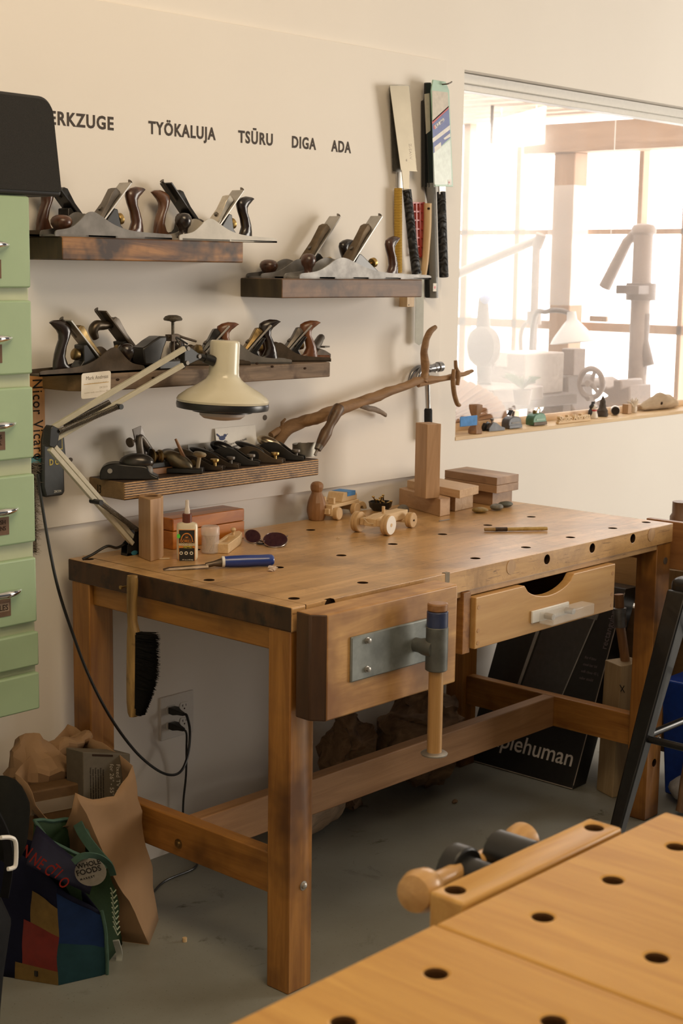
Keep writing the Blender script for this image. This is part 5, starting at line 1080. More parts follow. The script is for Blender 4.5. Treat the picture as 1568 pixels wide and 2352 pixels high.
# toothpick jar
c = zb(481, 1272)+V((.012, .010, 0)); zj = top_z(481, 1208, c); r_j = .0222
t = thing('toothpick_jar', 'frosted plastic jar of toothpicks beside the glue bottle', 'jar', c, world=True)
zq = V((c.x, c.y, 0)); zl = Hb+(zj-Hb)*.70
B().lathe([(.02, Hb), (r_j, Hb+.002), (r_j, zl), (r_j-.001, zl), (r_j-.001, Hb+.003)], zq, n=32, cap=True).build('jar_body', glass('frosted_jar', (.86, .78, .72), .25, .28), t)
B().lathe([(r_j+.0008, zl-.001), (r_j+.0008, zj-.004), (r_j-.002, zj), (.002, zj)], zq, n=32).build('lid', glass('frosted_lid', (.84, .76, .70), .25, .42), t)
M_PICK = flat('toothpick_wood', (.62, .47, .30), .6); R = random.Random(11)
for k in range(34):
    a1 = R.uniform(0, 2*PI); r1 = .018*math.sqrt(R.random()); p = V((c.x+r1*math.cos(a1), c.y+r1*math.sin(a1), Hb+.004)); a2 = a1+R.uniform(1.2, 2.6); q_ = V((c.x+.016*math.cos(a2), c.y+.016*math.sin(a2), Hb+R.uniform(.042, .055)))
    o = B().cyl(p, q_, .0009, n=6).build('toothpick', M_PICK); tag(o, 'one of many toothpicks leaning inside the frosted jar', 'toothpick', 'toothpicks in the jar')
# keepsake box
fr_ = zb(561, 1227); fl = zb(396, 1262); fr_.y = fl.y = -.128
fr_ = V((Yp(561, 1227, -.128).x, -.128, Hb)); x0 = Yp(397, 1250, -.128).x; zt_ = Yp(561, 1168, -.128).z; zm = Yp(561, 1196, -.128).z
t = thing('keepsake_box', 'varnished orange-brown wooden box behind the glue bottle', 'box', (x0, -.1, Hb), world=True)
wbx = wood('varnished_mahogany', (.30, .082, .009), (.56, .20, .026), 'x', 1.2, .3, 8, coat=.2)
B().box((x0, -.128, Hb), (fr_.x, -.046, zm-.0006)).build('box_body', wbx, t, bevel=.0015)
B().box((x0, -.128, zm+.0004), (fr_.x, -.046, zt_)).build('lid', wbx, t, bevel=.0025)
# toy boat
a, b_, d = zb(505, 1263), zb(524, 1272), zb(565, 1240)
lx = (d-b_).normalized(); ly = V((-lx.y, lx.x, 0)); L = (d-b_).length; W = .036
t = thing('toy_boat', 'small pale wooden toy boat with a peg beside the toothpick jar', 'toy', b_, world=True)
out = [(0, 0), (L*.62, -.001), (L*.88, W*.14), (L, W*.5), (L*.88, W*.86), (L*.62, W), (0, W)]
bo = B().prism(out, b_, lx, ly, (0, 0, .024)).build('hull', W_PINE('x'), t, bevel=.0015)
cc = b_+lx*L*.36+ly*W*.5
cut(bo, B().obox(cc+V((0, 0, .020)), (L*.46, W*.56, .018), Matrix((lx, ly, V((0, 0, 1)))).transposed()))
q_ = b_+lx*L*.66+ly*W*.5; B().lathe([(.0035, .024), (.0035, .032), (.006, .034), (.007, .038), (.005, .042), (.001, .0435)], q_, n=18).build('peg', W_PINE('z'), t)
q_ = b_+lx*L*.55+V((0, 0, .013)); B().cyl(q_-ly*.0006, q_+ly*.004, .003, n=14).build('side_hole', M_HOLE, t)
p = zb(378, 1284); tag(B().bar(p+V((-.010, .008, .0014)), p+V((.010, -.006, .0014)), .004, .0026).build('wood_offcut', M_PICK), 'tiny pale stick lying at the foot of the hexagonal block', 'stick')
# chisel
h0, h1 = zb(375, 1309), zb(628, 1300); dirn = (h1-h0).normalized(); nrm = V((-dirn.y, dirn.x, 0)); Lc = (h1-h0).length
cz = .0145
P = lambda f, z, s_=0: h0+dirn*(Lc*f)+nrm*s_+V((0, 0, z))
t = thing('chisel', 'bench chisel with a blue handle lying at the workbench left edge', 'chisel', h0, world=True)
B().rings([[P(0, .0006, .010), P(0, .0006, -.010), P(.002, .0012, -.010), P(.002, .0012, .010)], [P(.05, .0006, .010), P(.05, .0006, -.010), P(.05, .005, -.008), P(.05, .005, .008)], [P(.40, .004, .010), P(.40, .004, -.010), P(.40, .009, -.007), P(.40, .009, .007)]]).build('blade', flat('chisel_steel', (.13, .10, .075), .35, .8, .25), t)
B().tube([P(.38, .007), P(.45, .0105), P(.525, cz-.002)], [.0062, .0062, .0105], 14).build('neck', flat('chisel_steel', (.13, .10, .075), .35, .8, .25), t)
B().lathe([(.0125, Lc*.525), (.0132, Lc*.53), (.0132, Lc*.545), (.0128, Lc*.55)], h0+V((0, 0, cz)), dirn, 22).build('ferrule', M_WHITEPL, t)
B().lathe([(.0128, Lc*.545), (.0138, Lc*.60), (.0145, Lc*.72), (.0138, Lc*.86), (.0142, Lc*.95), (.0135, Lc*.985), (.010, Lc)], h0+V((0, 0, cz)), dirn, 10).build('handle', flat('blue_plastic', (.018, .045, .24), .28, 0, .06, coat=.3), t)
p = zb(622, 1312); b = B(); R = random.Random(2)
for k in range(9):
    pts = [p+V((R.uniform(-.008, .012), R.uniform(-.012, .006), R.uniform(.001, .012))) for _ in range(4)]; b.tube(spline(pts, 4), .0011, 5)
o = b.build('wool_tuft', flat('pale_fluff', (.70, .58, .50), .9)); tag(o, 'pale fluffy tuft of shavings at the end of the blue chisel handle', 'shavings'); o['kind'] = 'stuff'
# sunglasses
t = thing('sunglasses', 'dark purple sunglasses with thin metal rims lying on the bench', 'glasses', zb(610, 1245), world=True)
M_LENS = glass('purple_lens', (.035, .012, .028), .06, .90, .7); M_WIRE = flat('thin_metal', (.55, .48, .42), .25, 1)
g_ = lambda px, py, z: Zp(px, py, BH+z)
cs_ = []
for (cx_, cy_, rx, ry_, tl) in ((580, 1232, 18, 15, .1), (632, 1240, 28, 17, .0)):
    rr = []
    for k in range(28):
        a_ = 2*PI*k/28; px = cx_+rx*math.cos(a_); py = cy_+ry_*math.sin(a_)+tl*rx*math.cos(a_)
        hgt = max(.0015, .022-(.020)*(math.sin(a_)*.5+.5)); rr.append(Zp(px, py, BH+hgt))
    ce = sum(rr, V())/28; nn = (rr[0]-ce).cross(rr[7]-ce).normalized()*.0007
    B().rings([[q+nn for q in rr], [q-nn for q in rr]]).build('lens', M_LENS, t, smooth=False)
    rg = []
    for k, q in enumerate(rr):
        rad = (q-ce).normalized(); rg.append([q+(rad*math.cos(a_)+nn.normalized()*math.sin(a_))*.0011 for a_ in [2*PI*j/6 for j in range(6)]])
    B().rings(rg, closed=True).build('rim', M_WIRE, t)
B().tube(spline([g_(598, 1236, .010), g_(603, 1242, .011), g_(608, 1243, .010)]), .0013, 6).build('bridge', M_WIRE, t)
B().tube(spline([g_(660, 1231, .014), g_(640, 1243, .006), g_(600, 1249, .003), g_(590, 1247, .003)]), [.0014, .0016, .0022, .0024], 8).build('temple', M_BLACK, t)
B().tube(spline([g_(563, 1226, .013), g_(582, 1236, .006), g_(612, 1247, .005), g_(617, 1246, .004)]), [.0014, .0016, .0022, .0024], 8).build('temple', M_BLACK, t)
# carved peg figure
c = zb(727, 1196)+V((.012, .012, 0)); zf = lambda py: top_z(727, py, c); z0 = Hb
t = tag(B().lathe([(r_, zf(py)-0) for r_, py in [(.022, 1198), (.0245, 1192), (.027, 1180), (.0275, 1170), (.0255, 1158), (.021, 1147), (.0165, 1139), (.0150, 1134), (.0175, 1129), (.0182, 1123), (.0172, 1117), (.013, 1113), (.005, 1111)]], (c.x, c.y, 0), n=14).jitter(.0015, 90).build('peg_figure', wood('dark_cherry', (.19, .085, .030), (.31, .155, .062), 'z', 2, .45, 7), ang=15), 'plain carved wooden peg figure standing near the wall edge', 'figure')
t.location.z = BH+.0005-min(v_.co.z for v_ in t.data.vertices)
# toy racing chassis (front)
M_TOY = W_PINE('x'); M_TOYW = wood('wheel_birch', (.50, .32, .15), (.64, .44, .235), 'z', 1.5, .45, 5); M_WPNT = flat('white_paint', (.82, .79, .74), .45, 0, .03)
wf, wb, wr = zb(890, 1229), zb(822, 1221), zb(945, 1212)
ax_ = (wf-wb).normalized(); fw_ = V((-ax_.y, ax_.x, 0)); fw_ = fw_ if fw_.dot(wr-wf) > 0 else -fw_
ang = math.atan2(fw_.y, fw_.x); RW = .0275
o0 = (wf+wb)/2; trk = (wf-wb).length
t = thing('toy_chassis', 'pale wooden toy car chassis with white-faced front wheels', 'toy car', (o0.x, o0.y, BH), ang)   # local +x = rear, wheels at y
Lw = max((wr-wf).dot(fw_), .12)
sg = 1 if (Matrix.Rotation(-ang, 3, 'Z')@(wf-o0)).y > 0 else -1
B().prism([(-.018, 0), (Lw+.02, .0), (Lw+.02, .024), (.03, .026), (-.018, .020)], (0, -.018, .022), (1, 0, 0), (0, 0, 1), (0, .036, 0)).build('chassis', M_TOY, t, bevel=.0015)
B().box((-.012, -trk/2+.012, .022), (.012, trk/2-.012, .040)).cyl((0, -trk/2, RW), (0, trk/2, RW), .004).build('axle', M_TOY, t, bevel=.001)
B().box((Lw-.008, -trk*.33, .014), (Lw+.008, trk*.33, .022)).cyl((Lw, -trk*.42, .020), (Lw, trk*.42, .020), .004).build('axle', M_TOY, t, bevel=.001)
B().cyl((.055, 0, .046), (.055, 0, .066), .0045, n=14).build('dowel', M_TOY, t)
B().tube(spline([(-.018, .01, .04), (-.03, .012, .046), (-.034, -.004, .034), (-.02, -.012, .03)]), .0014, 6).build('shaving', M_PICK, t)
for x, r, wd in ((0, RW, .020), (Lw, .021, .018)):
    for s in (-1, 1):
        y = s*(trk/2 if x == 0 else trk*.42)
        b = B().lathe([(r-.002, -wd/2), (r, -wd/2+.002), (r, -.002), (r-.0022, 0), (r, .002), (r, wd/2-.002), (r-.002, wd/2)], (x, y, r+.0004), (0, s, 0), 32)
        w_ = b.build('wheel', M_TOYW, t)
        if x == 0: sub(B().cyl((x, y+s*wd/2, r+.0004), (x, y+s*(wd/2+.0008), r+.0004), r-.0025, n=32).build('white_face', M_WPNT), w_)
        sub(B().cyl((x, y+s*wd/2, r+.0004), (x, y+s*(wd/2+.0016), r+.0004), .0048 if x == 0 else .0028, n=16).build('hub_pin', M_TOY if x == 0 else M_HOLE), w_)
# toy truck behind
c = zb(786, 1198); t = thing('toy_truck', 'pale wooden toy truck with blue masking tape on its roof', 'toy car', (c.x+.040, c.y+.070, BH), ang)
B().prism([(-.058, .012), (-.05, .012), (-.05, .034), (.075, .034), (.075, .012), (.09, .012), (.09, .044), (-.058, .044)], (0, -.03, 0), (1, 0, 0), (0, 0, 1), (0, .06, 0)).build('truck_bed', M_TOY, t, bevel=.002)
B().box((-.068, -.026, .018), (-.058, .026, .034)).build('bumper', M_TOY, t, bevel=.0015)
for y in (-.024, .006): B().box((-.040, y, .044), (-.030, y+.018, .062)).build('seat_block', M_TOY, t, bevel=.001)
B().prism([(.0, .044), (.085, .044), (.085, .060), (.072, .070), (.012, .070)], (0, -.026, 0), (1, 0, 0), (0, 0, 1), (0, .052, 0)).build('cab', M_TOY, t, bevel=.002)
B().box((.030, -.0265, .0702), (.074, .0265, .0708)).box((.030, -.0268, .058), (.074, -.0262, .0706)).build('masking_tape', flat('blue_tape', (.10, .28, .62), .6, bump=.2), t)
for x in (-.036, .062):
    for y in (-.034, .034): B().lathe([(.016, -.008), (.018, -.006), (.018, .006), (.016, .008)], (x, y, .0184), (0, 1, 0), 26).build('wheel', M_TOYW, t)
# bowl with brass bits
c = zb(872, 1176)+V((.01, .01, 0)); c = V((1.085, -.16, Hb)); c = zb(873, 1172); t = thing('black_dish', 'small black dish behind the toy truck', 'dish', c, world=True)
B().lathe([(.022, 0), (.032, .010), (.035, .026), (.0335, .026), (.030, .011), (.012, .004)], c, n=8).build('dish', M_BLACK, t)
R = random.Random(5)
for k in range(7):
    a_ = R.uniform(0, 6.28); p = c+V((.014*math.cos(a_), .014*math.sin(a_), .016+.002*k)); d_ = V((R.uniform(-1, 1), R.uniform(-1, 1), R.uniform(.1, 1.3))).normalized()
    t = thing('brass_screw', 'small brass screw lying in the black dish', 'screw', p, world=True, group='brass screws in the dish'); 
    B().cyl(p, p+d_*.022, .0022, n=10).build('shank', M_BRASS, t); B().sphere(p+d_*.024, (.0045, .0045, .003), 12, 8).build('head', M_BRASS, t)
# wooden arch behind the truck and grey stone
c = zb(831, 1170); t = tag(B().prism([(.022*math.cos(q), .024*math.sin(q)) for q in [PI*k/14 for k in range(15)]]+[(-.008, 0), (-.006, .008), (0, .011), (.006, .008), (.008, 0)], c, (1, 0, 0), (0, 0, 1), (0, .03, 0)).build('wooden_arch', M_TOYW, bevel=.001), 'small arched wooden offcut behind the taped toy truck', 'offcut')
c = zb(925, 1182); tag(B().sphere((c.x, c.y, BH+.0125), (.027, .016, .0145), 22, 12, rz(.3)).jitter(.002, 40).build('river_stone', flat('grey_stone', (.16, .14, .115), .7, 0, .25, nscale=300)), 'rounded grey stone behind the toy chassis rear wheel', 'stone').location.z = .002
# stacked blocks
def oblock(name, label, corner, a, b, z0, z1, mat, cat='block', group=None, bevel=.0012):
    """block from one corner spanned by plan vectors a, b"""
    p = V((corner[0], corner[1], 0)); a = V((a[0], a[1], 0)); b = V((b[0], b[1], 0))
    o = B().hexa([p+V((0, 0, z0)), p+a+V((0, 0, z0)), p+a+b+V((0, 0, z0)), p+b+V((0, 0, z0)), p+V((0, 0, z1)), p+a+V((0, 0, z1)), p+a+b+V((0, 0, z1)), p+b+V((0, 0, z1))]).build(name, mat, None, bevel=bevel, smooth=False)
    return tag(o, label, cat, group)
MBB = lambda ax: wood('block_beech', (.36, .205, .095), (.50, .31, .165), ax, 1.5, .5, 9)
e1 = V((.052, .005, 0)); dl = V((.085, .225, 0))
zk = top_z(1010, 1147, (1.144, -.262))
oblock('wooden_block', 'long squared wooden block lying under the tall upright block', (1.144, -.262), e1, dl, Hb, zk, MBB('y'))
# upright on it
tA = Zp(977, 1146, zk); tl_ = Zp(946, 1138, zk)-tA; tr_ = Zp(998, 1138, zk)-tA
tl_ = tl_.normalized()*.062; tr_ = V((tl_.y, -tl_.x, 0)).normalized()*.047
if tr_.x < 0: tr_ = -tr_
zt2 = top_z(977, 975, tA)
oblock('upright_block', 'tall upright wooden block standing on the long block', (tA.x, tA.y), tr_, tl_, zk+.0005, zt2, wood('block_beech', (.36, .205, .095), (.50, .31, .165), 'z', 1.5, .5, 9))
# middle stack
c0 = Zp(1062, 1157, Hb+.025); q0 = V((1.262, -.235, 0)); 
oblock('wooden_block', 'thick short oak block under the flat board in the middle stack', (1.252, -.232), (.098, .010), (.045, .165), Hb, BH+.049, W_OAK('y'))
oblock('flat_board', 'thin oak board lying on the middle block stack', (1.200, -.288), (.118, .022), (.052, .240), BH+.0495, BH+.0735, W_OAK('y'))
# right stack
ca = wood('figured_walnut', (.22, .12, .062), (.42, .26, .145), 'y', .9, .45, 7, blot=((.16, .085, .045), .56, 9))
oblock('wooden_block', 'small block at the bottom of the right-hand block stack', (1.418, -.243), (.105, .004), (.015, .15), Hb, BH+.042, wood('figured_walnut', (.30, .17, .085), (.46, .29, .155), 'y', .9, .45, 7))
oblock('flat_board', 'figured brown board, second from top of the right-hand stack', (1.398, -.272), (.116, .004), (.022, .215), BH+.0425, BH+.066, ca)
oblock('flat_board', 'figured brown board on top of the right-hand stack', (1.398, -.272), (.116, .004), (.022, .215), BH+.0665, BH+.090, ca)
# stones
for px, py, rx, ry_, rz_, col, lb_, an_ in ((1102, 1176, .024, .016, .0085, (.24, .165, .055), 'flat ochre pebble, front one of the three on the bench', .9), (1140, 1170, .0205, .017, .010, (.15, .14, .115), 'grey pebble between the ochre and the green-grey ones', .5), (1160, 1163, .026, .015, .009, (.075, .078, .058), 'dark green-grey pebble, rightmost of the three', .3)):
    c = Zp(px, py, BH+.003); tag(B().sphere((c.x, c.y, BH+rz_+.0005), (rx, ry_, rz_), 26, 14, rz(-an_)).build('pebble', flat('pebble_%d' % px, col, .55, 0, .3, nscale=120)), lb_, 'pebble', 'pebbles on the workbench')
# paint brush / marking pencil
p0, p1 = zb(1112, 1221), zb(1256, 1219); p0.z = p1.z = BH+.0062; dv = p1-p0
t = thing('flat_brush', 'worn yellow-handled brush lying across the bench top', 'brush', p0, world=True)
B().tube([p0+dv*.20, p0+dv*.5, p0+dv*.92, p1], [.0048, .0052, .0056, .0050], 10).build('handle', wood('yellowed_handle', (.36, .23, .055), (.58, .42, .17), 'x', 4, .45, 6), t)
B().tube([p0+dv*.17, p0+dv*.36], [.0058, .0056], 12).build('ferrule', flat('sooty_ferrule', (.06, .035, .022), .5, .3, .5), t)
B().tube([p0, p0+dv*.19], [.0044, .0056], 10).build('bristles', flat('tan_bristle', (.34, .22, .10), .8, bump=.4), t)
p0, p1 = zb(1008, 1198), zb(1032, 1194); tag(B().cyl(p0+V((0, 0, .0015)), p1+V((0, 0, .0015)), .0012, n=8).build('nail', M_STEELD), 'thin nail lying in front of the long wooden block', 'nail')
p = zb(776, 1238); tag(B().tube(spline([p+V((-.003, .003, .001)), p+V((0, 0, .004)), p+V((.004, -.003, .001))]), [.0008, .0022, .0006], 6).build('wood_curl', M_PICK), 'tiny pale wood curl in front of the toy truck', 'shaving')

# ================================================================== HANGING DUST BRUSH
hb = lambda px, py, x=-.018: Xp(px, py, x)
t = thing('dust_brush', 'bench brush with black bristles hanging on the workbench end', 'brush', hb(306, 1645), world=True)
zs_ = [(1322, 304, .010), (1332, 304, .0125), (1350, 304, .0125), (1385, 303, .0105), (1425, 304, .0100), (1440, 306, .0120), (1452, 307, .0165), (1475, 307, .0172), (1560, 306, .0172), (1615, 306, .0165), (1638, 306, .0125), (1645, 307, .007)]
rs = []
for py, px, w in zs_:
    c = hb(px, py); w *= 1.22; rs.append([c+V((.0115*math.sin(q), -w*math.cos(q), 0)) for q in [2*PI*k/18 for k in range(18)]])
B().rings(rs).build('handle', wood('worn_brush_handle', (.13, .070, .018), (.42, .26, .085), 'z', 1.6, .5, 6, (.35, .6), blot=((.06, .035, .015), .56, 16)), t)
b = B(); R = random.Random(8)
for i in range(5200):
    f = R.random(); py = 1452+f*(1640-1452); base = hb(318, py); base.x += R.uniform(-.009, .009)
    ln = (.058 if f < .45 else .058-.044*((f-.45)/.55)**1.3)*R.uniform(.86, 1.08)
    d_ = V((R.uniform(-.10, .10), -1, -.04+R.uniform(-.12, .12)+(.08 if f < .06 else 0))).normalized(); s_ = V((.0005, 0, .0008)); tp = base+d_*ln
    b.face([b.v(base-s_), b.v(base+s_), b.v(tp+s_*.3), b.v(tp-s_*.3)])
c0, c1 = hb(316, 1455), hb(316, 1632)
b.box((c0.x-.008, c0.y-.010, c1.z+.006), (c0.x+.008, c0.y+.004, c0.z-.002))
o = b.build('bristles', flat('black_bristle', (.006, .0055, .005), .8), t, smooth=False); o['kind'] = 'stuff'
p = Xp(299, 1345, -.0); B().lathe([(.0022, 0), (.0022, .026), (.0045, .0265), (.0045, .030)], (-.0, p.y, p.z), (-1, 0, 0), 12).build('hanging_screw', M_BRASS, t)

# ================================================================== OUTLET AND CORDS
q0, q1 = Yp(373, 1603, WF), Yp(448, 1685, WF); ox0, ox1, oz0, oz1 = .326, .442, .319, .437
t = thing('wall_outlet', 'white double outlet plate under the workbench', 'outlet', (ox0, WF, oz0), world=True)
B().box((ox0, WF-.006, oz0), (ox1, WF+.001, oz1)).build('plate', flat('outlet_white', (.70, .67, .63), .4, 0, .03), t, bevel=.002)
def recep(cx, cz):
    pl_ = [(.0165*math.cos(q)*1, max(-.0115, min(.0115, .0175*math.sin(q)))) for q in [2*PI*k/28 for k in range(28)]]
    r = B().prism([(cx+a_, cz+b_) for a_, b_ in pl_], (0, WF-.006, 0), (1, 0, 0), (0, 0, 1), (0, -.0022, 0)).build('receptacle', flat('outlet_white', (.70, .67, .63), .4, 0, .03), t, bevel=.0008)
    for dx, dz, w, h in ((-.0055, .003, .0016, .007), (.0055, .003, .0016, .006), (-.0065, .003, .004, .0014)): sub(B().box((cx+dx-w/2, WF-.0085, cz+dz-h/2), (cx+dx+w/2, WF-.0080, cz+dz+h/2)).build('slot', M_HOLE), r)
    sub(B().cyl((cx, WF-.0085, cz-.006), (cx, WF-.0080, cz-.006), .0024, n=12).build('ground_hole', M_HOLE), r)
cxs = (ox0+.035, ox1-.035); czs = (oz1-.038, oz0+.038)
for cx in cxs:
    for cz in czs: recep(cx, cz)
def plug(cz, label):
    p = V((cxs[0], WF-.0085, cz)); t = thing('plugged_cable', label, 'cable', p, world=True)
    B().rings([[p+V((x, 0, z)) for x, z in ((-.012, -.009), (.012, -.009), (.012, .009), (-.012, .009))], [p+V((x, -.016, z)) for x, z in ((-.0125, -.0095), (.0125, -.0095), (.0125, .0095), (-.0125, .0095))], [p+V((x+.002, -.028, z-.002)) for x, z in ((-.008, -.006), (.008, -.006), (.008, .006), (-.008, .006))], [p+V((x+.004, -.046, z-.004)) for x, z in ((-.0045, -.004), (.0045, -.004), (.0045, .004), (-.0045, .004))]]).build('plug_body', M_BLACK, t, bevel=.002)
    return p+V((.004, -.044, -.004)), t
(e0, k0_), (e1, k1_) = plug(czs[0], 'long black cable looping from behind the green drawers to the upper socket'), plug(czs[1], 'thin black cable dropping from the lower socket behind the stretcher')
cp = lambda px, py, y: Yp(px, py, y)
pts = [cp(86, 1090, -.10), cp(92, 1130, -.12), cp(110, 1240, -.15), cp(133, 1350, -.17), cp(165, 1450, -.18), cp(205, 1555, -.175), cp(255, 1650, -.155), cp(310, 1725, -.13), cp(360, 1768, -.11), cp(395, 1780, -.09), cp(418, 1768, -.07), cp(432, 1730, -.055), cp(436, 1680, -.045), e0+V((.004, -.008, -.004)), e0]
B().tube(spline(pts, 7), .0036, 8).build('cord', M_BLACK, k0_)
pts = [e1, e1+V((.004, -.006, -.010)), cp(428, 1720, -.03), cp(427, 1780, -.02), cp(421, 1840, -.015), cp(420, 1890, -.015), cp(420, 1925, -.02), V((.385, -.06, .004)), V((.33, -.12, .004)), V((.22, -.13, .004)), V((.14, -.17, .004))]
B().tube(spline(pts, 7), .003, 8).build('cord', M_BLACK, k1_)
struct(B().box((-2.6, -.002, .0), (1.55, WF, .030)).build('baseboard_back', M_WALL, smooth=False)) if 0 else None

# ================================================================== THINGS UNDER AND BEHIND THE BENCH
# flat black carton leaning outward to the right
bt0 = V((1.541, -.485, .002)); bt1 = V((1.541, -.072, .002)); ln = V((.255, .0, .585)); th = V((.075, 0, -.0327))
t = thing('flat_carton', 'black carton printed with a steel bin leaning under the bench right end', 'carton', bt0, world=True)
CARB = flat('carton_black', (.018, .017, .017), .35, 0, .15)
B().hexa([bt0, bt0+th+V((0, 0, .0327)), bt1+th+V((0, 0, .0327)), bt1, bt0+ln, bt0+ln+th+V((0, 0, .03)), bt1+ln+th+V((0, 0, .03)), bt1+ln]).build('carton_body', CARB, t, bevel=.002, smooth=False)
u_ = ln.normalized(); r_ = V((0, -1, 0)); n_ = r_.cross(u_)      # towards -x
of = n_*.0006
W_ = .413; Lq = ln.length
f0 = bt1+of
text('carton_lettering', 'simplehuman', .074, flat('print_grey_white', (.66, .62, .58), .5), bt1+r_*.392+u_*.066+of, r_, u_, t, .95, .006, .0003, 'RIGHT')
PF = lambda x, z: f0+r_*x+u_*z
def on_carton(name, poly, mat, k=0): return B().prism([(x, z) for x, z in poly], f0+n_*.0003*k, r_, u_, n_*.0003).build(name, mat, t, smooth=False)
on_carton('printed_bin', [(.135, .235), (.285, .235), (.345, .56), (.165, .56)], flat('print_dark_steel', (.055, .052, .05), .3), 1)
on_carton('printed_lid', [(.160, .525), (.342, .525), (.350, .60), (.166, .60)], flat('print_light_steel', (.17, .165, .155), .3), 2)
on_carton('printed_edge', [(.118, .235), (.128, .235), (.160, .59), (.146, .59)], flat('print_edge', (.30, .29, .27), .3), 2)
on_carton('printed_edge', [(.284, .235), (.288, .235), (.347, .59), (.343, .59)], flat('print_edge', (.30, .29, .27), .3), 2)
text('carton_word', 'rectangular', .030, flat('faded_print', (.16, .13, .14), .5), PF(.402, .44), u_, -r_, t, .9, 0, .0003)
for k in range(4): text('carton_small_print', ('fits 4 bins', 'steel bar lid', 'soft close 45 L', 'odor shield')[k], .012, flat('faded_print', (.16, .13, .14), .5), PF(.335, .40-.022*k), r_, u_, t, .9, 0, .0003)
B().bar(bt0+ln*.02+n_*.0008, bt0+ln*.98+n_*.0008, .003, .0006, n_).bar(bt0+n_*.0008+u_*.002, bt1+n_*.0008+u_*.002, .003, .0006, n_).build('worn_edge', flat('scuffed_paper', (.33, .29, .25), .8), t)
# square post and planks right of it
t = thing('square_post', 'square pale timber offcut standing behind the right stretcher', 'timber', (1.59, -.6, 0), world=True)
a0 = V((1.566, -.610, .0006)); e_ = V((.085, -.03, 0)); f_ = V((.03, .075, 0)); up_ = V((.012, -.004, .405))
B().hexa([a0, a0+e_, a0+e_+f_, a0+f_, a0+up_, a0+up_+e_+V((0, 0, .004)), a0+up_+e_+f_, a0+up_+f_]).build('post', wood('grey_pine', (.29, .205, .11), (.43, .32, .185), 'z', 1.2, .6, 9), t, bevel=.002, smooth=False)
p = a0+up_*.84-V((.004, 0, 0)); B().bar(p+V((-.001, -.003, .01)), p+V((.003, -.018, -.012)), .002, .002).bar(p+V((-.001, -.018, .010)), p+V((.001, -.006, -.010)), .002, .002).build('ink_star', M_INK, t)
t = thing('leaning_plank', 'brown plank leaning in the shadow behind the square post', 'plank', (1.70, -.56, 0), world=True)
a0 = V((1.69, -.52, .0006)); e_ = V((.02, -.115, 0)); up_ = V((.135, -.02, .66))
B().hexa([a0, a0+e_, a0+e_+V((.03, 0, 0)), a0+V((.03, 0, 0)), a0+up_, a0+up_+e_, a0+up_+e_+V((.03, 0, 0)), a0+up_+V((.03, 0, 0))]).build('plank', wood('brown_plank', (.20, .115, .04), (.33, .20, .075), 'z', 1.2, .55, 9), t, bevel=.002, smooth=False)
t = thing('pipe_clamp', 'grey pipe fitting on a wooden rod right of the drawer', 'clamp', (1.64, -.70, 0), world=True)
k0 = Xp(1424, 1430, 1.63); k1 = Xp(1421, 1365, 1.63)
B().tube([V((k0.x+.06, k0.y-.07, 0.001)), k0+V((0, 0, -.005)), k1], [.014, .014, .014], 14).build('rod', wood('rod_brown', (.22, .10, .035), (.36, .18, .07), 'z', 2, .5), t)
B().lathe([(.0175, -.006), (.019, -.003), (.019, .046), (.021, .047), (.021, .052), (.017, .053)], V((k0.x, k0.y, k0.z-.008)), (k1-k0), 22).build('fitting', flat('zinc_fitting', (.19, .19, .195), .4, .7, .2), t)
# timber burls against the wall
M_BURL = wood('burl_wood', (.075, .040, .020), (.26, .160, .085), 'x', 5, .75, 2, (.3, .7), 1.)
def lump(name, label, c, r, seed, amp, sc, n=34, m=22, mat=None, cat='burl'):
    b = B().sphere(c, r, n, m)
    for q in b.bm.verts:
        d_ = noise.noise_vector(q.co*sc+V((seed, 0, 0)))+noise.noise_vector(q.co*sc*2.7+V((0, seed, 0)))*.55+noise.noise_vector(q.co*sc*6+V((0, seed, 3)))*.22
        q.co += d_*amp
    zmin = min(q.co.z for q in b.bm.verts)
    for q in b.bm.verts: q.co.z -= zmin-.0006; q.co.y = min(q.co.y, .006)
    return tag(b.build(name, mat or M_BURL, ang=60), label, cat)
lump('wood_burl', 'knobbly light burl standing against the wall under the bench', V((.935, -.115, .15)), (.075, .070, .150), 1.3, .032, 14)
lump('wood_burl', 'long dark gnarled burl lying on the floor by the wall under the bench', V((1.235, -.15, .10)), (.165, .105, .130), 7.7, .045, 11)
c = Zp(735, 1925, 0); b = B()
t = tag(B().tube(spline([V((.63, -.165, .078)), V((.70, -.150, .075)), V((.775, -.135, .072)), V((.82, -.125, .070))], 5), [.080, .078, .074, .072], 22).jitter(.008, 16).jitter(.003, 50).build('log_offcut', wood('grey_log', (.13, .085, .05), (.33, .22, .13), 'x', 1.8, .75, 8, (.3, .7), .8)), 'short grey-brown log offcut lying behind the front left leg', 'log')
t.location.z = .0006-min(v_.co.z for v_ in t.data.vertices)
c = Zp(424, 2163, 0); tag(B().cyl((c.x, c.y, .0005), (c.x, c.y, .010), .0055, n=16).build('dowel_offcut', W_PINE('z')), 'tiny cut dowel lying on the floor left of the front leg', 'dowel')
p = Zp(1075, 1857, 0); tag(B().sphere((1.20, -.30, .006), (.011, .008, .0065), 12, 8).jitter(.002, 90).build('wood_chip', M_BURL), 'small dark wood chip on the floor beside the dark burl', 'wood chip')

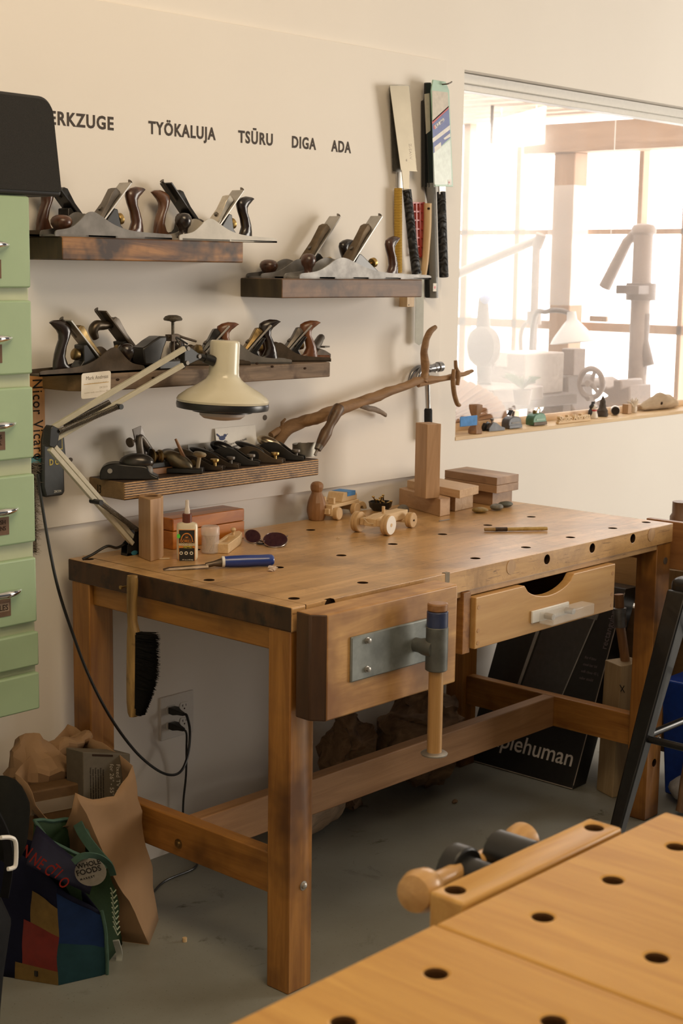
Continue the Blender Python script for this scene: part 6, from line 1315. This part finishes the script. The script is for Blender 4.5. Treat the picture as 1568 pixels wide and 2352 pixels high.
# ================================================================== SIDE CABINET RIGHT OF THE BENCH
M_SB = wood('brown_side_wood', (.20, .085, .028), (.33, .155, .055), 'y', 1.1, .4, 9)
t = thing('side_bench', 'brown wooden side bench with open plank side beyond the workbench right end', 'bench', (2.0, -.5, 0), world=True)
B().box((1.604, -1.15, .715), (1.626, -.66, .853)).build('side_board', M_SB, t, bevel=.002)
B().box((1.930, -1.15, .715), (1.952, -.66, .80)).build('side_board', M_SB, t, bevel=.002)
B().box((1.626, -1.15, .730), (1.930, -.66, .745)).build('tray_floor', M_SB, t)
for y in (-1.15, -.682): B().box((1.626, y, .745), (1.930, y+.022, .80)).build('end_board', M_SB, t)
for y in (-1.14, -.73, -.20): B().box((1.927, y, .0), (1.952, y+.06, .730)).build('leg', wood('brown_side_wood', (.20, .085, .028), (.33, .155, .055), 'z', 1.1, .4, 9), t, bevel=.003)
for z0_, z1_ in ((.52, .714), (.30, .505), (.06, .285)): B().box((1.90, -1.14, z0_), (1.925, -.14, z1_)).build('side_plank', wood('side_plank_wood', (.22, .125, .05), (.36, .22, .095), 'y', 1.1, .5, 9), t, bevel=.002)
c = Yp(1575, 1190, -.10); t = thing('brown_jar', 'brown jar at the right frame edge behind the bench end', 'jar', (1.78, -.50, .745), world=True)
c = V((1.80, -.665, .746)); B().lathe([(.03, 0), (.036, .004), (.036, .09), (.030, .10), (.030, .135)], c, n=24).build('jar', wood('jar_brown', (.12, .06, .03), (.2, .11, .06), 'z', 2, .4), t)
t = thing('blue_bin', 'bright blue plastic bin half hidden behind the stool', 'bin', (1.76, -.83, 0), world=True)
c = V((1.735, -.76, 0)); p0 = Xp(1552, 1650, 1.70)
B().rings([[c+V((x, y, .0006)) for x, y in ((-.02, -.12), (.10, -.12), (.10, .06), (-.02, .06))], [c+V((x, y, .36)) for x, y in ((-.045, -.15), (.12, -.15), (.12, .075), (-.045, .075))]]).build('bin_body', flat('bin_blue', (.01, .055, .38), .35), t, bevel=.006)
for k, (x, y, dx, dy) in enumerate(((1.585, -.83, .085, .0), (1.62, -.90, .07, -.03))):
    t_ = tag(B().tube(spline([V((x, y, .004)), V((x+dx*.5, y+dy*.5, .20)), V((x+dx, y+dy, .40))]), [.015, .016, .014], 10).jitter(.004, 30).build('rough_stick', wood('bark_brown', (.10, .05, .025), (.25, .14, .07), 'z', 3, .7, 6)), ('rough brown stick leaning right of the bench leg, nearer the leg', 'rough brown stick leaning in front of the blue bin')[k], 'stick'); t_.location.z = .006
c = Zp(1553, 1852, 0); tag(B().sphere((c.x+.03, c.y, .035), (.035, .04, .036), 16, 10).jitter(.012, 30).build('crumpled_bag', flat('grey_plastic_bag', (.42, .41, .41), .4)), 'crumpled grey plastic bag on the floor at the right frame edge', 'bag').location.z = .012

# ================================================================== BLACK STOOL
M_ST = flat('stool_black', (.010, .010, .011), .33, .2, .2, coat=.2)
YS = -.96
s0 = Yp(1562, 1330, YS); s1_ = Yp(1450, 1905, YS); dv = (s1_-s0)/(s1_.z-s0.z); foot = s0+dv*(-s0.z)
SZ = s0.z
t = thing('metal_stool', 'black metal stool with splayed legs cut by the right frame edge', 'stool', (foot.x+.25, YS-.12, 0), world=True)
cx_, cy_ = s0.x+.135, s0.y+.10
B().box((s0.x-.012, s0.y+.028, SZ-.055), (s0.x+.30, s0.y-.262, SZ+.004)).build('seat', M_ST, t, bevel=.022, seg=4)
for sx, sy in ((0, 0), (1, 0), (0, 1), (1, 1)):
    tp = V((s0.x+.012+sx*.27, s0.y-sy*.225, SZ-.03)); ft = V((foot.x if sx == 0 else s0.x+.27+(s0.x-foot.x)+.02, foot.y+.05 if sy == 0 else s0.y-.225-.10, .0005))
    w0, w1 = .058, .030
    B().rings([[tp+V((x*w0/2, y*w0/2, 0)) for x, y in ((-1, -1), (1, -1), (1, 1), (-1, 1))], [ft+V((x*w1/2, y*w1/2, 0)) for x, y in ((-1, -1), (1, -1), (1, 1), (-1, 1))]]).build('leg', M_ST, t, bevel=.005)
def lp(sx, sy, f):
    tp = V((s0.x+.012+sx*.27, s0.y-sy*.225, SZ-.03)); ft = V((foot.x if sx == 0 else s0.x+.27+(s0.x-foot.x)+.02, foot.y+.05 if sy == 0 else s0.y-.225-.10, .0005)); return tp+(ft-tp)*f
fz = (SZ-Yp(1475, 1695, YS).z)/SZ
B().tube([lp(0, 0, fz), lp(1, 0, fz)], .010, 12).build('rung', M_ST, t); B().tube([lp(0, 0, fz), lp(0, 1, fz)], .010, 12).build('rung', M_ST, t)
B().tube([lp(1, 0, fz), lp(1, 1, fz)], .010, 12).build('rung', M_ST, t); B().tube([lp(0, 1, fz), lp(1, 1, fz)], .010, 12).build('rung', M_ST, t)
B().tube([lp(0, 0, .16), lp(1, 1, .16)], .008, 10).build('brace', M_ST, t)

# ================================================================== BAGS ON THE FLOOR
def bag(b, bot, top, n=9, m=10, amp=.012, sc=9, seed=0., rag=0., bulge=0., dip=0.):
    """open bag: four bottom corners to four top corners, crumpled"""
    per = 4*n; rows = []
    for j in range(m+1):
        f = j/m; row = []
        for k in range(per):
            e, u = divmod(k, n); u /= n
            p = (V(bot[e])*(1-u)+V(bot[(e+1) % 4])*u)*(1-f)+(V(top[e])*(1-u)+V(top[(e+1) % 4])*u)*f
            c = (sum((V(q) for q in bot), V())*(1-f)+sum((V(q) for q in top), V())*f)/4
            p = p+(p-c)*V((1, 1, 0)).length*0+(V((p.x-c.x, p.y-c.y, 0)))*bulge*math.sin(PI*f)
            w = min(1, f*3)
            p = p-V((0, 0, dip*math.sin(PI*u)*f**4 if e == 0 else dip*2.0*math.sin(PI*u**1.9)*f**4 if e == 3 else 0))
            p = p+noise.noise_vector(p*sc+V((seed, seed, 0)))*amp*w+noise.noise_vector(p*sc*2.6+V((0, seed, 9)))*amp*.5*w
            if j == m and rag: p.z += noise.noise(p*22+V((seed, 0, 0)))*rag
            p.z = max(p.z, .0008); row.append(p)
        rows.append(row)
    b.rings(rows, cap=False); b.face([b.v(p) for p in rows[0]][::-1]); return rows
def solid(o, th=.0012):
    s_ = o.modifiers.new('thickness', 'SOLIDIFY'); s_.thickness = th; s_.offset = -1; return o
M_KRAFT = flat('kraft_paper', (.30, .185, .10), .7, 0, .10, nscale=6, bump=.05)
t = thing('paper_bag', 'open brown paper bag leaning on the workbench left leg', 'bag', (-.1, -.22, 0), world=True)
pb = [V((-.045, -.378, .0008)), V((.060, -.290, .0008)), V((.0, -.06, .0008)), V((-.20, -.085, .0008))]
ptop = [V((-.125, -.335, .315)), V((-.020, -.315, .440)), V((-.030, -.065, .45)), V((-.30, -.10, .42))]
ptop = [Yp(178, 1822, -.335), Yp(303, 1752, -.30), V((-.02, -.06, .45)), Yp(30, 1775, -.20)]
b = B(); bag(b, pb, ptop, 10, 14, .014, 8, 2.2, .012, dip=.05)
solid(b.build('paper', M_KRAFT, t, ang=25))
# carton inside the bag
q = [Yp(192, 1835, -.268), Yp(300, 1835, -.250), Yp(301, 1727, -.250), Yp(192, 1727, -.268)]
t = thing('mount_box', 'printed grey-brown carton standing in the paper bag', 'carton', q[0]-V((0, 0, .25)), world=True)
r_ = (q[1]-q[0]).normalized(); u_ = V((0, 0, 1)); n_ = r_.cross(u_).normalized()
q0 = q[0]-V((0, 0, .22)); w = (q[1]-q[0]).length; hgt = q[3].z-q0.z
B().hexa([q0, q0+r_*w, q0+r_*w-n_*.055, q0-n_*.055, q0+u_*hgt, q0+r_*w+u_*hgt, q0+r_*w-n_*.055+u_*hgt, q0-n_*.055+u_*hgt]).build('box', flat('grey_brown_carton', (.115, .095, .068), .6, 0, .08), t, bevel=.002, smooth=False)
B().hexa([q0+u_*(hgt-.009)+n_*.0006+r_*.03, q0+u_*(hgt-.009)+n_*.0006+r_*(w*.62), q0+u_*(hgt-.009)+r_*(w*.62), q0+u_*(hgt-.009)+r_*.03, q0+u_*(hgt-.004)+n_*.0006+r_*.03, q0+u_*(hgt-.004)+n_*.0006+r_*(w*.62), q0+u_*(hgt-.004)+r_*(w*.62), q0+u_*(hgt-.004)+r_*.03]).build('cut_slot', M_HOLE, t)
PG = flat('pale_print', (.50, .44, .36), .6)
for tx, sz, xx in (('Lincoln', .028, w-.028), ('Fixed TV Wall Mount', .019, w-.050), ('for 26" - 55" TVs', .019, w-.072)):
    text('print', tx, sz, PG, q0+r_*xx+u_*(hgt-.026)+n_*.0008, (0, 0, -1), r_, t, .8, 0, .0002)
for k in range(6): text('small_print', 'Incluye instrucciones para montar', .0062, flat('dark_print', (.035, .028, .02), .7), q0+r_*(.022+.0085*k)+u_*(hgt-.036-.004*(k % 2))+n_*.0008, (0, 0, -1), r_, t, .9, .02, .0002)
# crumpled paper and wrapped parcel inside
def crumple(label, c, r, seed, amp=.03, mat=None, name='crumpled_paper'):
    o = B().sphere(c, r, 22, 14).jitter(amp, 11, seed).jitter(amp*.6, 26, seed+3).build(name, mat or M_KRAFT, ang=12); return tag(o, label, 'paper')
crumple('crumpled brown paper rising at the back of the paper bag', V((-.175, -.135, .40)), (.075, .05, .075), 1.)
crumple('folded brown paper flap behind the printed carton', V((-.075, -.115, .425)), (.065, .035, .025), 5., .02)
t = thing('taped_parcel', 'dull brown parcel with clear tape inside the paper bag', 'parcel', (-.22, -.21, .2), world=True)
B().obox((-.185, -.215, .30), (.13, .05, .17), rz(-.25)).build('parcel', flat('parcel_brown', (.11, .062, .028), .6, 0, .1), t, bevel=.004)
B().obox((-.185, -.216, .345), (.132, .053, .03), rz(-.25)).build('clear_tape', glass('tape_clear', (.5, .42, .32), .15, .35, .6), t)
# green market tote
M_GRN = flat('green_tote', (.020, .040, .017), .75, 0, .12, nscale=300, bump=.1); M_GRNL = flat('sage_trim', (.055, .105, .078), .7, 0, .1)
t = thing('tote_bag', 'dark green market tote with a pale round logo', 'bag', (-.2, -.38, 0), world=True)
gb = [V((-.205, -.402, .0008)), V((-.085, -.330, .0008)), V((-.168, -.200, .0008)), V((-.285, -.275, .0008))]
gt = [Yp(110, 1925, -.345), Yp(238, 1985, -.385), Yp(182, 1885, -.30), Yp(70, 1885, -.31)]
b = B(); rows = bag(b, gb, gt, 9, 12, .010, 8, 3.3, 0, .10); solid(b.build('tote_body', M_GRN, t, ang=40))
ed = [rows[12][k] for k in range(36)]; b = B(); b.tube(ed+[ed[0]], .0042, 6); b.build('sage_hem', M_GRNL, t)
h_ = lambda px, py, y: Yp(px, py, y)
def strap(pts, w, th=.002, up=None):
    pts = spline(pts, 5); r = []
    for i, p in enumerate(pts):
        d_ = (pts[min(i+1, len(pts)-1)]-pts[max(i-1, 0)]).normalized(); s_ = d_.cross(V((-.7, -.7, 0))).normalized() if up is None else V(up); f_ = d_.cross(s_).normalized()
        r.append([p-s_*w/2-f_*th, p+s_*w/2-f_*th, p+s_*w/2+f_*th, p-s_*w/2+f_*th])
    return B().rings(r)
strap([h_(176, 1885, -.31), h_(190, 1915, -.34), h_(215, 1950, -.375), h_(250, 1990, -.41)], .022).build('sage_panel_edge', M_GRNL, t)
strap([h_(168, 1980, -.445), h_(190, 1966, -.455), h_(225, 1968, -.455), h_(250, 1985, -.44), h_(260, 2010, -.43)], .014).build('handle', M_GRNL, t)
lc = h_(208, 2003, -.455); lr = V((.70, -.71, 0)).normalized(); lu = (V((-.12, -.12, 1))).normalized(); ln_ = lr.cross(lu)
b = B(); b.rings([[lc+ln_*(.0+e)+lr*(.034*math.cos(q))+lu*(.034*math.sin(q)) for q in [2*PI*k/28 for k in range(28)]] for e in (0, .0012)]); lo = b.build('round_logo', flat('logo_cream', (.26, .235, .20), .7), t)
for s_, sz, dx, dy in (('WHOLE', .0165, -.028, .008), ('FOODS', .0185, -.029, -.009), ('M A R K E T', .0070, -.022, -.020)):
    l2 = (lr+lu*.28).normalized(); u2 = (lu-lr*.28).normalized(); sub(text('logo_text', s_, sz, M_INK, lc+ln_*.0016+lr*dx+lu*dy, l2, u2, None, .9, .015, .0002), lo)
b = B(); R = random.Random(4)
for k in range(9): b.box((0, 0, 0), (.001, .001, .001)) if 0 else b.tube([h_(254+k*.8, 2040+k*11, -.425), h_(259+k*1.3, 2052+k*12, -.420), h_(266+k*1.2, 2044+k*12, -.41)], .0016, 5)
b.build('pale_print', flat('print_sage', (.30, .34, .24), .7), t)
strap([h_(266, 2160, -.40), h_(274, 2190, -.39), h_(272, 2215, -.39)], .014).build('white_print', flat('print_pale_sage', (.42, .44, .40), .7), t)
# blue printed bag in front
M_NAVY = flat('navy_tote', (.006, .007, .022), .65, 0, .12); M_BLU = flat('blue_panel', (.009, .024, .080), .6, 0, .1); M_TEAL = flat('teal_panel', (.013, .042, .050), .6, 0, .1)
t = thing('shopping_bag', 'dark blue printed bag with red lettering and a red stripe', 'bag', (-.42, -.42, 0), world=True)
fb = [V((-.405, -.200, .0008)), V((-.312, -.388, .0008)), V((-.210, -.421, .0008)), V((-.298, -.250, .0008))]
ft = [Yp(-30, 1895, -.215), Yp(130, 2035, -.388), Yp(226, 2092, -.418), Yp(110, 1945, -.27)]
b = B(); rows = bag(b, fb, ft, 12, 14, .008, 7, 8.8, 0, .06); solid(b.build('bag_body', M_NAVY, t, ang=45))
def patch(name, k0, k1, j0, j1, mat, off=.0022):
    """printed cloth panel following the bag surface between grid columns and rows"""
    ctr = V((-.305, -.32, .1)); bq = B(); g = []
    for j in range(j0, j1+1):
        r = []
        for k in range(k0, k1+1):
            p = rows[j][k % 48]; q1, q2 = rows[j][(k+1) % 48]-rows[j][(k-1) % 48], rows[min(j+1, 14)][k % 48]-rows[max(j-1, 0)][k % 48]
            nn_ = q1.cross(q2).normalized(); nn_ = nn_ if nn_.dot(p-ctr) > 0 else -nn_; r.append(bq.v(p+nn_*off))
        g.append(r)
    for j in range(len(g)-1):
        for k in range(len(g[0])-1): bq.face([g[j][k], g[j][k+1], g[j+1][k+1], g[j+1][k]])
    return bq.build(name, mat, t)
patch('gold_panel', 6, 12, 0, 2, flat('gold_print', (.16, .10, .03), .6)); patch('red_panel', 7, 12, 2, 7, flat('red_print', (.15, .010, .005), .55)); patch('gold_panel', 8, 12, 7, 11, flat('gold_print', (.16, .10, .03), .6))
patch('teal_panel', 12, 24, 0, 6, M_TEAL); patch('blue_panel', 12, 24, 6, 13, M_BLU)
B().tube([rows[j][24]+V((.003, -.004, 0)) for j in range(15)], .0042, 6).build('sage_piping', M_GRNL, t)
def flap(name, quad, mat, n=6):
    a_, b_, c_, d_ = [Yp(*q_) for q_ in quad]; bq = B(); g = [[bq.v((a_*(1-i/n)+b_*(i/n))*(1-j/n)+(d_*(1-i/n)+c_*(i/n))*(j/n)+noise.noise_vector(a_*30+V((i*.3, j*.3, 0)))*.003) for i in range(n+1)] for j in range(n+1)]
    for j in range(n):
        for i in range(n): bq.face([g[j][i], g[j][i+1], g[j+1][i+1], g[j+1][i]])
    return solid(bq.build(name, mat, t), .0016)
flap('dark_flap', [(60, 1985, -.40), (206, 2056, -.425), (216, 2012, -.425), (85, 1895, -.33)], flat('navy_flap', (.010, .009, .021), .6))
for ch, px, py, rot in (('N', 45, 1955, .55), ('N', 65, 1972, .6), ('E', 82, 1985, .6), ('C', 98, 1996, .65), ('T', 112, 1996, .7), ('I', 124, 2008, .75), ('O', 131, 2022, .8)):
    p = Yp(px, py+6, -.435); r2 = (V((.7, -.2, 0))*math.cos(rot)-V((0, 0, 1))*math.sin(rot)).normalized(); u2 = (V((0, 0, 1))*math.cos(rot)+V((.7, -.2, 0))*math.sin(rot)); u2 = (u2-r2*u2.dot(r2)).normalized()
    text('red_lettering', ch, .034, flat('red_ink', (.20, .016, .010), .6), p, r2, u2, t, .8, .006, .0003)
p = rows[1][9]; B().obox(p+V((-.003, -.002, .002)), (.004, .008, .012)).build('tab', M_BLACK, t)
# black rucksack with a white buckle at the frame edge
M_RS = flat('rucksack_black', (.007, .007, .008), .75, 0, .2)
t = thing('rucksack', 'black rucksack with a white buckle at the left frame edge', 'rucksack', (-.55, -.55, 0), world=True)
b = B(); c = Yp(-135, 2010, -.60); lo_c = V((c.x, -.60, 0))
o = b.rings([[V((lo_c.x+.11*k_*math.cos(q), lo_c.y+.075*k_*math.sin(q), z_)) for q in [2*PI*j/24 for j in range(24)]] for z_, k_ in ((.001, .8), (.02, .95), (.12, 1.0), (.22, 1.05), (.32, 1.25), (.37, 1.1), (.41, .7), (.43, .2))]).jitter(.010, 12, 4.)
for q_ in o.bm.verts: q_.co.z = max(q_.co.z, .0008)
o.build('pack', M_RS, t)
strap([Yp(-10, 1870, -.62), Yp(14, 1925, -.64), Yp(20, 1990, -.65), Yp(10, 2060, -.64)], .016, .004).build('shoulder_strap', M_RS, t)
yb = -.66; ring = spline([Yp(2, 1924, yb), Yp(24, 1924, yb), Yp(36, 1936, yb), Yp(36, 1984, yb), Yp(28, 1994, yb), Yp(18, 1996, yb)], 5)
B().tube(ring, .0042, 8).build('buckle', M_WHITEPL, t)
t = thing('dark_cloth', 'dark crumpled cloth peeping over the blue bag at the left frame edge', 'cloth', Yp(20, 1850, -.42), world=True)
c = Yp(8, 1880, -.42); o = B().sphere(c, (.06, .035, .085), 20, 12).jitter(.016, 14, 2.).build('cloth', flat('dark_cloth', (.010, .010, .008), .8), t, ang=25)

# ================================================================== ON THE WINDOW SILL
SZT = WZ0+.0006
def sp(px, py, y=None): return Zp(px, py, SZT)
# turned egg-cup stands with blue tape
M_HG = wood('hourglass_oak', (.24, .125, .06), (.36, .20, .10), 'z', 2, .5, 8); M_HGL = wood('hourglass_pale', (.50, .33, .18), (.62, .43, .25), 'z', 2, .5, 8)
def hourglass(label, c, mat, h, n=6, s=1.):
    t = thing('wooden_cup', label, 'cup', c, .3)
    B().lathe([(r_*s, z_*h) for r_, z_ in [(.0225, 0), (.024, .02), (.0235, .14), (.018, .24), (.0115, .36), (.0105, .44), (.0125, .54), (.019, .72), (.0232, .88), (.0225, 1), (.0175, 1), (.013, .9), (.002, .86)]], (0, 0, 0), n=n).build('turned_body', mat, t, ang=20)
    return t
c = sp(1085, 996); c = V((c.x+.012, .032, SZT)); hh_ = top_z(1088, 929, (c.x, c.y))-SZT
hourglass('brown faceted wooden cup in the left corner of the window sill', c, M_HG, hh_)
c2 = V((WX0+.0255, .068, SZT)); hourglass('pale wooden cup tucked against the window jamb behind the brown cup', c2, M_HGL, hh_*.95)
c3 = V((WX0+.020, .030, SZT))
a_ = Yp(1055, 957, .012); b_ = Yp(1092, 976, .012); t = tag(B().box((a_.x-.004, .004, b_.z), (b_.x-.002, .008, a_.z)).build('blue_tape', flat('blue_tape', (.10, .28, .62), .6, bump=.2), bevel=.0015), 'strip of blue tape wrapped across the two wooden cups', 'tape')
# small planes on the sill
def sp_at(px, py, y): p = Zp(px, py, SZT); return p
def sill_thing(px, py, name, label, cat, ang=0, dy=0): c = Zp(px, py, SZT); return thing(name, label, cat, (c.x, c.y+dy, SZT), ang), c
t, c = sill_thing(1138, 990, 'block_plane', 'small grey wedge-shaped plane on the window sill', 'hand plane', -.1, .016)
M_SLATE = flat('slate_casting', (.10, .105, .115), .45, .3, .2); 
for y in (-.015, .0125): B().prism([(-.028, 0), (.048, 0), (.046, .009), (.030, .013), (.005, .027), (-.008, .030), (-.028, .010)] if y < 0 else [(-.028, 0), (.048, 0), (.030, .013), (-.008, .030), (-.028, .010)], (0, y, 0), (1, 0, 0), (0, 0, 1), (0, .0025, 0)).build('side_wall', M_SLATE, t)
B().box((-.028, -.0125, 0), (.046, .0125, .003)).prism([(-.022, .006), (.02, .006), (.0, .024)], (0, -.0125, 0), (1, 0, 0), (0, 0, 1), (0, .025, 0)).build('bed', M_RUSTY, t)
B().lathe([(.0025, .022), (.0025, .032), (.0065, .034), (.0065, .039), (.003, .040)], (.0, 0, 0), n=16).build('thumbscrew', M_STEELD, t)
def bullnose(px, py, label, m1, m2, ang, iron=True, bow=False, s=1.):
    t, c = sill_thing(px, py, 'bullnose_plane', label, 'hand plane', ang, .012)
    pr = spline([(-.034*s, 0, .002), (-.034*s, 0, .022*s), (-.022*s, 0, .036*s), (.006*s, 0, .040*s), (.026*s, 0, .034*s), (.034*s, 0, .016*s), (.034*s, 0, .002)], 4)
    B().prism([(q.x, q.z) for q in pr], (0, -.016*s, 0), (1, 0, 0), (0, 0, 1), (0, .032*s, 0)).build('body', m1, t, bevel=.0025)
    B().box((-.020*s, -.0172*s, .016*s), (.026*s, -.0155*s, .0225*s)).build('front_slot', m2, t, bevel=.0006)
    B().box((-.032*s, -.0176*s, .001), (.036*s, -.012*s, .012*s)).build('sole', M_SLATE if not bow else M_RUSTY, t, bevel=.001)
    if iron:
        B().obox((-.010, 0, .052), (.020, .018, .003), ry(-.9)@rz(0)).build('iron', M_BLACK, t, bevel=.0008); B().cyl((.006, 0, .038), (.010, 0, .056), .004, n=12).build('thumbscrew', M_STEELD, t)
    if bow:
        B().tube(spline([(.000, 0, .040), (.004, 0, .052), (.014, 0, .058), (.020, 0, .050), (.016, 0, .042)]), .0022, 8).build('wing_bow', M_BRASS, t); B().lathe([(.006, .038), (.007, .048), (.004, .052)], (-.010, 0, 0), n=14).build('knob', M_BRASSD, t)
    return t
bullnose(1181, 984, 'dark grey bullnose plane with a raised black blade on the window sill', M_SLATE, M_GREYIRON, -.05)
bullnose(1237, 977, 'green bullnose plane with a brass wing screw on the window sill', flat('sea_green_casting', (.065, .16, .10), .4, .2, .15), flat('pale_green_slot', (.20, .36, .26), .4), -.05, False, True, 1.06)
p = Zp(1104, 989, SZT); tag(B().prism([(0, 0), (.014, 0), (.014, .022), (.009, .026), (.0, .014)], (p.x-.004, .055, SZT), (1, 0, 0), (0, 0, 1), (0, .012, 0)).build('black_clip', M_BLACK, bevel=.001), 'small black clip behind the brown wooden cup on the sill', 'clip')
# carved name sign
a_, b_ = Zp(1284, 974, SZT), Zp(1353, 966, SZT); r_ = V((1, -.02, 0)).normalized(); w = (b_-a_).length
t = thing('carved_sign', 'small cut-out wooden sign with raised lettering on the sill', 'sign', a_, world=True)
M_SG = W_PINE('x')
yS = a_.y
B().box((a_.x-.004, yS, SZT), (a_.x+w+.008, yS+.012, SZT+.008)).build('base_strip', M_SG, t, bevel=.0008)
o = text('cut_letters', 'Studio Andreas', .028, M_SG, (a_.x+.001, yS+.006, SZT+.0075), (1, 0, 0), (0, 0, 1), t, 1, .03, .006); xs_ = [v_.co.x for v_ in o.data.vertices]; o.data.transform(Matrix.Translation((a_.x, 0, 0)) @ Matrix.Diagonal(((w+.004)/(max(xs_)-min(xs_)), 1, 1, 1)) @ Matrix.Translation((-a_.x, 0, 0)))
# cat figurine
c = Zp(1368, 961, SZT); c.y += .012; t = thing('cat_figurine', 'black and white cat figurine with a red collar', 'figurine', (c.x, c.y, SZT), .25)
CW = flat('cat_white', (.70, .64, .56), .35, 0, .03); CBk = flat('cat_black', (.03, .028, .027), .35)
B().lathe([(.0165, 0), (.0175, .004), (.016, .014), (.0125, .024), (.010, .028)], n=22).sphere((0, 0, .038), (.0135, .0125, .013), 20, 12).build('body', CW, t)
B().sphere((-.002, .0035, .041), (.0135, .0115, .0115), 18, 10).prism([(-.013, .046), (-.004, .050), (-.010, .060)], (0, -.001, 0), (1, 0, 0), (0, 0, 1), (0, .006, 0)).prism([(.004, .050), (.012, .046), (.010, .059)], (0, -.001, 0), (1, 0, 0), (0, 0, 1), (0, .006, 0)).sphere((-.008, .007, .018), (.011, .010, .018), 16, 10).build('black_patch', CBk, t)
B().lathe([(.0118, .0255), (.0132, .027), (.0132, .030), (.0118, .0315)], n=22).build('collar', flat('collar_red', (.45, .05, .05), .4), t)
for x in (-.005, .004): B().sphere((x, -.0122, .0395), .0017, 8, 6).build('eye', CBk, t)
# stacked dark figure
c = Zp(1390, 957, SZT); c.y += .014; zt_ = top_z(1388, 908, c)-SZT; k_ = zt_/.088
t = tag(B().lathe([(r_, z_*k_) for r_, z_ in [(.021, 0), (.0215, .010), (.019, .016), (.0205, .022), (.0165, .030), (.0135, .036), (.0125, .044), (.0105, .052), (.0115, .060), (.008, .068), (.0045, .076), (.002, .083), (.0004, .088)]], (0, 0, 0), n=20).jitter(.0016, 60).build('drip_tower', flat('dark_clay', (.085, .070, .060), .7, 0, .25, bump=.4, nscale=90)), 'dark spiky drip-castle figure beside the cat figurine', 'figure'); t.location = (c.x, c.y, SZT+.0015)
# roll with dark end
c = Zp(1417, 955, SZT); c.y += .02; t = thing('shell_roll', 'whitish roll with a dark round end on the window sill', 'roll', (c.x, c.y, SZT), world=True)
a_ = V((c.x, c.y-.012, SZT+.0175)); d_ = V((.75, .55, 0)).normalized()
B().lathe([(.012, 0), (.0165, .002), (.0175, .008), (.0172, .030), (.014, .042), (.006, .048)], a_, d_, 26).build('roll', flat('nacre', (.55, .49, .43), .3, 0, .2, nscale=50), t)
B().lathe([(.0145, -.0012), (.015, .001), (.012, .0012)], a_, d_, 26).build('dark_end', flat('dark_end', (.035, .028, .025), .6, 0, .3), t)
# block and shell cluster
c = Zp(1448, 951, SZT); tag(B().box((c.x-.010, c.y+.006, SZT), (c.x+.014, c.y+.032, SZT+.036)).build('cork_block', wood('pale_cork', (.38, .23, .12), (.48, .31, .18), 'z', 2, .6, 5), bevel=.001), 'small square brown block beside the shell cluster', 'block')
c = Zp(1463, 948, SZT); t = thing('shell_cluster', 'spiky white barnacle cluster beside the driftwood', 'shell', (c.x, c.y+.016, SZT))
B().lathe([(.011, 0), (.013, .012), (.012, .022), (.006, .024)], n=14).build('stalk', flat('shell_white', (.66, .58, .48), .5), t); R = random.Random(6); b = B()
for k in range(20):
    a1 = 2.4*k; e_ = .30+.75*((k % 5)/5); d_ = V((math.cos(a1)*math.sin(e_), math.sin(a1)*math.sin(e_)*.7, math.cos(e_))); b.tube([V((0, 0, .016)), V((0, 0, .018))+d_*.022, V((0, 0, .018))+d_*(.030+.005*(k % 3))], [.0035, .0042, .0012], 7)
b.build('spikes', flat('shell_white', (.66, .58, .48), .5), t)
# driftwood lump
c = Zp(1530, 940, SZT); t = thing('driftwood_lump', 'smooth tan driftwood lump at the right end of the sill', 'driftwood', (c.x, c.y+.03, SZT), world=True)
c0 = Zp(1490, 946, SZT); b = B().tube(spline([V((c0.x-.012, c0.y+.030, SZT+.014)), V((c0.x+.03, c0.y+.030, SZT+.020)), V((c0.x+.075, c0.y+.030, SZT+.026)), V((c0.x+.13, c0.y+.032, SZT+.032)), V((c0.x+.20, c0.y+.035, SZT+.026)), V((c0.x+.26, c0.y+.035, SZT+.018))], 6), [.007, .018, .024, .033, .026, .012], 20).jitter(.004, 28).jitter(.0012, 110)
for q_ in b.bm.verts: q_.co.z = max(q_.co.z, SZT)
b.build('wood', wood('bleached_driftwood', (.33, .235, .145), (.46, .345, .225), 'x', 3, .75, 5, (.3, .7), .5), t)
p = Yp(1518, 926, c0.y+.006); B().sphere((p.x, c0.y+.004, p.z), (.007, .004, .006), 12, 8).build('knot_hole', M_HOLE, t)
# big fluted shell fan and small card behind the pane
yf = .150
o = Yp(1068, 1000, yf); b = B(); n = 40; R0 = .02; rows = []
c = V((WX0+.012, yf, WZ0+.006)); tipx = Yp(1165, 960, yf).x-c.x; tipz = Yp(1085, 860, yf).z-c.z
for k in range(n+1):
    a_ = PI/2*k/n; rx, rz_ = tipx*(1+.02*math.cos(k*2.2)), tipz*(1+.02*math.cos(k*2.2))
    f = .006*math.cos(k*2.2); rows.append([c+V((R0*math.cos(a_), f*.2, R0*math.sin(a_))), c+V((rx*.5*math.cos(a_), f*.6+.008, rz_*.5*math.sin(a_))), c+V((rx*.85*math.cos(a_), f+.006, rz_*.85*math.sin(a_))), c+V((rx*math.cos(a_), f, rz_*math.sin(a_)))])
vs = [[b.v(p) for p in r] for r in rows]
for k in range(n):
    for j in range(3): b.face([vs[k][j], vs[k][j+1], vs[k+1][j+1], vs[k+1][j]])
t = thing('shell_fan', 'large fluted tan fan shell standing in the window corner', 'shell', c, world=True); solid(b.build('fluted_shell', flat('tan_shell', (.34, .16, .055), .5, 0, .12, nscale=14), t), .004)
